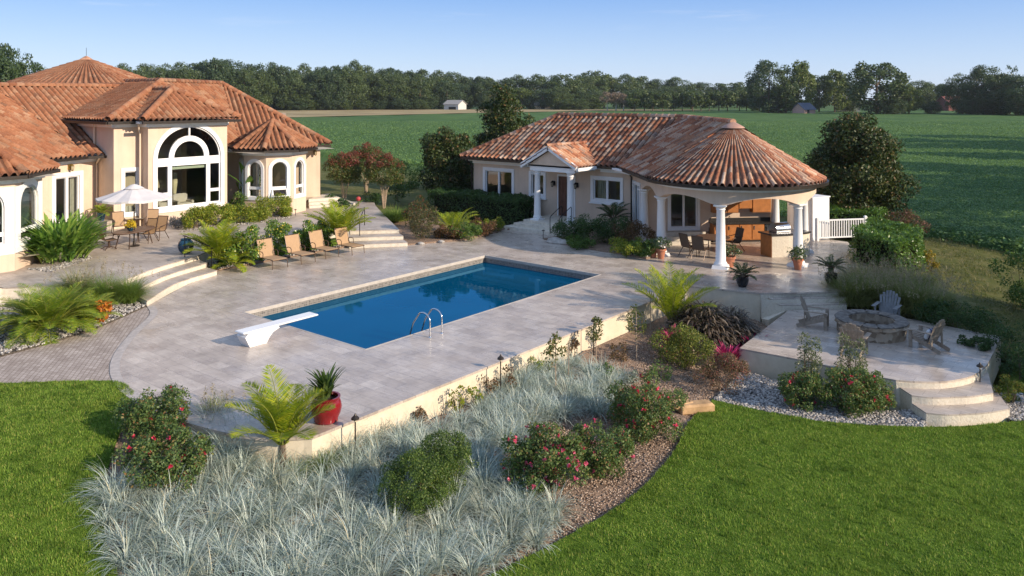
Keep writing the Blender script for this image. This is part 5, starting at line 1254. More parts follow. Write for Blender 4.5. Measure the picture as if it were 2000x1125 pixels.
for p, h, lab in PLS:
    z = gz1(*p) if p[1] < 27 and p[0] > -25 else (.54 if 'villa' in lab else 0)
    if t0 is None: t0 = pathlight(p, z - .05, h, lab)
    else: dup(t0, (p[0], p[1], z - .02), None, lab, (1, 1, h / .93))
def rail(label, pts, posts):
    t = thing('handrail', label, 'handrail', pts[0]); o = Vector(pts[0]); k = MB(o); k.tube(pts, .022, 6); k.build('rail', BLACKM, t)
    for a, b in posts: k = MB(o); k.tube([a, b], .02, 6); k.build('post', BLACKM, t)
p0, p1 = at3(361, 502, .54), at3(413, 524, .18)
rail('black iron handrail beside the curved terrace steps, in front of the blue urn', [(p0[0] - .15, p0[1], 1.40), (p0[0], p0[1], 1.42), (p1[0], p1[1], 1.05), (p1[0] + .12, p1[1], 1.0)], [(p0, (p0[0], p0[1], 1.42)), (p1, (p1[0], p1[1], 1.05))])
p0, p1 = (-31.9, 27.1, .54), (-30.5, 25.6, .3)
rail('black iron handrail at the top of the straight garden steps, behind the palm', [(p0[0], p0[1], 1.45), (p1[0], p1[1], 1.15)], [(p0, (p0[0], p0[1], 1.45)), (p1, (p1[0], p1[1], 1.15))])
fa, fb = Vector(at(1597, 470)), Vector(at(1690, 466)); fa3, fb3 = (fa.x, fa.y), (fb.x, fb.y)
fn = thing('picket_fence', 'white picket railing between the pavilion and the clipped hedge', 'fence', (fa.x, fa.y, 0))
d = (fb - fa); L = d.length; d.normalize(); k = MB(fn.location); npk = int(L / .13)
for i in range(npk + 1):
    q = fa + d * (i * L / npk); k.box((q.x, q.y, .55), (.04, .04, .86), math.atan2(d.y, d.x))
k.build('picket', WHITE, fn)
for z in (.14, 1.0): k = MB(fn.location); k.beam((fa.x, fa.y, z), (fb.x, fb.y, z), .06, .07); k.build('rail', WHITE, fn)
for q in (fa, fb): k = MB(fn.location); k.box((q.x, q.y, .56), (.11, .11, 1.12), math.atan2(d.y, d.x)); k.box((q.x, q.y, 1.14), (.15, .15, .05), math.atan2(d.y, d.x), taper=.4); k.build('post', WHITE, fn)
sq = cw(15.1, 40.6)
sh = thing('shower_enclosure', 'white panelled outdoor enclosure standing behind the pavilion', 'enclosure', (*sq, 0), math.radians(-20))
for i, (x, y, sx, sy) in enumerate(((0, -.6, 1.5, .06), (.75, 0, .06, 1.26), (-.75, 0, .06, 1.26))): k = MB(); k.box((x, y, 1.05), (sx, sy, 2.1)); [k.box((x + (j - 3) * .21 * (1 if sx > 1 else 0), y - .035 + (j - 3) * .18 * (0 if sx > 1 else 1), 1.05), (.02, .02, 2.0)) for j in range(7)]; k.build('panel', WHITE, sh)
k = MB(); k.box((0, 0, 2.13), (1.62, 1.36, .06)); k.build('top_rail', WHITE, sh)
k = MB(); k.box((-.2, -.66, .95), (.7, .05, 1.8)); k.build('door', WHITE, sh)
# ------------------------------------------------------------------ plant builders
def stems(mb, c, n, h, spread, r=.012, base=.08):
    for i in range(n):
        a = random.uniform(0, 2 * PI); b = Vector(c) + Vector((math.cos(a) * base, math.sin(a) * base, -.05)); e = Vector(c) + Vector((math.cos(a) * spread * random.uniform(.3, 1), math.sin(a) * spread * random.uniform(.3, 1), h * random.uniform(.7, 1)))
        mb.tube([b, b.lerp(e, .5) + Vector((0, 0, h * .08)), e], [r, r * .8, r * .4], 5)
def shrub(name, label, cat, p, z, rx, ry, h, m, n=2600, lf=.055, seed=1, nclump=26, cr=.34, blooms=None, group=None, stemm=None, wide=.6):
    """rounded bush: stems, foliage of separate leaves, flowers when it has them"""
    t = thing(name, label, cat, (p[0], p[1], z), 0, group)
    P, D, N, L, W, c, sz = crown_leaves(n, (rx, ry, h * .5), nclump, cr * min(rx, ry, h * .8), lf, lf * wide, seed, flat=.75, inner=.35)
    P[:, 2] += h * .52; P[:, 2] = np.maximum(P[:, 2], .03); V, F = leaves(P, D, N, L, W); npmesh('foliage', V, F, m, t)
    k = MB(); stems(k, (0, 0, 0), 6, h * .75, min(rx, ry) * .7); k.build('stem', stemm or BARK, t)
    if blooms:
        nb, bs, bm_ = blooms; rs = np.random.default_rng(seed + 5); d = rs.normal(size=(nb, 3)); d[:, 2] = np.abs(d[:, 2]) * .9 + .1; d /= np.linalg.norm(d, axis=1, keepdims=True)
        j = rs.choice(len(c), nb); C = c[j] + d * sz[j][:, None] * (.95 + .25 * rs.random(nb))[:, None]; C[:, 2] += h * .52
        parts = []
        PP = np.repeat(C, 9, 0); dd = np.repeat(d, 9, 0); q = dd * .5 + .9 * rs.normal(size=PP.shape); V, F = leaves(PP, q, dd + .3 * rs.normal(size=PP.shape), bs * (.7 + .5 * rs.random(len(PP))), bs * .75, .2); npmesh('blossoms', V, F, bm_, t)
    return t
def frond_parts(base, az, el, L, droop, nl, ll, lw, vee=.5, start=.12, k=14):
    """one feather frond: midrib points and the leaflets on both sides"""
    pts = [Vector(base)]; p = Vector(base); a = el
    for i in range(k):
        a -= droop / k * (.5 + i / k); p = p + Vector((math.cos(az) * math.cos(a), math.sin(az) * math.cos(a), math.sin(a))) * (L / k); pts.append(p.copy())
    pa = np.array([tuple(q) for q in pts]); t = np.linspace(start, .99, nl) ** .9
    x = t * k; i0 = np.minimum(x.astype(int), k - 1); f = (x - i0)[:, None]; C = pa[i0] * (1 - f) + pa[i0 + 1] * f; T = unit(pa[i0 + 1] - pa[i0])
    S = np.cross(T, [0, 0, 1.0]); S = unit(S); U = np.cross(S, T)
    prof = np.sin(np.clip(t * .93 + .1, 0, 1) * PI) ** .55
    out = []
    for sg in (-1, 1):
        D = T * .75 + S * sg * (1.0) + U * vee + RNG.normal(0, .09, C.shape); D[:, 2] -= .12
        out.append((C, D, U + sg * S * -.4, ll * prof * (.85 + .3 * RNG.random(nl)), np.full(nl, lw)))
    cat_ = [np.concatenate([o[j] for o in out]) for j in range(5)]
    return pts, cat_
def palm(name, label, cat, p, z, nf, L, m, h0=.1, el=(.5, 1.4), droop=1.1, nl=34, ll=.4, lw=.035, vee=.35, group=None, trunk=None, seed=1, stemm=None, spread=.08, azr=None):
    random.seed(seed); t = thing(name, label, cat, (p[0], p[1], z), 0, group); rb = MB(); A = [[] for _ in range(5)]
    for i in range(nf):
        az = 2 * PI * i * .381966 + random.uniform(-.3, .3) if azr is None else random.uniform(*azr)
        e = el[0] + (el[1] - el[0]) * ((i + .5) / nf) ** .8 + random.uniform(-.1, .1)
        pts, c = frond_parts((spread * math.cos(az), spread * math.sin(az), h0), az, e, L * random.uniform(.8, 1.1), droop * random.uniform(.75, 1.2), nl, ll, lw, vee)
        rb.tube([tuple(q) for q in pts[::2]], [.022 * (1 - .8 * j / 7) * min(1, L) for j in range(len(pts[::2]))], 5)
        for j in range(5): A[j].append(c[j])
    A = [np.concatenate(a) for a in A]; V, F = leaves(*A, .12); npmesh('fronds', V, F, m, t); rb.build('midribs', stemm or BRANCHG, t)
    if trunk: k = MB(); k.lathe([(trunk[0], -.05), (trunk[0] * 1.1, trunk[1] * .3), (trunk[0] * .85, trunk[1])], n=12); k.build('trunk', BARK, t)
    return t
BRANCHG = mat('green_palm_stem', (.22, .24, .04), .6, .3, 0, .15, 6)
def grass(name, label, cat, p, z, n, L, m, spread=.15, lean=(.05, .8), w=.012, droop=.8, seed=1, plume=0, group=None, k=5, rx=None):
    t = thing(name, label, cat, (p[0], p[1], z), 0, group); a = RNG.uniform(0, 2 * PI, n); r = np.sqrt(RNG.random(n)) * spread; ra = RNG.uniform(0, 2 * PI, n)
    R = np.stack([r * np.cos(ra), r * np.sin(ra), np.zeros(n)], 1)
    if rx: R[:, 0] *= rx[0] / spread; R[:, 1] *= rx[1] / spread; a = np.arctan2(R[:, 1] / rx[1], R[:, 0] / rx[0]) + RNG.normal(0, .8, n)
    V, F = blades(R, a, L * RNG.uniform(.6, 1.1, n), RNG.uniform(*lean, n), w * RNG.uniform(.7, 1.2, n), k, droop * RNG.uniform(.5, 1.2, n)); npmesh('blades', V, F, m, t)
    if plume:
        R2 = R[:plume]; V, F = blades(R2, a[:plume], L * RNG.uniform(1.0, 1.35, plume), RNG.uniform(lean[0], lean[1] * .7, plume), .007, 5, droop * .5)
        tips = V.reshape(plume, -1, 3)[:, -1]; q = 14; PP = np.repeat(tips, q, 0) + RNG.normal(0, .018, (plume * q, 3)) - np.array([0, 0, 1.0]) * RNG.uniform(0, .22, (plume * q, 1))
        V2, F2 = leaves(PP, rdir(len(PP)) + [0, 0, .6], rdir(len(PP)), .06, .02); Vj, Fj = join([(V, F), (V2, F2)]); npmesh('plumes', Vj, Fj, L_PLUME, t)
    return t
def strap(name, label, cat, p, z, n, L, w, m, lean=(.0, .9), droop=.8, spread=.2, group=None, k=5, seed=0, dome=0):
    """clump of broad lance-shaped leaves"""
    t = thing(name, label, cat, (p[0], p[1], z), 0, group); r = np.sqrt(RNG.random(n)) * spread; ra = RNG.uniform(0, 2 * PI, n)
    R = np.stack([r * np.cos(ra), r * np.sin(ra), RNG.uniform(0, L * .45, n)], 1); a = ra + RNG.normal(0, .6, n)
    if dome: R[:, 2] = dome * (1 - (r / spread) ** 2 * .85) * RNG.uniform(.5, 1, n)
    LL = L * RNG.uniform(.55, 1.05, n); le = RNG.uniform(*lean, n)
    kk = k; out = np.stack([np.cos(a), np.sin(a), np.zeros(n)], 1); sd = a + PI / 2 + RNG.normal(0, .35, n); side = np.stack([np.cos(sd), np.sin(sd), np.zeros(n)], 1)
    pp = R.copy(); pts = [pp.copy()]
    for i in range(kk): b = le + droop * (i + .5) / kk * 1.5; pp = pp + (np.sin(b)[:, None] * out + np.cos(b)[:, None] * np.array([0, 0, 1.0])) * (LL / kk)[:, None]; pts.append(pp.copy())
    V = []
    for i, q in enumerate(pts): ww = w * math.sin(PI * min(.97, .12 + .86 * i / kk)) ** .8; V += [q - side * ww / 2, q + side * ww / 2]
    V = np.stack(V, 1).reshape(-1, 3); mm = 2 * (kk + 1); b = (np.arange(n) * mm)[:, None]; F = np.concatenate([b + np.array([[2 * i, 2 * i + 1, 2 * i + 3, 2 * i + 2]]) for i in range(kk)], 0)
    npmesh('foliage', V, F, m, t); return t
def pot(name, label, cat, p, z, prof, m, group=None, soil=True):
    t = thing(name, label, cat, (p[0], p[1], z), 0, group); k = MB(); k.lathe(prof, n=28, cap=False); k.lathe([(0.01, .004), (prof[0][0], .004)], n=28, cap=False)
    k.build('body', m, t, smooth=True)
    if soil: k = MB(); r, zz = prof[-1]; k.lathe([(.005, zz - .04), (r + .004, zz - .045)], n=20, cap=False); k.build('soil', SOIL, t)
    return t
def hedge(name, label, outline, z, h, m, n, lf, seed=1, wide=.55):
    """clipped hedge over an outline: dense leaves on its top and sides, thin inside"""
    t = thing(name, label, 'hedge', (*np.mean(np.array(outline), 0), z)); o = np.array([t.location.x, t.location.y]); ol = dens(outline, .25); rs = np.random.default_rng(seed)
    xs = [q[0] for q in ol]; ys = [q[1] for q in ol]; cnt = 0; P = []; N = []
    nt_ = int(n * .55); x = rs.uniform(min(xs), max(xs), nt_ * 4); y = rs.uniform(min(ys), max(ys), nt_ * 4); k = pip(ol, x, y); x, y = x[k][:nt_], y[k][:nt_]
    bump = .10 * np.sin(x * 2.1 + seed) * np.cos(y * 1.7) + .05 * np.sin(x * 6 + y * 5); P.append(np.stack([x, y, h + bump - rs.random(len(x)) ** 2 * .3], 1)); N.append(np.tile([0, 0, 1.0], (len(x), 1)))
    m_ = n - len(x); i = rs.integers(0, len(ol), m_); f = rs.random(m_); A = np.array(ol); B = np.roll(A, -1, 0); q = A[i] * (1 - f)[:, None] + B[i] * f[:, None]; e = unit(B[i] - A[i]); nn = np.stack([e[:, 1], -e[:, 0]], 1)
    ar = sum(ol[j][0] * ol[(j + 1) % len(ol)][1] - ol[(j + 1) % len(ol)][0] * ol[j][1] for j in range(len(ol)))
    if ar < 0: nn = -nn
    zz = rs.random(m_) * h; bul = .08 * np.sin(q[:, 0] * 3 + zz * 4) + .04 - .1 * (zz / h) ** 4 - rs.random(m_) ** 2 * .25; P.append(np.stack([q[:, 0] + nn[:, 0] * bul, q[:, 1] + nn[:, 1] * bul, zz], 1)); N.append(np.stack([nn[:, 0], nn[:, 1], np.full(m_, .3)], 1))
    P = np.concatenate(P); N = np.concatenate(N); P[:, :2] -= o; N = N + .6 * rs.normal(size=N.shape); D = np.cross(N, rs.normal(size=N.shape)) + .3 * N; s = lf * (.7 + .6 * rs.random(len(P)))
    V, F = leaves(P, D, N, s, s * wide); npmesh('foliage', V, F, m, t)
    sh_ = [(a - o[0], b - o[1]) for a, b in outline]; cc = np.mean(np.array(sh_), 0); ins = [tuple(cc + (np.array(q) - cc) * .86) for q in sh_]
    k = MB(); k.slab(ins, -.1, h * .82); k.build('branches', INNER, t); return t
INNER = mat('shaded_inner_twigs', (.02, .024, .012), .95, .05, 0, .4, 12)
def tree(name, label, cat, p, z, h, r, m, n, lf, seed=1, trunk_h=.3, group=None, shape=None, nclump=70, cr=.26, tm=None, nlimb=7, flat=0, tr=None, wide=.6, inner=.5, rz=None):
    t = thing(name, label, cat, (p[0], p[1], z), 0, group); ch = h * (1 - trunk_h) / 2; zc = h - ch
    P, D, N, L, W, c, sz = crown_leaves(n, (r, r, ch), nclump, cr * min(r, ch), lf, lf * wide, seed, flat=flat, shape=shape, inner=inner)
    V, F = leaves(P + [0, 0, zc], D, N, L, W); npmesh('crown', V, F, m, t)
    k = MB(); tr = tr or h * .02; rs = random.Random(seed)
    k.tube([(0, 0, -.2), (tr * .3, 0, h * trunk_h * .6), (0, tr * .3, zc - ch * .2), (0, 0, zc + ch * .5)], [tr * 1.3, tr, tr * .8, tr * .25], 8)
    for j in range(nlimb):
        q = c[rs.randrange(len(c))]; e = Vector((q[0], q[1], q[2] + zc)) * .96; b = Vector((0, 0, max(h * trunk_h * .7, min(e.z - r * .2, zc)))) ; k.tube([b, b.lerp(e, .5) + Vector((0, 0, .06 * r)), e], [tr * .5, tr * .35, tr * .1], 5)
    k.build('trunk', tm or BARK, t); return t
L_BLUEG = leafmat('grey_green_leaves', [(0, (.14, .18, .15)), (1, (.3, .34, .3))])
# ------------------------------------------------------------------ pots
POT_T = [(.13, 0), (.2, .36), (.235, .36), (.235, .45), (.2, .45), (.19, .40)]
p = at(637, 822); po = pot('red_pot', 'big glossy red glazed pot at the corner of the pool deck', 'plant pot', p, 0, [(.22, 0), (.24, .03), (.23, .06), (.29, .22), (.315, .36), (.29, .5), (.255, .55), (.285, .6), (.285, .63), (.24, .63), (.23, .57)], REDGLAZE)
po.scale = (1.1, 1.1, .88)
strap('potted_plant', 'leafy green plant growing in the red pot on the deck', 'plant', p, .49, 95, .62, .055, leafmat('potted_green_leaves', [(0, (.035, .07, .02)), (.7, (.08, .13, .03)), (1, (.15, .19, .05))]), (.0, .55), .5, .1)
p = at(363, 494, .54); pot('urn', 'large round blue glazed urn at the edge of the dining terrace', 'urn', p, .54, [(.16, 0), (.28, .12), (.33, .3), (.29, .48), (.2, .56), (.23, .6), (.2, .6), (.17, .54)], BLUEGLAZE)
p = at(198, 431, .99); pot('blue_pot', 'small blue glazed pot beside the terrace door', 'plant pot', p, .99, [(.12, 0), (.17, .2), (.2, .36), (.2, .4), (.16, .4)], BLUEGLAZE)
palm('potted_palm', 'short green palm in the small blue pot by the terrace door', 'palm', p, 1.36, 16, .6, L_PALM2, .02, (.2, 1.3), 1.0, 22, .2, .03, seed=5, trunk=(.05, .12))
tt = [((1426, 521), 'terracotta pot at the foot of the middle pavilion column', 'jade plant in the terracotta pot by the middle pavilion column'), ((1558, 526), 'terracotta pot at the foot of the right front pavilion column', 'jade plant in the terracotta pot by the right front pavilion column'), ((1291, 505), 'terracotta pot touching the left front pavilion column', 'small green plant in the terracotta pot by the left front pavilion column'), ((1275, 503), 'low terracotta pot half behind the yellow-green shrub', None)]
t0 = s0_ = None
for q, la, lb in tt:
    p = at(*q)
    if t0 is None:
        t0 = pot('terracotta_pot', la, 'plant pot', p, 0, POT_T, TERRA, 'terracotta pots by the pavilion columns')
        s0_ = shrub('jade_plant', lb, 'plant', p, .4, .34, .34, .5, leafmat('jade_leaves', [(0, (.03, .06, .03)), (1, (.09, .14, .06))], .4, .5), 420, .09, 3, 16, .4, group='plants in the terracotta pots')
    else:
        dup(t0, (*p, 0), None, la)
        if lb: dup(s0_, (*p, .4), 1.3 * q[0], lb)
for (u, v), la, lb, sd in (((1450, 560), 'dark glazed pot at the edge of the pavilion deck, near the purple clump', 'cycad with stiff fronds in the dark pot nearest the purple strap leaved clump', 3), ((1623, 554), 'dark glazed pot at the top of the pavilion steps, beside the tall grasses', 'cycad with a bare stump in the dark pot beside the tall fountain grasses', 4)):
    p = at(u, v); pot('dark_pot', la, 'plant pot', p, 0, [(.14, 0), (.19, .1), (.24, .25), (.22, .36), (.235, .4), (.19, .4), (.18, .35)], DARKGLAZE, 'dark glazed pots holding cycads')
    palm('cycad', lb, 'cycad', p, .34, 22, .62, L_CYCAD, .3 if sd == 4 else .12, (.0, 1.1), .7, 30, .15, .022, seed=sd, trunk=(.1, .36 if sd == 4 else .15), stemm=BARK)
p = at(628, 457, .54); pot('black_urn', 'dark urn half hidden behind the palm above the loungers', 'urn', p, .54, [(.14, 0), (.26, .15), (.28, .35), (.2, .5), (.22, .54), (.18, .54)], DARKGLAZE)
# ------------------------------------------------------------------ the planted bed in front of the deck
def G(u, v): return atg(u, v)
def zz_(p): return gz1(*p) - .06
ROSES = [((308, 846), .78, .72, .92, 4200, 9, 'red rose bush at the corner of the lawn and the pool deck'), ((322, 936), .95, .8, .85, 5200, 12, 'wide red rose bush between the left lawn and the yellow-green palm'),
         ((1062, 952), .95, .8, 1.22, 6500, 75, 'rose bush with the most pink blooms, in the middle of the front bed'), ((1172, 918), .66, .62, 1.0, 3800, 22, 'rose bush joined to the right of the pinkest one, fewer blooms'), ((1262, 846), .95, .85, 1.30, 6200, 42, 'rose bush beside the sandstone block at the right end of the front bed'), 
         ((1572, 795), .62, .6, .95, 3600, 14, 'rose bush left in the group below the fire terrace'), ((1662, 800), .78, .72, 1.08, 5200, 26, 'rose bush in the middle of the group below the fire terrace'), ((1706, 800), .5, .5, .92, 2400, 12, 'rose bush closest to the entry steps below the fire terrace')]
for i, (q, rx, ry, h, n, nb, lab) in enumerate(ROSES):
    p = G(*q); shrub('rose_bush', lab, 'rose bush', p, zz_(p), rx, ry, h, L_ROSE, int(n * 1.9), .058, 20 + i, 64, .25, (int(nb * 1.5), .062, L_BLOOM if i not in (2, 3) else L_PINK), 'rose bushes in the front garden')
for q, h, lab in (((1580, 770), 1.75, 'tall thin upright shrub rising from the left rose bush by the fire terrace'), ((1662, 770), 1.72, 'tall loose pale leaved shrub in front of the nearest garden chair')):
    p = G(*q); z = zz_(p); shrub('upright_shrub', lab, 'shrub', p, z, .30 if q[0] < 1600 else .42, .3, h, leafmat('silver_green_leaves', [(0, (.05, .07, .03)), (.6, (.12, .14, .07)), (1, (.3, .3, .2))]) if 'silver_green_leaves' not in bpy.data.materials else bpy.data.materials['silver_green_leaves'], 1900, .055, 61, 26, .45)
p = G(552, 905); palm('areca_palm', 'bright yellow-green feather palm beside the red pot in the front bed', 'palm', p, zz_(p), 19, 1.55, L_PALM, .5, (.68, 1.53), .95, 64, .42, .021, .3, seed=8, spread=.10, trunk=(.07, .55))
k = thing; 
for q, rx, h, n, lab in (((868, 950), .66, 1.1, 15000, 'round green shrub behind its twin in the blue grass'), ((808, 1000), .72, 1.1, 17000, 'round green shrub nearest the camera in the blue grass')):
    p = G(*q); shrub('round_shrub', lab, 'shrub', p, zz_(p), rx, rx * .9, h, leafmat('fine_green_leaves', [(0, (.04, .08, .018)), (.6, (.085, .14, .028)), (.93, (.14, .2, .04)), (1, (.22, .23, .06))]) if 'fine_green_leaves' not in bpy.data.materials else bpy.data.materials['fine_green_leaves'], n, .036, int(q[0]), 110, .22, group='round green shrubs among the blue grass')
def sapling(q, h, lab, seed, r=.32):
    p = G(*q); return tree('sapling', lab, 'young tree', p, zz_(p), h, r, leafmat('sapling_leaves', [(0, (.05, .07, .02)), (.6, (.11, .13, .03)), (.85, (.2, .17, .05)), (1, (.2, .07, .03))]) if 'sapling_leaves' not in bpy.data.materials else bpy.data.materials['sapling_leaves'], 380, .075, seed, .42, 'young staked trees along the deck wall', nclump=22, cr=.3, tm=PALEBARK, nlimb=8, tr=.014, shape=lambda s: 1.15 - .85 * s)
sapling((1085, 765), 1.72, 'young tree in the blue grass, second path light to its right', 3); sapling((1164, 700), 1.3, 'young tree beside the path light in front of the deck wall', 4, .3); sapling((1243, 700), 1.78, 'young tree with dark red tips at the far end of the deck wall', 5, .34)
for (u, v), n_, m_, lab in (((1270, 640), 1, 1, 'thin wooden stake near the far end of the deck wall'), ((1110, 745), 1, 1, 'thin wooden stake beside the young tree in the blue grass')):
    p = G(u, v); s = thing('garden_stake', lab, 'stake', (*p, zz_(p))); MB().tube([(0, 0, 0), (0, .02, 1.1)], .014, 5).build('pole', WOODGREY, s)
for q, n_, h, m_, lab in (((890, 805), 260, .75, L_CHART, 'chartreuse leafy plant against the deck wall'), ((815, 820), 420, .42, L_RED, 'small bronze leaved plant at the deck wall right of the red pot'), ((925, 790), 300, .55, L_LIME, 'low yellow-green plant at the foot of the second path light'), ((990, 760), 220, .62, L_RED, 'twiggy reddish shrub against the deck wall'), ((955, 770), 200, .7, L_RED, 'thin bare shrub behind the second path light')):
    p = G(*q); shrub('small_shrub', lab, 'shrub', p, zz_(p), .26, .22, h, m_, n_, .06, int(q[0]), 14, .35)
p = G(596, 915); grass('yellow_grass', 'low yellow-green tuft at the foot of the front palm', 'grass', p, zz_(p), 500, .42, L_FOUNTG, .38, (.1, .9), .014, .9)
for i, (u, v, L_, m_, lab) in enumerate(((420, 815, .7, L_FOUNT, 'tan fountain grass between the two left rose bushes and the palm'), (470, 850, .65, L_FOUNTG, 'green grass tuft left of the front palm'), (640, 905, .5, L_FOUNTG, 'green grass tuft right of the front palm'))):
    p = G(u, v); grass('small_grass', lab, 'grass', p, zz_(p), 700, L_, m_, .3, (.05, .9), .011, .9, i, 16 if i == 0 else 0)
for u, v, h, rx, m_, lab in ((1180, 735, .35, .3, L_GREEN, 'low green plant in the mulch behind the roses'), (1225, 745, .4, .28, L_BLUEG, 'pale grey-green plant in the mulch behind the roses'), (1215, 700, .5, .3, L_RED, 'bronze plant in the mulch by the saplings'), (1290, 735, .45, .35, L_GREEN, 'low green plant left of the olive shrub'), (1110, 690, .55, .28, L_RED, 'twiggy red shrub against the far end of the deck wall'), (1040, 725, .5, .26, L_LIME, 'yellow-green plant against the deck wall past the second path light')):
    p = G(u, v); shrub('small_shrub', lab, 'shrub', p, zz_(p), rx, rx, h, m_, 380, .06, int(u), 14, .35)
p = G(1338, 716); shrub('bronze_green_shrub', 'feathery olive shrub in front of the purple clump', 'shrub', p, zz_(p), .92, .8, 1.15, leafmat('olive_leaves', [(0, (.07, .10, .02)), (.6, (.16, .185, .03)), (1, (.27, .26, .05))]), 7500, .055, 77, 34, .3)
p = G(1412, 762); shrub('reddish_shrub', 'low brown-red mound below the corner of the fire terrace', 'shrub', p, zz_(p), .78, .66, 1.0, leafmat('brown_red_leaves', [(0, (.10, .07, .045)), (.6, (.22, .13, .085)), (1, (.3, .08, .07))]), 6500, .04, 78, 34, .26)
for i, (q, n_, L_, lab) in enumerate((((1376, 668), 1500, 1.3, 'big clump of dark purple strap leaves below the pavilion deck'), ((1428, 670), 900, 1.1, 'right hand clump of dark purple strap leaves, by the fire terrace'))):
    p = G(*q); strap('purple_clump', lab, 'plant', p, zz_(p), n_, .62, .055, L_PURP, (.1, 1.1), 1.2, 1.1 if i == 0 else .85, 'dark purple strap leaved clumps', k=6, dome=L_)
for q, h, lab in (((1318, 690), 1.3, 'magenta leaved plant beside the second palm'), ((1420, 715), 1.15, 'magenta leaved plant in front of the purple clumps'), ((1468, 690), 1.0, 'magenta leaved plant right of the purple clumps')):
    p = G(*q); strap('magenta_plant', lab, 'plant', p, zz_(p), 90, h * .6, .07, L_MAG, (0, .6), .5, .2, 'magenta leaved plants in the bed')
p = G(1312, 650); palm('areca_palm', 'yellow-green feather palm at the end of the deck wall, near the pavilion', 'palm', p, zz_(p), 22, 2.0, L_PALM, .5, (.7, 1.55), .85, 50, .42, .026, .35, seed=21, spread=.1)
p = G(1358, 800); sb_ = thing('sandstone_block', 'long flat orange sandstone block at the edge of the lawn', 'stone block', (*p, zz_(p)), .9)
k = MB(); k.box((0, 0, .12), (.95, .38, .26), bev=.05, taper=.92); k.box((-.35, .12, .2), (.6, .4, .14), .2, bev=.04); k.build('stone', mat('orange_sandstone', (.50, .32, .17), .9, .1, 0, .2, 4, 12, .5), sb_)
# blue oat grass filling the bed
TUFT = [(.0, 1)]
GB = [atg(205, 960), atg(215, 1060), atg(240, 1150), atg(560, 1170), atg(930, 1120), atg(1050, 1068), atg(1115, 1010), atg(1060, 960), atg(985, 945), atg(990, 880), atg(1080, 820), atg(1190, 800), atg(1215, 735), atg(1120, 705), atg(1000, 735), atg(940, 800), atg(820, 840), atg(700, 848), atg(640, 880), atg(560, 868), atg(440, 822), atg(395, 835), atg(385, 870), atg(400, 950), atg(300, 950)]
xs = [q[0] for q in GB]; ys = [q[1] for q in GB]; tc = []
x = RNG.uniform(min(xs), max(xs), 6000); y = RNG.uniform(min(ys), max(ys), 6000); kk = pip(GB, x, y); x, y = x[kk], y[kk]
avoid = [(*G(868, 950), .42), (*G(808, 1000), .46), (*G(1062, 952), .7), (*G(538, 905), .35), (*G(322, 936), .6), (*G(596, 915), .3)]
for a, b in zip(x, y):
    if any((a - c) ** 2 + (b - d) ** 2 < .37 ** 2 for c, d in tc) or any((a - c) ** 2 + (b - d) ** 2 < r * r for c, d, r in avoid): continue
    tc.append((a, b))
parts = []
for a, b in tc:
    n = int(random.uniform(190, 260)); r = np.sqrt(RNG.random(n)) * .12; ra = RNG.uniform(0, 2 * PI, n); R = np.stack([a + r * np.cos(ra), b + r * np.sin(ra), np.full(n, gz1(a, b) - .07)], 1)
    big = random.uniform(.7, 1.2); tilt = random.uniform(0, 2 * PI)
    az = ra + RNG.normal(0, .7, n); parts.append(blades(R, az, (.74 * big) * RNG.uniform(.5, 1.1, n), np.abs(RNG.normal(.35, .42, n)), .0145 * RNG.uniform(.6, 1.3, n), 5, RNG.uniform(.4, 1.4, n)))
V, F = join(parts); tag(npmesh('blue_oat_grass', V, F, L_BLUE), 'silvery blue grass tufts filling the front bed', 'grass', kind='stuff')
# strays of blue grass to the right of the roses' bed and by the deck corner
# mulch chips and pebbles
def scatter(poly, n, zf, s, m, name, label, cat, flat=.4, dens_fn=None):
    xs = [q[0] for q in poly]; ys = [q[1] for q in poly]; x = RNG.uniform(min(xs), max(xs), n * 3); y = RNG.uniform(min(ys), max(ys), n * 3); k = pip(poly, x, y)
    if dens_fn is not None: k &= dens_fn(x, y)
    x, y = x[k][:n], y[k][:n]; n = len(x); z = zf(x, y)
    ico = np.array([(0, 0, -1), (.894, 0, -.447), (.276, .851, -.447), (-.724, .526, -.447), (-.724, -.526, -.447), (.276, -.851, -.447), (.724, .526, .447), (-.276, .851, .447), (-.894, 0, .447), (-.276, -.851, .447), (.724, -.526, .447), (0, 0, 1)])
    fc = np.array([(0, 2, 1), (0, 3, 2), (0, 4, 3), (0, 5, 4), (0, 1, 5), (1, 2, 6), (2, 3, 7), (3, 4, 8), (4, 5, 9), (5, 1, 10), (1, 6, 10), (2, 7, 6), (3, 8, 7), (4, 9, 8), (5, 10, 9), (6, 7, 11), (7, 8, 11), (8, 9, 11), (9, 10, 11), (10, 6, 11)])
    S = s * np.stack([RNG.uniform(.6, 1.3, n), RNG.uniform(.5, 1, n), RNG.uniform(flat * .6, flat * 1.3, n)], 1); a = RNG.uniform(0, 2 * PI, n); V = ico[None] * S[:, None] + RNG.normal(0, .07, (n, 12, 3)) * s
    c, q = np.cos(a)[:, None], np.sin(a)[:, None]; V = np.stack([V[..., 0] * c - V[..., 1] * q, V[..., 0] * q + V[..., 1] * c, V[..., 2]], -1) + np.stack([x, y, z], 1)[:, None]
    F = (fc[None] + (np.arange(n) * 12)[:, None, None]).reshape(-1, 3); o = npmesh(name, V.reshape(-1, 3), F, m); tag(o, label, cat, kind='stuff'); return o
scatter(PEBBLE_R, 7000, lambda x, y: gz(x, y) - .02 + RNG.uniform(0, .03, len(x)), .045, PEBBLE, 'pebbles', 'grey river pebbles below the fire terrace', 'pebbles', .6)
scatter([atg(2010, 822), atg(1972, 822), atg(1950, 770), atg(2010, 770)], 700, lambda x, y: gz(x, y) + RNG.uniform(0, .03, len(x)), .05, PEBBLE, 'pebbles', 'grey river pebbles right of the entry steps', 'pebbles', .6)
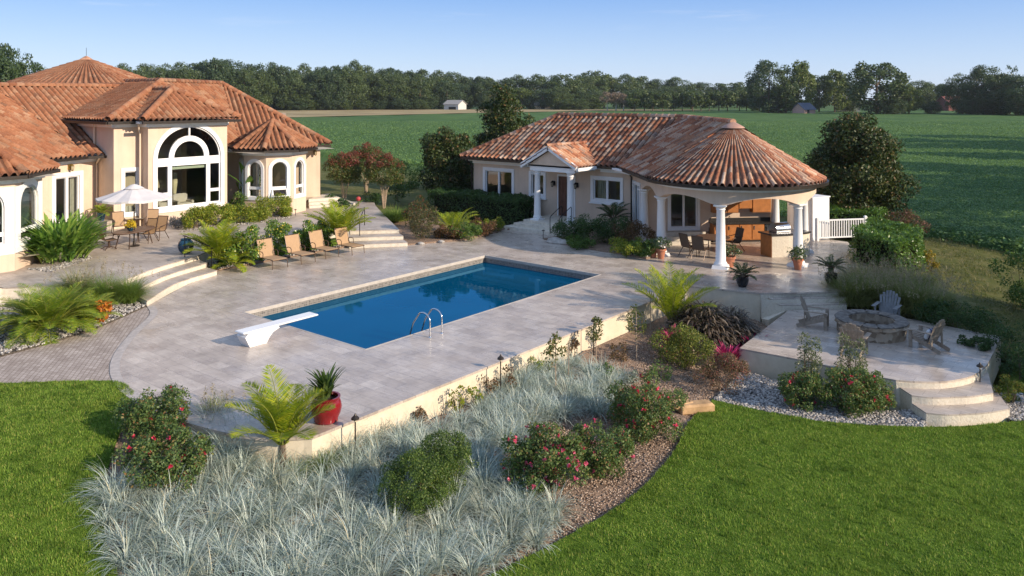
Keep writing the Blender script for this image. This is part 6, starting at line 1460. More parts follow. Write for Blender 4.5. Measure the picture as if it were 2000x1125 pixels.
scatter(BED_LEFT, 9000, lambda x, y: gz(x, y) + .03 + RNG.uniform(0, .02, len(x)), .042, PEBBLE, 'pebbles', 'pale river pebbles edging the bed beside the paver path', 'pebbles', .6)
scatter(MAINBED, 26000, lambda x, y: gz(x, y) - .06 + RNG.uniform(0, .02, len(x)), .026, CHIP, 'bark_chips', 'loose brown bark mulch in the front bed', 'mulch', .3, lambda x, y: (x > -13.2) & (y > 11) )
# lawn blades
def lawn(poly, n, name, label, hmin=.03, hmax=.065, far=None):
    xs = [q[0] for q in poly]; ys = [q[1] for q in poly]; x = RNG.uniform(min(xs), max(xs), n * 3); y = RNG.uniform(min(ys), max(ys), n * 3)
    Y = -x * ST + y * CT; X = x * CT + y * ST; k = pip(poly, x, y) & (Y > 11.5) & (np.abs(X) < Y * .72); x, y = x[k][:n], y[k][:n]; n = len(x); R = np.stack([x, y, gz(x, y) - .005], 1)
    a = RNG.uniform(0, 2 * PI, n); cell = RNG.random((400, 400)); L = RNG.uniform(hmin, hmax, n) * (.55 + .9 * cell[((x * 4.3 + 90) % 400).astype(int), ((y * 4.3 + 40) % 400).astype(int)]); le = np.abs(RNG.normal(.5, .35, n)); out = np.stack([np.cos(a) * np.sin(le), np.sin(a) * np.sin(le), np.cos(le)], 1); sd = np.stack([-np.sin(a), np.cos(a), np.zeros(n)], 1) * (.0075 * RNG.uniform(.7, 1.4, n))[:, None]
    V = np.stack([R - sd, R + sd, R + out * L[:, None]], 1).reshape(-1, 3); tag(npmesh(name, V, np.arange(3 * n).reshape(n, 3), L_LAWN), label, 'grass', kind='stuff')
lawn(LAWN_R, 420000, 'lawn_grass', 'mown green grass of the front lawn')
lawn(LAWN_L, 130000, 'lawn_grass', 'mown green grass of the left lawn')
# rough dry grass at the back right
n = 90000; x = RNG.uniform(-11, 16, n); y = RNG.uniform(24, 47, n); k = pip(back_poly, x, y) & ~pip(FIRE, x, y) & ~pip(DECK, x, y); x, y = x[k], y[k]; n = len(x)
kk = np.sin(x * 1.9 + 1.3 * np.sin(y * 1.1)) * np.cos(y * 1.6 + x * .4) + RNG.normal(0, .5, n) > -.1; x, y = x[kk], y[kk]; n = len(x)
V, F = blades(np.stack([x, y, gz(x, y) - .04], 1), RNG.uniform(0, 6.28, n), RNG.uniform(.06, .28, n), RNG.uniform(.1, 1.0, n), .03, 2, .6)
tag(npmesh('rough_grass_blades', V, F, leafmat('dry_grass_blades', [(0, (.07, .08, .02)), (.6, (.15, .14, .045)), (1, (.27, .22, .10))])), 'dry rough grass behind the laurel hedge', 'grass', kind='stuff')
# ------------------------------------------------------------------ left bed and terrace plants
p = at(92, 650, .03); palm('mound_palm', 'wide mounded green palm beside the paver path', 'palm', p, .02, 95, 1.45, L_PALM2, .25, (.1, 1.5), 1.25, 70, .36, .013, .2, seed=31, spread=.3)
p = at(168, 628, .03); palm('small_palm', 'smaller green palm right of the wide mounded one', 'palm', p, .02, 44, 1.0, L_PALM2, .15, (.3, 1.4), 1.1, 50, .26, .012, .2, seed=32, spread=.12)
for i, (q, n_, L_, lab) in enumerate((((150, 585), 2200, 1.4, 'loose plumed fountain grass behind the mounded palms'), ((205, 590), 2600, 1.25, 'green fountain grass behind the orange croton'), ((252, 588), 2600, 1.15, 'yellow-green fountain grass nearest the curved steps'))):
    p = at(*q, .1); grass('fountain_grass', lab, 'ornamental grass', p, .05, n_, L_, L_FOUNT if i == 0 else L_FOUNTG, .22, (.05, .75), .011, .9, i, 40 if i < 2 else 14, 'fountain grasses beside the curved steps')
p = at(200, 625, .05); shrub('croton', 'orange leaved croton among the fountain grasses', 'plant', p, .04, .36, .32, .6, L_ORANGE, 420, .12, 95, 16, .36)
p = at(118, 508, .54); strap('ginger_clump', 'tall clump of broad green blades against the bay window', 'plant', p, .54, 900, 1.6, .12, L_GINGER, (.0, .8), .6, .95, k=6)
strap('orange_flower', 'orange flowering plant at the foot of the tall ginger clump', 'plant', at(82, 512, .54), .54, 24, .4, .05, L_ORANGE, (0, .8), .4, .12)
scatter([at(55, 526, .54), at(100, 532, .54), at(180, 505, .54), at(172, 498, .54), at(100, 522, .54)], 500, lambda x, y: np.full(len(x), .56), .05, PEBBLE, 'pebbles', 'white pebbles at the foot of the ginger clump', 'pebbles', .6)
low = [at(352, 456, .54), at(420, 444, .54), at(480, 440, .54), at(560, 428, .54), at(580, 416, .54), at(545, 400, .54), at(470, 412, .54), at(380, 425, .54)]
scatter(low, 900, lambda x, y: np.full(len(x), .56), .05, PEBBLE, 'pebbles', 'white pebbles under the yellow shrubs by the villa', 'pebbles', .6)
for i, (u, v, rx, h, m, lab) in enumerate(((385, 446, .62, .78, L_LIME, 'yellow-green shrub leftmost under the great window'), (425, 440, .62, .72, L_LIME, 'yellow-green shrub under the middle of the great window'), (465, 436, .68, .72, L_LIME, 'yellow-green shrub below the banana like plant'), (508, 430, .68, .74, L_LIME, 'yellow-green shrub under the villa bay window'), (548, 422, .62, .72, L_LIME, 'yellow-green shrub rightmost under the villa bay window'))):
    p = at(u, v, .54); shrub('border_shrub', lab, 'shrub', p, .54, rx * 1.3, rx * 1.15, h * 1.35, m, 3800, .08, 100 + i, 22, .36, group='yellow-green shrubs along the villa front')
p = at(468, 420, .54); shrub('green_shrub', 'taller dark green shrub between the great window and the bay', 'shrub', p, .54, .6, .6, 1.15, L_GREEN, 1300, .1, 120, 22, .34)
p = at(520, 415, .54); shrub('green_shrub', 'green shrub just left of the side door steps', 'shrub', p, .54, .55, .5, 1.15, L_LIME, 1200, .09, 121, 22, .34)
p = at(487, 416, .54); strap('banana_plant', 'plant with a few huge paddle leaves in front of the bay window', 'plant', p, 1.1, 22, 1.9, .48, L_GINGER, (.05, .8), .4, .2)
p = at(437, 425, .54); shrub('blue_flowers', 'pale blue flowers at the foot of the great window', 'flowers', p, .54, .35, .3, .85, L_GREEN, 300, .07, 122, 12, .35, (40, .06, L_BLUEF))
p = at(345, 446, .54); shrub('lavender', 'grey-blue lavender mound at the left end of the villa border', 'plant', p, .54, .5, .4, .5, leafmat('grey_lavender_leaves', [(0, (.09, .09, .11)), (1, (.22, .22, .27))]), 1100, .06, 123, 18, .35)
bedl = [(-30.15, 17.6), (-31.6, 18.1), (-31.8, 24.4), (-30.1, 24.5)]
struct(MB().slab(bedl, 0, .06).build('planter_soil', MULCH)); scatter(bedl, 900, lambda x, y: np.full(len(x), .08), .05, PEBBLE, 'pebbles', 'white pebbles edging the bed behind the loungers', 'pebbles', .6)
p = at(425, 520, .1); palm('areca_palm', 'yellow-green feather palm at the top of the curved steps', 'palm', p, .1, 36, 1.7, L_PALM, .4, (.55, 1.5), .95, 40, .40, .034, .3, seed=41, spread=.15)
p = at(452, 522, .1); palm('low_palm', 'low yellow palm between the curved steps and the croton shrubs', 'palm', p, .1, 12, .9, L_PALM, .15, (.1, 1.2), 1.2, 30, .3, .034, .3, seed=42, spread=.15)
p = at(664, 480, .1); palm('areca_palm', 'pale yellow feather palm behind the last two loungers', 'palm', p, .1, 34, 1.9, L_PALM, .5, (.6, 1.5), .95, 42, .42, .034, .3, seed=43, spread=.2)
for i, (u, v, h, rx, lab) in enumerate(((462, 520, 1.0, .48, 'croton shrub beside the low yellow palm'), (500, 516, 1.25, .52, 'croton shrub left of the first lounger'), (548, 500, 1.25, .5, 'croton shrub behind the first lounger'), (603, 492, 1.2, .5, 'croton shrub behind the second lounger'), (640, 485, .9, .4, 'low croton shrub behind the third lounger'))):
    p = at(u, v, .1); p = (p[0] - .4, p[1]); shrub('croton_shrub', lab, 'shrub', p, .06, rx * 1.2, rx * 1.15, h * 1.32, L_CROTON, 3200, .09, 140 + i, 22, .36, group='croton shrubs behind the loungers')
# ------------------------------------------------------------------ beds round the guest house
bl_ = [at(797, 479), at(850, 474), at(905, 470), at(970, 455), at(1000, 441), (-27.2, 33.0), (-27.2, 36.2), (-33.4, 36.2), (-34, 31.5), (-33.5, 30.1), (-30.3, 28.0)]
struct(MB().slab(bl_, 0, .07).build('shrub_bed', MULCH))
br_ = [at(1062, 468), at(1120, 482), at(1190, 494), at(1262, 506), at(1292, 500), (-19.3, 34.0), (-21.4, 35.9), (-23.3, 36.2), (-23.3, 33.2), (-23.9, 33.0)]
struct(MB().slab(br_, 0, .07).build('shrub_bed', MULCH)); scatter(br_, 700, lambda x, y: np.full(len(x), .1), .06, PEBBLE, 'pebbles', 'stones edging the bed beside the guest house', 'pebbles', .6, lambda x, y: -x * ST + y * CT < 36.5)
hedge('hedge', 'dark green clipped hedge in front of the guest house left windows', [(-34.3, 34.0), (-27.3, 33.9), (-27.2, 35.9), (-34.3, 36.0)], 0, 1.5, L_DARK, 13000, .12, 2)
p = at(772, 428, .3); grass('green_grass', 'bright green fountain grass at the right of the garden steps', 'ornamental grass', p, .25, 1600, 1.05, L_FOUNTG, .35, (.05, .85), .014, .9, rx=(.5, .5))
p = at(825, 468); shrub('brown_shrub', 'brown-green twiggy shrub beside the garden steps', 'shrub', p, .05, .85, .8, 1.6, leafmat('twiggy_brown_green', [(0, (.05, .06, .025)), (.6, (.10, .10, .045)), (1, (.16, .08, .05))]), 3600, .07, 150, 34, .3)
p = at(815, 440, .2); shrub('red_tinged_shrub', 'red tipped shrub behind the twiggy brown one', 'shrub', p, .1, .75, .7, 1.55, leafmat('red_tipped_leaves', [(0, (.04, .06, .02)), (.7, (.09, .09, .03)), (1, (.26, .03, .03))]), 2200, .08, 151, 30, .32)
p = at(884, 455, .05); palm('areca_palm', 'bushy yellow-green palm in front of the guest house hedge', 'palm', p, .05, 22, 1.45, L_PALM, .2, (.15, 1.4), 1.2, 40, .36, .032, .25, seed=51, spread=.25)
for i, (u, v, rx, h, m, lab) in enumerate(((875, 468, .55, .5, L_RED, 'low red-brown shrub at the foot of the bushy palm'), (905, 468, .7, .62, L_GREEN, 'low green shrub by the stones of the left shrub bed'), (945, 460, .65, .6, L_RED, 'low rust coloured shrub near the guest house path'), (965, 452, .45, .5, L_LIME, 'low yellowish shrub at the tip of the left shrub bed'))):
    p = at(u, v); shrub('low_shrub', lab, 'shrub', p, .05, rx * 1.3, rx * 1.05, h * 1.2, m, 3200, .07, 160 + i, 36, .3)
for i, (u, v, rx, h, m, lab) in enumerate(((1110, 470, .7, .8, L_DARK, 'dark low shrub right of the guest house porch steps'), (1150, 476, .9, 1.0, L_DARK, 'dark shrub under the wide guest house window'), (1205, 478, .8, .95, L_DARK, 'dark shrub below the big cycad'), (1238, 486, .75, .95, L_RED, 'rust red shrub by the left pavilion column'), (1228, 500, .8, .55, L_LIME, 'yellow-green low shrub at the edge of the deck near the pavilion'), (1256, 503, .42, .6, L_GREEN, 'green shrub touching the terracotta pots'), (1130, 484, .6, .4, L_GREEN, 'spreading low green shrub among the stones'))):
    p = at(u, v); shrub('low_shrub', lab, 'shrub', p, .05, rx * 1.3, rx * 1.05, h * 1.2, m, 3800, .07, 170 + i, 40, .3)
p = at(1198, 462, 0); palm('big_cycad', 'big dark cycad in front of the guest house window', 'cycad', p, .4, 20, 1.15, L_CYCAD, .55, (.0, 1.2), .8, 40, .24, .03, seed=52, trunk=(.16, .5), stemm=BARK)
for i, (u, v, s) in enumerate(((822, 478, .16), (862, 474, .15), (1085, 474, .4), (1100, 476, .3))):
    p = at(u, v); st_ = thing('boulder', ['pale rounded boulder beside the garden steps', 'pale low boulder below the bushy palm', 'grey boulder nearest the porch steps', 'smaller grey boulder in the bed right of the porch'][i], 'boulder', (*p, .05)); bm_ = MB(); n = 10
    rr = [[random.uniform(.85, 1.1) for _ in range(n)] for _ in range(5)]
    vs = [(s * math.sin(PI * (.08 + .84 * i_ / 4)) * rr[i_][j] * 1.3 * math.cos(2 * PI * j / n), s * math.sin(PI * (.08 + .84 * i_ / 4)) * rr[i_][j] * math.sin(2 * PI * j / n), s * .55 * -math.cos(PI * (.08 + .84 * i_ / 4))) for i_ in range(5) for j in range(n)]
    bm_.add(vs, [(i_ * n + j, i_ * n + (j + 1) % n, i_ * n + n + (j + 1) % n, i_ * n + n + j) for i_ in range(4) for j in range(n)] + [tuple(range(40, 50))]); bm_.build('stone', mat('pale_boulder', (.42, .39, .35), .9, .1, 0, .2, 5, 10, .4) if 'pale_boulder' not in bpy.data.materials else bpy.data.materials['pale_boulder'], st_)
# ------------------------------------------------------------------ right side: hedges, grasses
def hp(l): return [at(u, v, z) for u, v, z in l]
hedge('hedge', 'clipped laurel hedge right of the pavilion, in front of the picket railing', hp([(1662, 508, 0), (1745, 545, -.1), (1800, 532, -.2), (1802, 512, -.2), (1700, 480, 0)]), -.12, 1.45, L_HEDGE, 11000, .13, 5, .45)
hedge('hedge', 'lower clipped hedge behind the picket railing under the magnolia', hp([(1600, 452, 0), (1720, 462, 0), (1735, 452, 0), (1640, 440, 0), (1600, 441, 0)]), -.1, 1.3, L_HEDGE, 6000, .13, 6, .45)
p = at(1752, 470, -.2); shrub('nandina', 'dull red shrub between the laurel hedge and the magnolia', 'shrub', p, -.2, 1.25, 1.1, 1.45, leafmat('dull_red_leaves', [(0, (.06, .045, .03)), (.5, (.13, .065, .05)), (1, (.2, .06, .055))]), 3200, .09, 180, 40, .26)
p = at(1818, 528, -.4); shrub('yellow_shrub', 'small golden shrub at the end of the laurel hedge', 'shrub', p, -.4, .35, .3, .85, leafmat('golden_leaves', [(0, (.2, .12, .012)), (1, (.42, .3, .03))]), 700, .08, 181, 14, .36)
for i, (u, v, L_, lab) in enumerate(((1668, 590, 1.35, 'tall fountain grass nearest the pavilion steps'), (1712, 592, 1.4, 'tall fountain grass behind the grey garden chair'), (1762, 602, 1.4, 'tall fountain grass right of the grey garden chair'), (1812, 612, 1.3, 'tall fountain grass at the right of the row, beside the junipers'), (1700, 568, 1.3, 'fountain grass in the back row by the laurel hedge'), (1775, 575, 1.25, 'fountain grass in the back row, under the end of the laurel hedge'))):
    p = at(u, v, -.5); grass('tall_grass', lab, 'ornamental grass', p, -.55, 3800, L_, L_FOUNT, .4, (.0, .75), .017, .9, i, 90, 'tall fountain grasses beside the fire terrace', rx=(.6, .6))
for i, (u, v, rx, h, m, lab) in enumerate(((1868, 640, .9, .8, L_DARK, 'dark juniper behind the right of the fire terrace'), (1915, 648, .8, .7, L_DARK, 'dark juniper at the far right of the fire terrace'), (1830, 634, .7, .7, L_DARK, 'dark juniper next to the tall fountain grasses'), (1912, 680, .55, .3, L_DARK, 'low creeping plant spreading on the fire terrace'), (1975, 700, .85, 1.1, L_DARK, 'dark bush right of the fire terrace by the path light'), (1985, 760, .1, .1, None, ''), (1996, 735, .6, .9, L_DARK, 'dark bush at the right picture edge above the clipped ball'))):
    if m is None: continue
    p = at(u, v, -.55 if v < 690 else -.9); shrub('dark_shrub', lab, 'shrub', p, -.55 if v < 690 else -.95, rx, rx * .8, h, m, 2200, .06, 190 + i, 26, .34)
p = at(1972, 785, -1.1); shrub('clipped_ball', 'small round yellow-green ball shrub right of the entry steps', 'shrub', p, -1.1, .36, .34, .62, leafmat('boxwood_leaves', [(0, (.06, .1, .015)), (.7, (.13, .17, .02)), (1, (.3, .17, .03))]), 2200, .04, 199, 26, .3)
p = at(1998, 600, -.7); shrub('edge_bush', 'green bush at the right picture edge beside the rough grass', 'shrub', p, -.7, .9, .8, 2.2, L_GREEN, 2600, .09, 200, 30, .32)
# ------------------------------------------------------------------ garden trees
p = at(1678, 448, -.3); tree('magnolia', 'large dark magnolia with bronze leaf backs right of the pavilion', 'tree', p, -.3, 6.15, 2.5, L_MAGN, 38000, .18, 301, .02, shape=lambda s: 1.2 - .5 * s, nclump=105, cr=.28, wide=.5, inner=.5, flat=.72)
p = at(880, 408, 0); tree('magnolia', 'magnolia left of the guest house, standing nearer', 'tree', p, .1, 5.0, 1.75, L_MAGN, 15000, .19, 302, .04, shape=lambda s: 1.12 - .25 * s, nclump=100, cr=.28, wide=.5, inner=.35, flat=.72)
p = cw(-.5, 57); tree('magnolia', 'taller magnolia behind the left end of the guest house', 'tree', p, -.2, 7.9, 1.9, L_MAGN, 14000, .22, 303, .04, shape=lambda s: 1.12 - .25 * s, nclump=100, cr=.28, wide=.5, inner=.35, flat=.72)
p = cw(.9, 60); tree('magnolia', 'small magnolia peeping over the guest house roof', 'tree', p, -.2, 5.6, 1.7, L_MAGN, 9000, .22, 304, .06, nclump=60, cr=.26, wide=.45)
def crape(q, z, h, r, lab, seed):
    p = at(*q, z); t = thing('crape_myrtle', lab, 'tree', (*p, z), 0, 'crape myrtles on the grass behind the path'); rs = random.Random(seed)
    P, D, N, L, W, c, sz = crown_leaves(6500, (r, r, h * .31), 60, .30 * h * .29, .10, .06, seed, flat=.6); P = P + [0, 0, h * .68]; V, F = leaves(P, D, N, L, W); npmesh('crown', V, F, L_CRAPE, t)
    P, D, N, L, W, c, sz = crown_leaves(1700, (r * .95, r * .95, h * .2), 34, .28 * h * .27, .10, .07, seed + 1, flat=.1); V, F = leaves(P + [0, 0, h * .84], D, N, L, W); npmesh('blossoms', V, F, L_CRAPER, t)
    for j in range(6):
        a = j * PI / 3 + rs.random(); e = Vector((math.cos(a) * r * .55, math.sin(a) * r * .55, h * .72)); k = MB(); k.tube([(math.cos(a) * .06, math.sin(a) * .06, -.1), (math.cos(a) * r * .15, math.sin(a) * r * .15, h * .3), e], [.028, .022, .01], 6); k.build('trunk', PALEBARK, t)
crape((672, 398), .4, 3.1, 1.15, 'red topped crape myrtle nearest the villa corner', 311); crape((750, 404), .3, 3.2, 1.25, 'red topped crape myrtle with pale trunks left of the magnolia', 312); crape((715, 376), .2, 3.3, 1.3, 'crape myrtle farther back between the two nearer ones', 313)
p = at(796, 372, .0); shrub('green_shrub', 'green bush between the crape myrtles and the magnolia', 'shrub', p, 0, 1.3, 1.1, 2.2, L_GREEN, 2600, .12, 315, 30, .32)
p = at(700, 404, .5); hy = thing('hydrant', 'small red capped garden hydrant at the end of the side path', 'hydrant', (*p, .5)); k = MB(); k.lathe([(.05, 0), (.05, .35), (.08, .36), (.08, .4)], n=10); k.build('post', BARK, hy); k = MB(); k.lathe([(.12, .4), (.15, .5), (.1, .6), (.02, .63)], n=12); k.build('cap', mat('red_paint', (.4, .05, .05), .5), hy)
for u, v, r, lab in ((668, 408, .5, 'dark low bush at the foot of the nearest crape myrtle'), (725, 398, .6, 'dark low bush between the crape trunks'), (648, 402, .6, 'dark low bush against the villa corner'), (780, 392, 1.0, 'dark bush behind the bright green grass')):
    p = at(u, v, .4); shrub('low_shrub', lab, 'shrub', p, .35, r, r * .8, r * 1.2, L_DARK, 1200, .09, int(u), 20, .36)
# ------------------------------------------------------------------ woods, far trees and farm buildings
def far_proto(name, label, h, r, m, n, lf, seed, trunk_h, shape=None, group=None, nclump=60, cr=.26, flat=0, tm=None, inner=.5):
    return tree(name, label, 'tree', (0, -500), 0, h, r, m, n, lf, seed, trunk_h, group, shape, nclump, cr, tm, 5, flat, h * .022, .7, inner)
WG = 'trees of the wood behind the field'; WL = 'dense dark green tree in the wood along the far side of the field'
oak = [far_proto('broadleaf_tree', WL, 20, 7.4, m, 12000, .6, 400 + i, .04, group=WG, nclump=80, cr=.3, inner=.6) for i, m in enumerate((L_FAR1, L_FAR2, L_FAR1, L_FAR2))]
used = set()
def put(proto, X, Y, h, r, label=None, group=None, z=-.4, h0=20, r0=7.4):
    loc = (*cw(X, Y), z); rz = random.uniform(0, 6.28); s = (r / r0, r / r0 * random.uniform(.9, 1.1), h / h0)
    if proto.name not in used:
        used.add(proto.name); proto.location = loc; proto.rotation_euler = (0, 0, rz); proto.scale = s
        if label: proto['label'] = label
        if group: proto['group'] = group
        return proto
    return dup(proto, loc, rz, label, s, group)
def top_h(v, Y, z=-.4): return CAMH - z + (HOR - v) * Y / FPX
prof = [(215, 140), (240, 134), (270, 133), (300, 129), (335, 128), (370, 126), (400, 122), (430, 118), (455, 119), (490, 130), (520, 128), (550, 132), (590, 134), (620, 130), (660, 126), (690, 127), (720, 135), (760, 137), (800, 135), (830, 137), (860, 147), (900, 150), (935, 152)]
pu, pv = zip(*prof)
def rowtrees(u0, u1, step, Y0, Y1, dv, rr):
    u = u0
    while u < u1:
        t = (u - 215) / 725; Y = Y0 + (Y1 - Y0) * t + random.uniform(-8, 8); v = np.interp(u, pu, pv) + dv + random.uniform(-3, 4); h = top_h(v, Y); put(random.choice(oak), (u - 1000) * Y / FPX, Y, h, rr * random.uniform(.85, 1.15)); u += step * random.uniform(.8, 1.2)
rowtrees(205, 945, 33, 360, 470, 0, 7.8); rowtrees(215, 930, 30, 352, 455, 14, 7.2); rowtrees(520, 850, 24, 372, 445, 48, 6.2); rowtrees(545, 825, 19, 368, 440, 60, 5.0)
def ft(u, v, Y, r, m_i, label, proto=None, group=None):
    return put(proto or oak[m_i], (u - 1000) * Y / FPX, Y, top_h(v, Y), r, label, group)
lt = [far_proto('broadleaf_tree', 'light green tree', 20, 7.4, L_FAR3, 6000, .8, 410, .06), far_proto('broadleaf_tree', 'mid tree', 20, 7.4, L_FAR2, 6000, .8, 411, .06)]
MG = 'trees at the far edge of the field behind the guest house'; ML = 'rounded green tree at the far edge of the field behind the guest house roof'
for u, v, Y, r in ((955, 158, 455, 8), (985, 155, 470, 9), (1012, 152, 480, 9), (1045, 151, 470, 9), (1075, 150, 480, 9), (1108, 146, 460, 10), (1135, 152, 480, 9), (1180, 150, 520, 11), (1215, 150, 520, 11), (1250, 150, 540, 12), (1290, 157, 540, 11), (1325, 155, 540, 10), (1370, 163, 560, 11), (1410, 163, 560, 10), (1440, 161, 540, 9), (965, 172, 430, 6.5), (1020, 174, 435, 6.5), (1060, 176, 430, 7), (1092, 172, 425, 7), (1145, 178, 440, 7), (1160, 178, 445, 8), (1235, 176, 480, 8), (1270, 176, 480, 8), (1310, 172, 480, 8), (1350, 170, 480, 8)):
    ft(u, v, Y, r, random.randrange(4), ML, random.choice(oak + lt), MG)
ft(1158, 139, 500, 9, 1, 'tall crown standing highest in the far tree line behind the guest house', lt[1])
orch = far_proto('orchard_tree', 'small spreading tree with a clear trunk in the row behind the guest house', 20, 7.4, L_FAR2, 1300, 1.6, 420, .26, group='row of small trees with clear trunks', nclump=40, cr=.3)
for i in range(17):
    u = 1238 + i * 18.6 + random.uniform(-4, 4); Y = 385 + random.uniform(-5, 5); ft(u, 182 + random.uniform(-5, 5), Y, 3.6 * random.uniform(.85, 1.2), 0, 'small spreading tree with a clear trunk in the row behind the guest house', orch, 'row of small trees with clear trunks')
bare = far_proto('bare_tree', 'bare twig crowned tree', 20, 7.4, L_BARE, 1500, 1.0, 430, .3, nclump=46, cr=.2, tm=mat('pale_far_bark', (.5, .45, .4), .9), flat=.3)
for u, v, lab in ((1186, 180, 'pale leafless tree leftmost of three behind the guest house ridge'), (1203, 181, 'pale leafless tree in the middle of three behind the guest house ridge'), (1218, 184, 'pale leafless tree rightmost of three behind the guest house ridge')): ft(u, v, 392, 4.2, 0, lab, bare)
big = far_proto('rounded_tree', 'huge round crowned tree standing alone at the far right of the field', 20, 7.4, L_FAR2, 9000, .7, 440, .03, nclump=120, cr=.2, shape=lambda s: .8 + .28 * np.sin(np.clip(s, 0, 1) * PI))
used.add(big.name); big.scale = (1.5, 1.5, top_h(120, 330) / 20); big.location = (*cw((1712 - 1000) * 330 / FPX, 330), -.4)
for u, v, Y, r, p_, lab in ((1502, 122, 350, 8.5, oak[0], 'tall dark domed tree left of the far shed'), (1560, 126, 350, 6.5, lt[0], 'tall light green tree directly behind the far shed'), (1535, 150, 345, 6, lt[1], 'lower green tree between the two tall ones by the far shed'), (1600, 148, 370, 7, lt[1], 'green tree right of the far shed'), (1630, 142, 365, 6.5, lt[0], 'light green tree between the far shed and the huge round tree'), (1660, 155, 370, 6, oak[1], 'dark tree touching the left of the huge round tree'), (1775, 172, 330, 5.5, lt[0], 'yellow-green tree right of the huge round tree'), (1790, 162, 420, 8, oak[1], 'far tree showing above the yellow-green one'), (1812, 165, 430, 7, oak[3], 'far tree left of the gap in the right tree line'), (1848, 166, 420, 7, oak[0], 'dark far tree left of the red barn'), (1880, 150, 330, 7, oak[1], 'spreading tree in front of the red barn'), (1922, 132, 320, 7.5, oak[0], 'tall tree right of the red barn'), (1950, 145, 320, 7, oak[2], 'dense tree second from the right picture edge'), (1985, 150, 310, 8, oak[0], 'dark tree at the right picture edge'), (2015, 158, 300, 8, oak[2], 'dark tree cut by the right picture edge'), (1480, 172, 400, 7, oak[1], 'low dark tree at the right end of the clear trunked row'), (1520, 180, 352, 5, oak[2], 'dark low tree just left of the far shed'), (1745, 192, 322, 4.5, oak[0], 'low dark tree at the foot of the huge round one'), (1820, 198, 330, 3.5, oak[2], 'round bush at the field edge left of the red barn'), (1940, 185, 315, 6, oak[2], 'dark understorey tree below the tall right hand tree'), (1900, 190, 318, 5, oak[0], 'dark understorey tree beside the red barn')):
    ft(u, v, Y, r, 0, lab, p_)
wispy = far_proto('wispy_tree', 'thin topped tree', 20, 7.4, L_FAR1, 700, .9, 441, .3, nclump=26, cr=.18); ft(1972, 128, 325, 5, 0, 'thin topped tree rising above the dark trees at the right', wispy)
p = cw((20 - 1000) * 120 / FPX, 120)
for u, v, Y, r, lab in ((18, 95, 125, 3.2, 'dark tree rising behind the left end of the villa roof'), (55, 130, 130, 3.6, 'lower dark tree behind the villa roof at the left'), (-15, 120, 120, 4, 'dark tree cut by the left picture edge')): ft(u, v, Y, r, 0, lab, oak[0])
# tall trees just out of the picture on the right; they throw the long shadows on field and garden
SH = [(88, 100, 16, 6), (96, 112, 17, 6.5), (80, 84, 15, 5), (66, 68, 14, 5.5), (58, 58, 14, 5.5), (106, 128, 17, 6), (52, 49, 13, 5.5), (46, 41, 12, 5), (42, 34, 11, 4.5)]
for X, Y, h, r in SH: put(random.choice(oak[:2]), X, Y, h, r, 'dark tree of the row beyond the right edge of the garden', 'row of trees beyond the right edge of the garden')
for gx_, gy_, h, r in ((3.0, 28.6, 8, 1.9), (2.4, 30.6, 8.4, 2.2), (3.2, 32.8, 8, 2.1), (4.0, 35, 7.2, 1.8)): put(random.choice(oak[:2]), gx_ * CT + gy_ * ST, -gx_ * ST + gy_ * CT, h, r, 'dark tree in the hedge row beyond the right edge of the fire terrace', 'hedge row beyond the fire terrace', -1)
def gable(name, label, u, v, Y, w, d, h, rh, wall, roof, rz, z=-.4, door=None):
    p = cw((u - 1000) * Y / FPX, Y); t = thing(name, label, 'building', (*p, z), rz); k = MB(); x, y = w / 2, d / 2
    k.add([(-x, -y, 0), (x, -y, 0), (x, y, 0), (-x, y, 0), (-x, -y, h), (x, -y, h), (x, y, h), (-x, y, h), (-x, 0, h + rh), (x, 0, h + rh)], [(0, 1, 5, 4), (1, 2, 6, 9, 5), (2, 3, 7, 6), (3, 0, 4, 8, 7)]); k.build('wall', wall, t)
    k = MB(); o = .5; s = rh / y
    for sg in (-1, 1): k.add([(-x - o, sg * (y + o), h - o * s), (x + o, sg * (y + o), h - o * s), (x + o, 0, h + rh), (-x - o, 0, h + rh), (-x - o, sg * (y + o), h - o * s + .2), (x + o, sg * (y + o), h - o * s + .2), (x + o, 0, h + rh + .2), (-x - o, 0, h + rh + .2)], [(0, 1, 2, 3), (4, 5, 6, 7), (0, 1, 5, 4), (1, 2, 6, 5), (3, 0, 4, 7)])
    k.build('roof', roof, t)
    dm_ = mat('dark_far_opening', (.03, .03, .03), .8) if 'dark_far_opening' not in bpy.data.materials else bpy.data.materials['dark_far_opening']
    for q in (door or []):
        k = MB(); a, b, z0, z1 = q; k.box(((a + b) / 2, -y - .03, (z0 + z1) / 2), (b - a, .1, z1 - z0)); k.build('window' if z0 > .3 else 'door', dm_, t)
    return t
yaw = math.atan2(ST, CT)
GREYROOF = mat('grey_far_roof', (.30, .29, .28), .8); BLUEROOF = mat('blue_grey_far_roof', (.10, .12, .17), .7); FARWHITE = mat('white_far_boards', (.55, .55, .54), .8); FARPINK = mat('pink_far_boards', (.6, .36, .30), .8); FARRED = mat('red_far_roof', (.17, .06, .05), .8); FARCREAM = mat('cream_far_boards', (.62, .5, .34), .8)
gable('far_barn', 'white barn with a grey roof at the end of the wood', 889, 215, 425, 9, 8, 3.4, 2.0, FARWHITE, GREYROOF, yaw - .5, door=[(-1.5, 3, 0, 2)])
gable('far_house', 'low cream building under the trees behind the guest house', 1070, 215, 430, 14, 7, 2.6, 1.6, FARCREAM, GREYROOF, yaw + .05, door=[(-4, -2, .8, 2), (2, 4, .8, 2)])
gable('far_shed', 'small shed with a blue-grey roof at the field edge', 1570, 215, 340, 7.5, 6, 2.2, 2.4, FARPINK, BLUEROOF, yaw + .6, door=[(-2, -.5, 0, 1.8)])
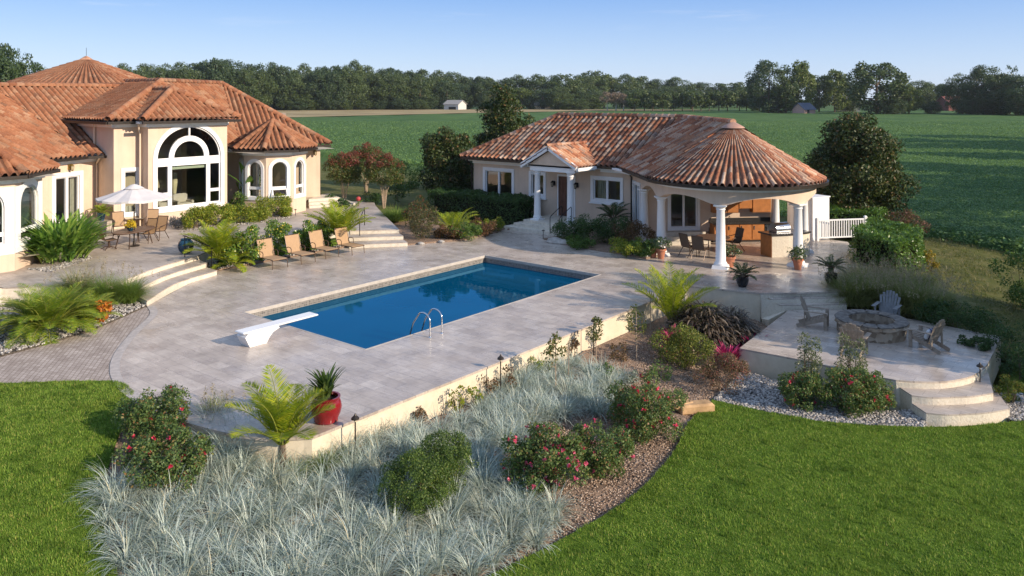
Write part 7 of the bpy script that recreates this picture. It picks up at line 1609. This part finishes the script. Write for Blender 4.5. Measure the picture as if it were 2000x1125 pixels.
gable('far_house', 'pale house half hidden behind the huge round tree', 1655, 212, 380, 11, 8, 4.5, 3, FARWHITE, GREYROOF, yaw - .4, door=[(-3, -1, 1, 2.4), (1, 3, 1, 2.4)])
gable('far_barn', 'red roofed barn among the trees at the far right', 1862, 208, 400, 13, 9, 4.5, 3, FARRED, FARRED, yaw + .2)
for i, (u, lab) in enumerate(((1110, 'ordinary low dark bush beside the cream far house'), (1132, 'round green bush at the field edge right of the cream far house'))): put(oak[1], (u - 1000) * 415 / FPX, 415, 6, 4, lab)
# ------------------------------------------------------------------ thin summer haze
hz = MB(); hz.box((-20, 750, 13), (3300, 2300, 37)); m_, nt, out = nt_new('thin_haze'); nt.nodes.remove(out); out = nt.nodes.new('ShaderNodeOutputMaterial')
pv = nt.nodes.new('ShaderNodeVolumePrincipled'); pv.inputs['Color'].default_value = (.86, .92, 1, 1); pv.inputs['Density'].default_value = .00009; pv.inputs['Anisotropy'].default_value = .2
nt.links.new(pv.outputs[0], out.inputs['Volume']); ho = hz.build('haze', m_); tag(ho, 'thin bluish haze hanging over the far field and wood', 'haze', kind='stuff')
# ------------------------------------------------------------------ light
EL, SX, SY = math.radians(23), .985, .17
d = Vector((SX, SY, 0)).normalized() * math.cos(EL) + Vector((0, 0, math.sin(EL)))
sl_ = bpy.data.lights.new('sun', 'SUN'); so = bpy.data.objects.new('sun', sl_); COL.objects.link(so); sl_.energy = 4.3; sl_.angle = math.radians(.5); sl_.color = (1, .84, .65)
so.rotation_euler = d.to_track_quat('Z', 'Y').to_euler(); so.location = (30, 0, 40)
wd_ = bpy.data.worlds.new('World'); sc.world = wd_; wd_.use_nodes = True; nt = wd_.node_tree; bg = nt.nodes['Background']
sk = nt.nodes.new('ShaderNodeTexSky'); sk.sky_type = 'NISHITA'; sk.sun_disc = False; sk.sun_elevation = EL; sk.sun_rotation = math.atan2(SX, SY); sk.air_density = 1.0; sk.dust_density = .2; sk.ozone_density = 2.5
tc = nd(nt, 'ShaderNodeTexCoord'); sx = nd(nt, 'ShaderNodeSeparateXYZ'); nt.links.new(tc.outputs['Generated'], sx.inputs[0])
# clear-air blue over the horizon glow, with a few thin wisps of cloud
gr = ramp(nt, [(.0, (.50, .61, .80)), (.04, (.40, .535, .78)), (.12, (.195, .355, .71)), (.35, (.27, .41, .70)), (1, (.34, .45, .66))]); nt.links.new(sx.outputs[2], gr.inputs[0])
gs = nd(nt, 'ShaderNodeVectorMath', operation='SCALE'); nt.links.new(gr.outputs[0], gs.inputs[0]); gs.inputs[3].default_value = 5.4
sky = mixc(nt, sk.outputs[0], gs.outputs[0], .85)
mp = nd(nt, 'ShaderNodeMapping'); mp.inputs['Scale'].default_value = (5, 5, 60); nt.links.new(tc.outputs['Generated'], mp.inputs[0])
cl = mathn(nt, 'MULTIPLY', sstep(nt, noise(nt, 1.0, 6, .6, mp.outputs[0]), .58, .78), mathn(nt, 'MULTIPLY', sstep(nt, sx.outputs[2], .07, .11), .35))
sky = mixc(nt, sky, (4.6, 4.7, 4.9), cl)
nt.links.new(sky, bg.inputs[0]); bg.inputs[1].default_value = .15
sc.view_settings.view_transform = 'Standard'; sc.view_settings.look = 'None'; sc.view_settings.exposure = 0.58; sc.view_settings.gamma = 1
sc.render.engine = 'CYCLES'; sc.cycles.max_bounces = 6; sc.cycles.transparent_max_bounces = 8; sc.cycles.caustics_reflective = False; sc.cycles.caustics_refractive = False
sc.cycles.use_denoising = True
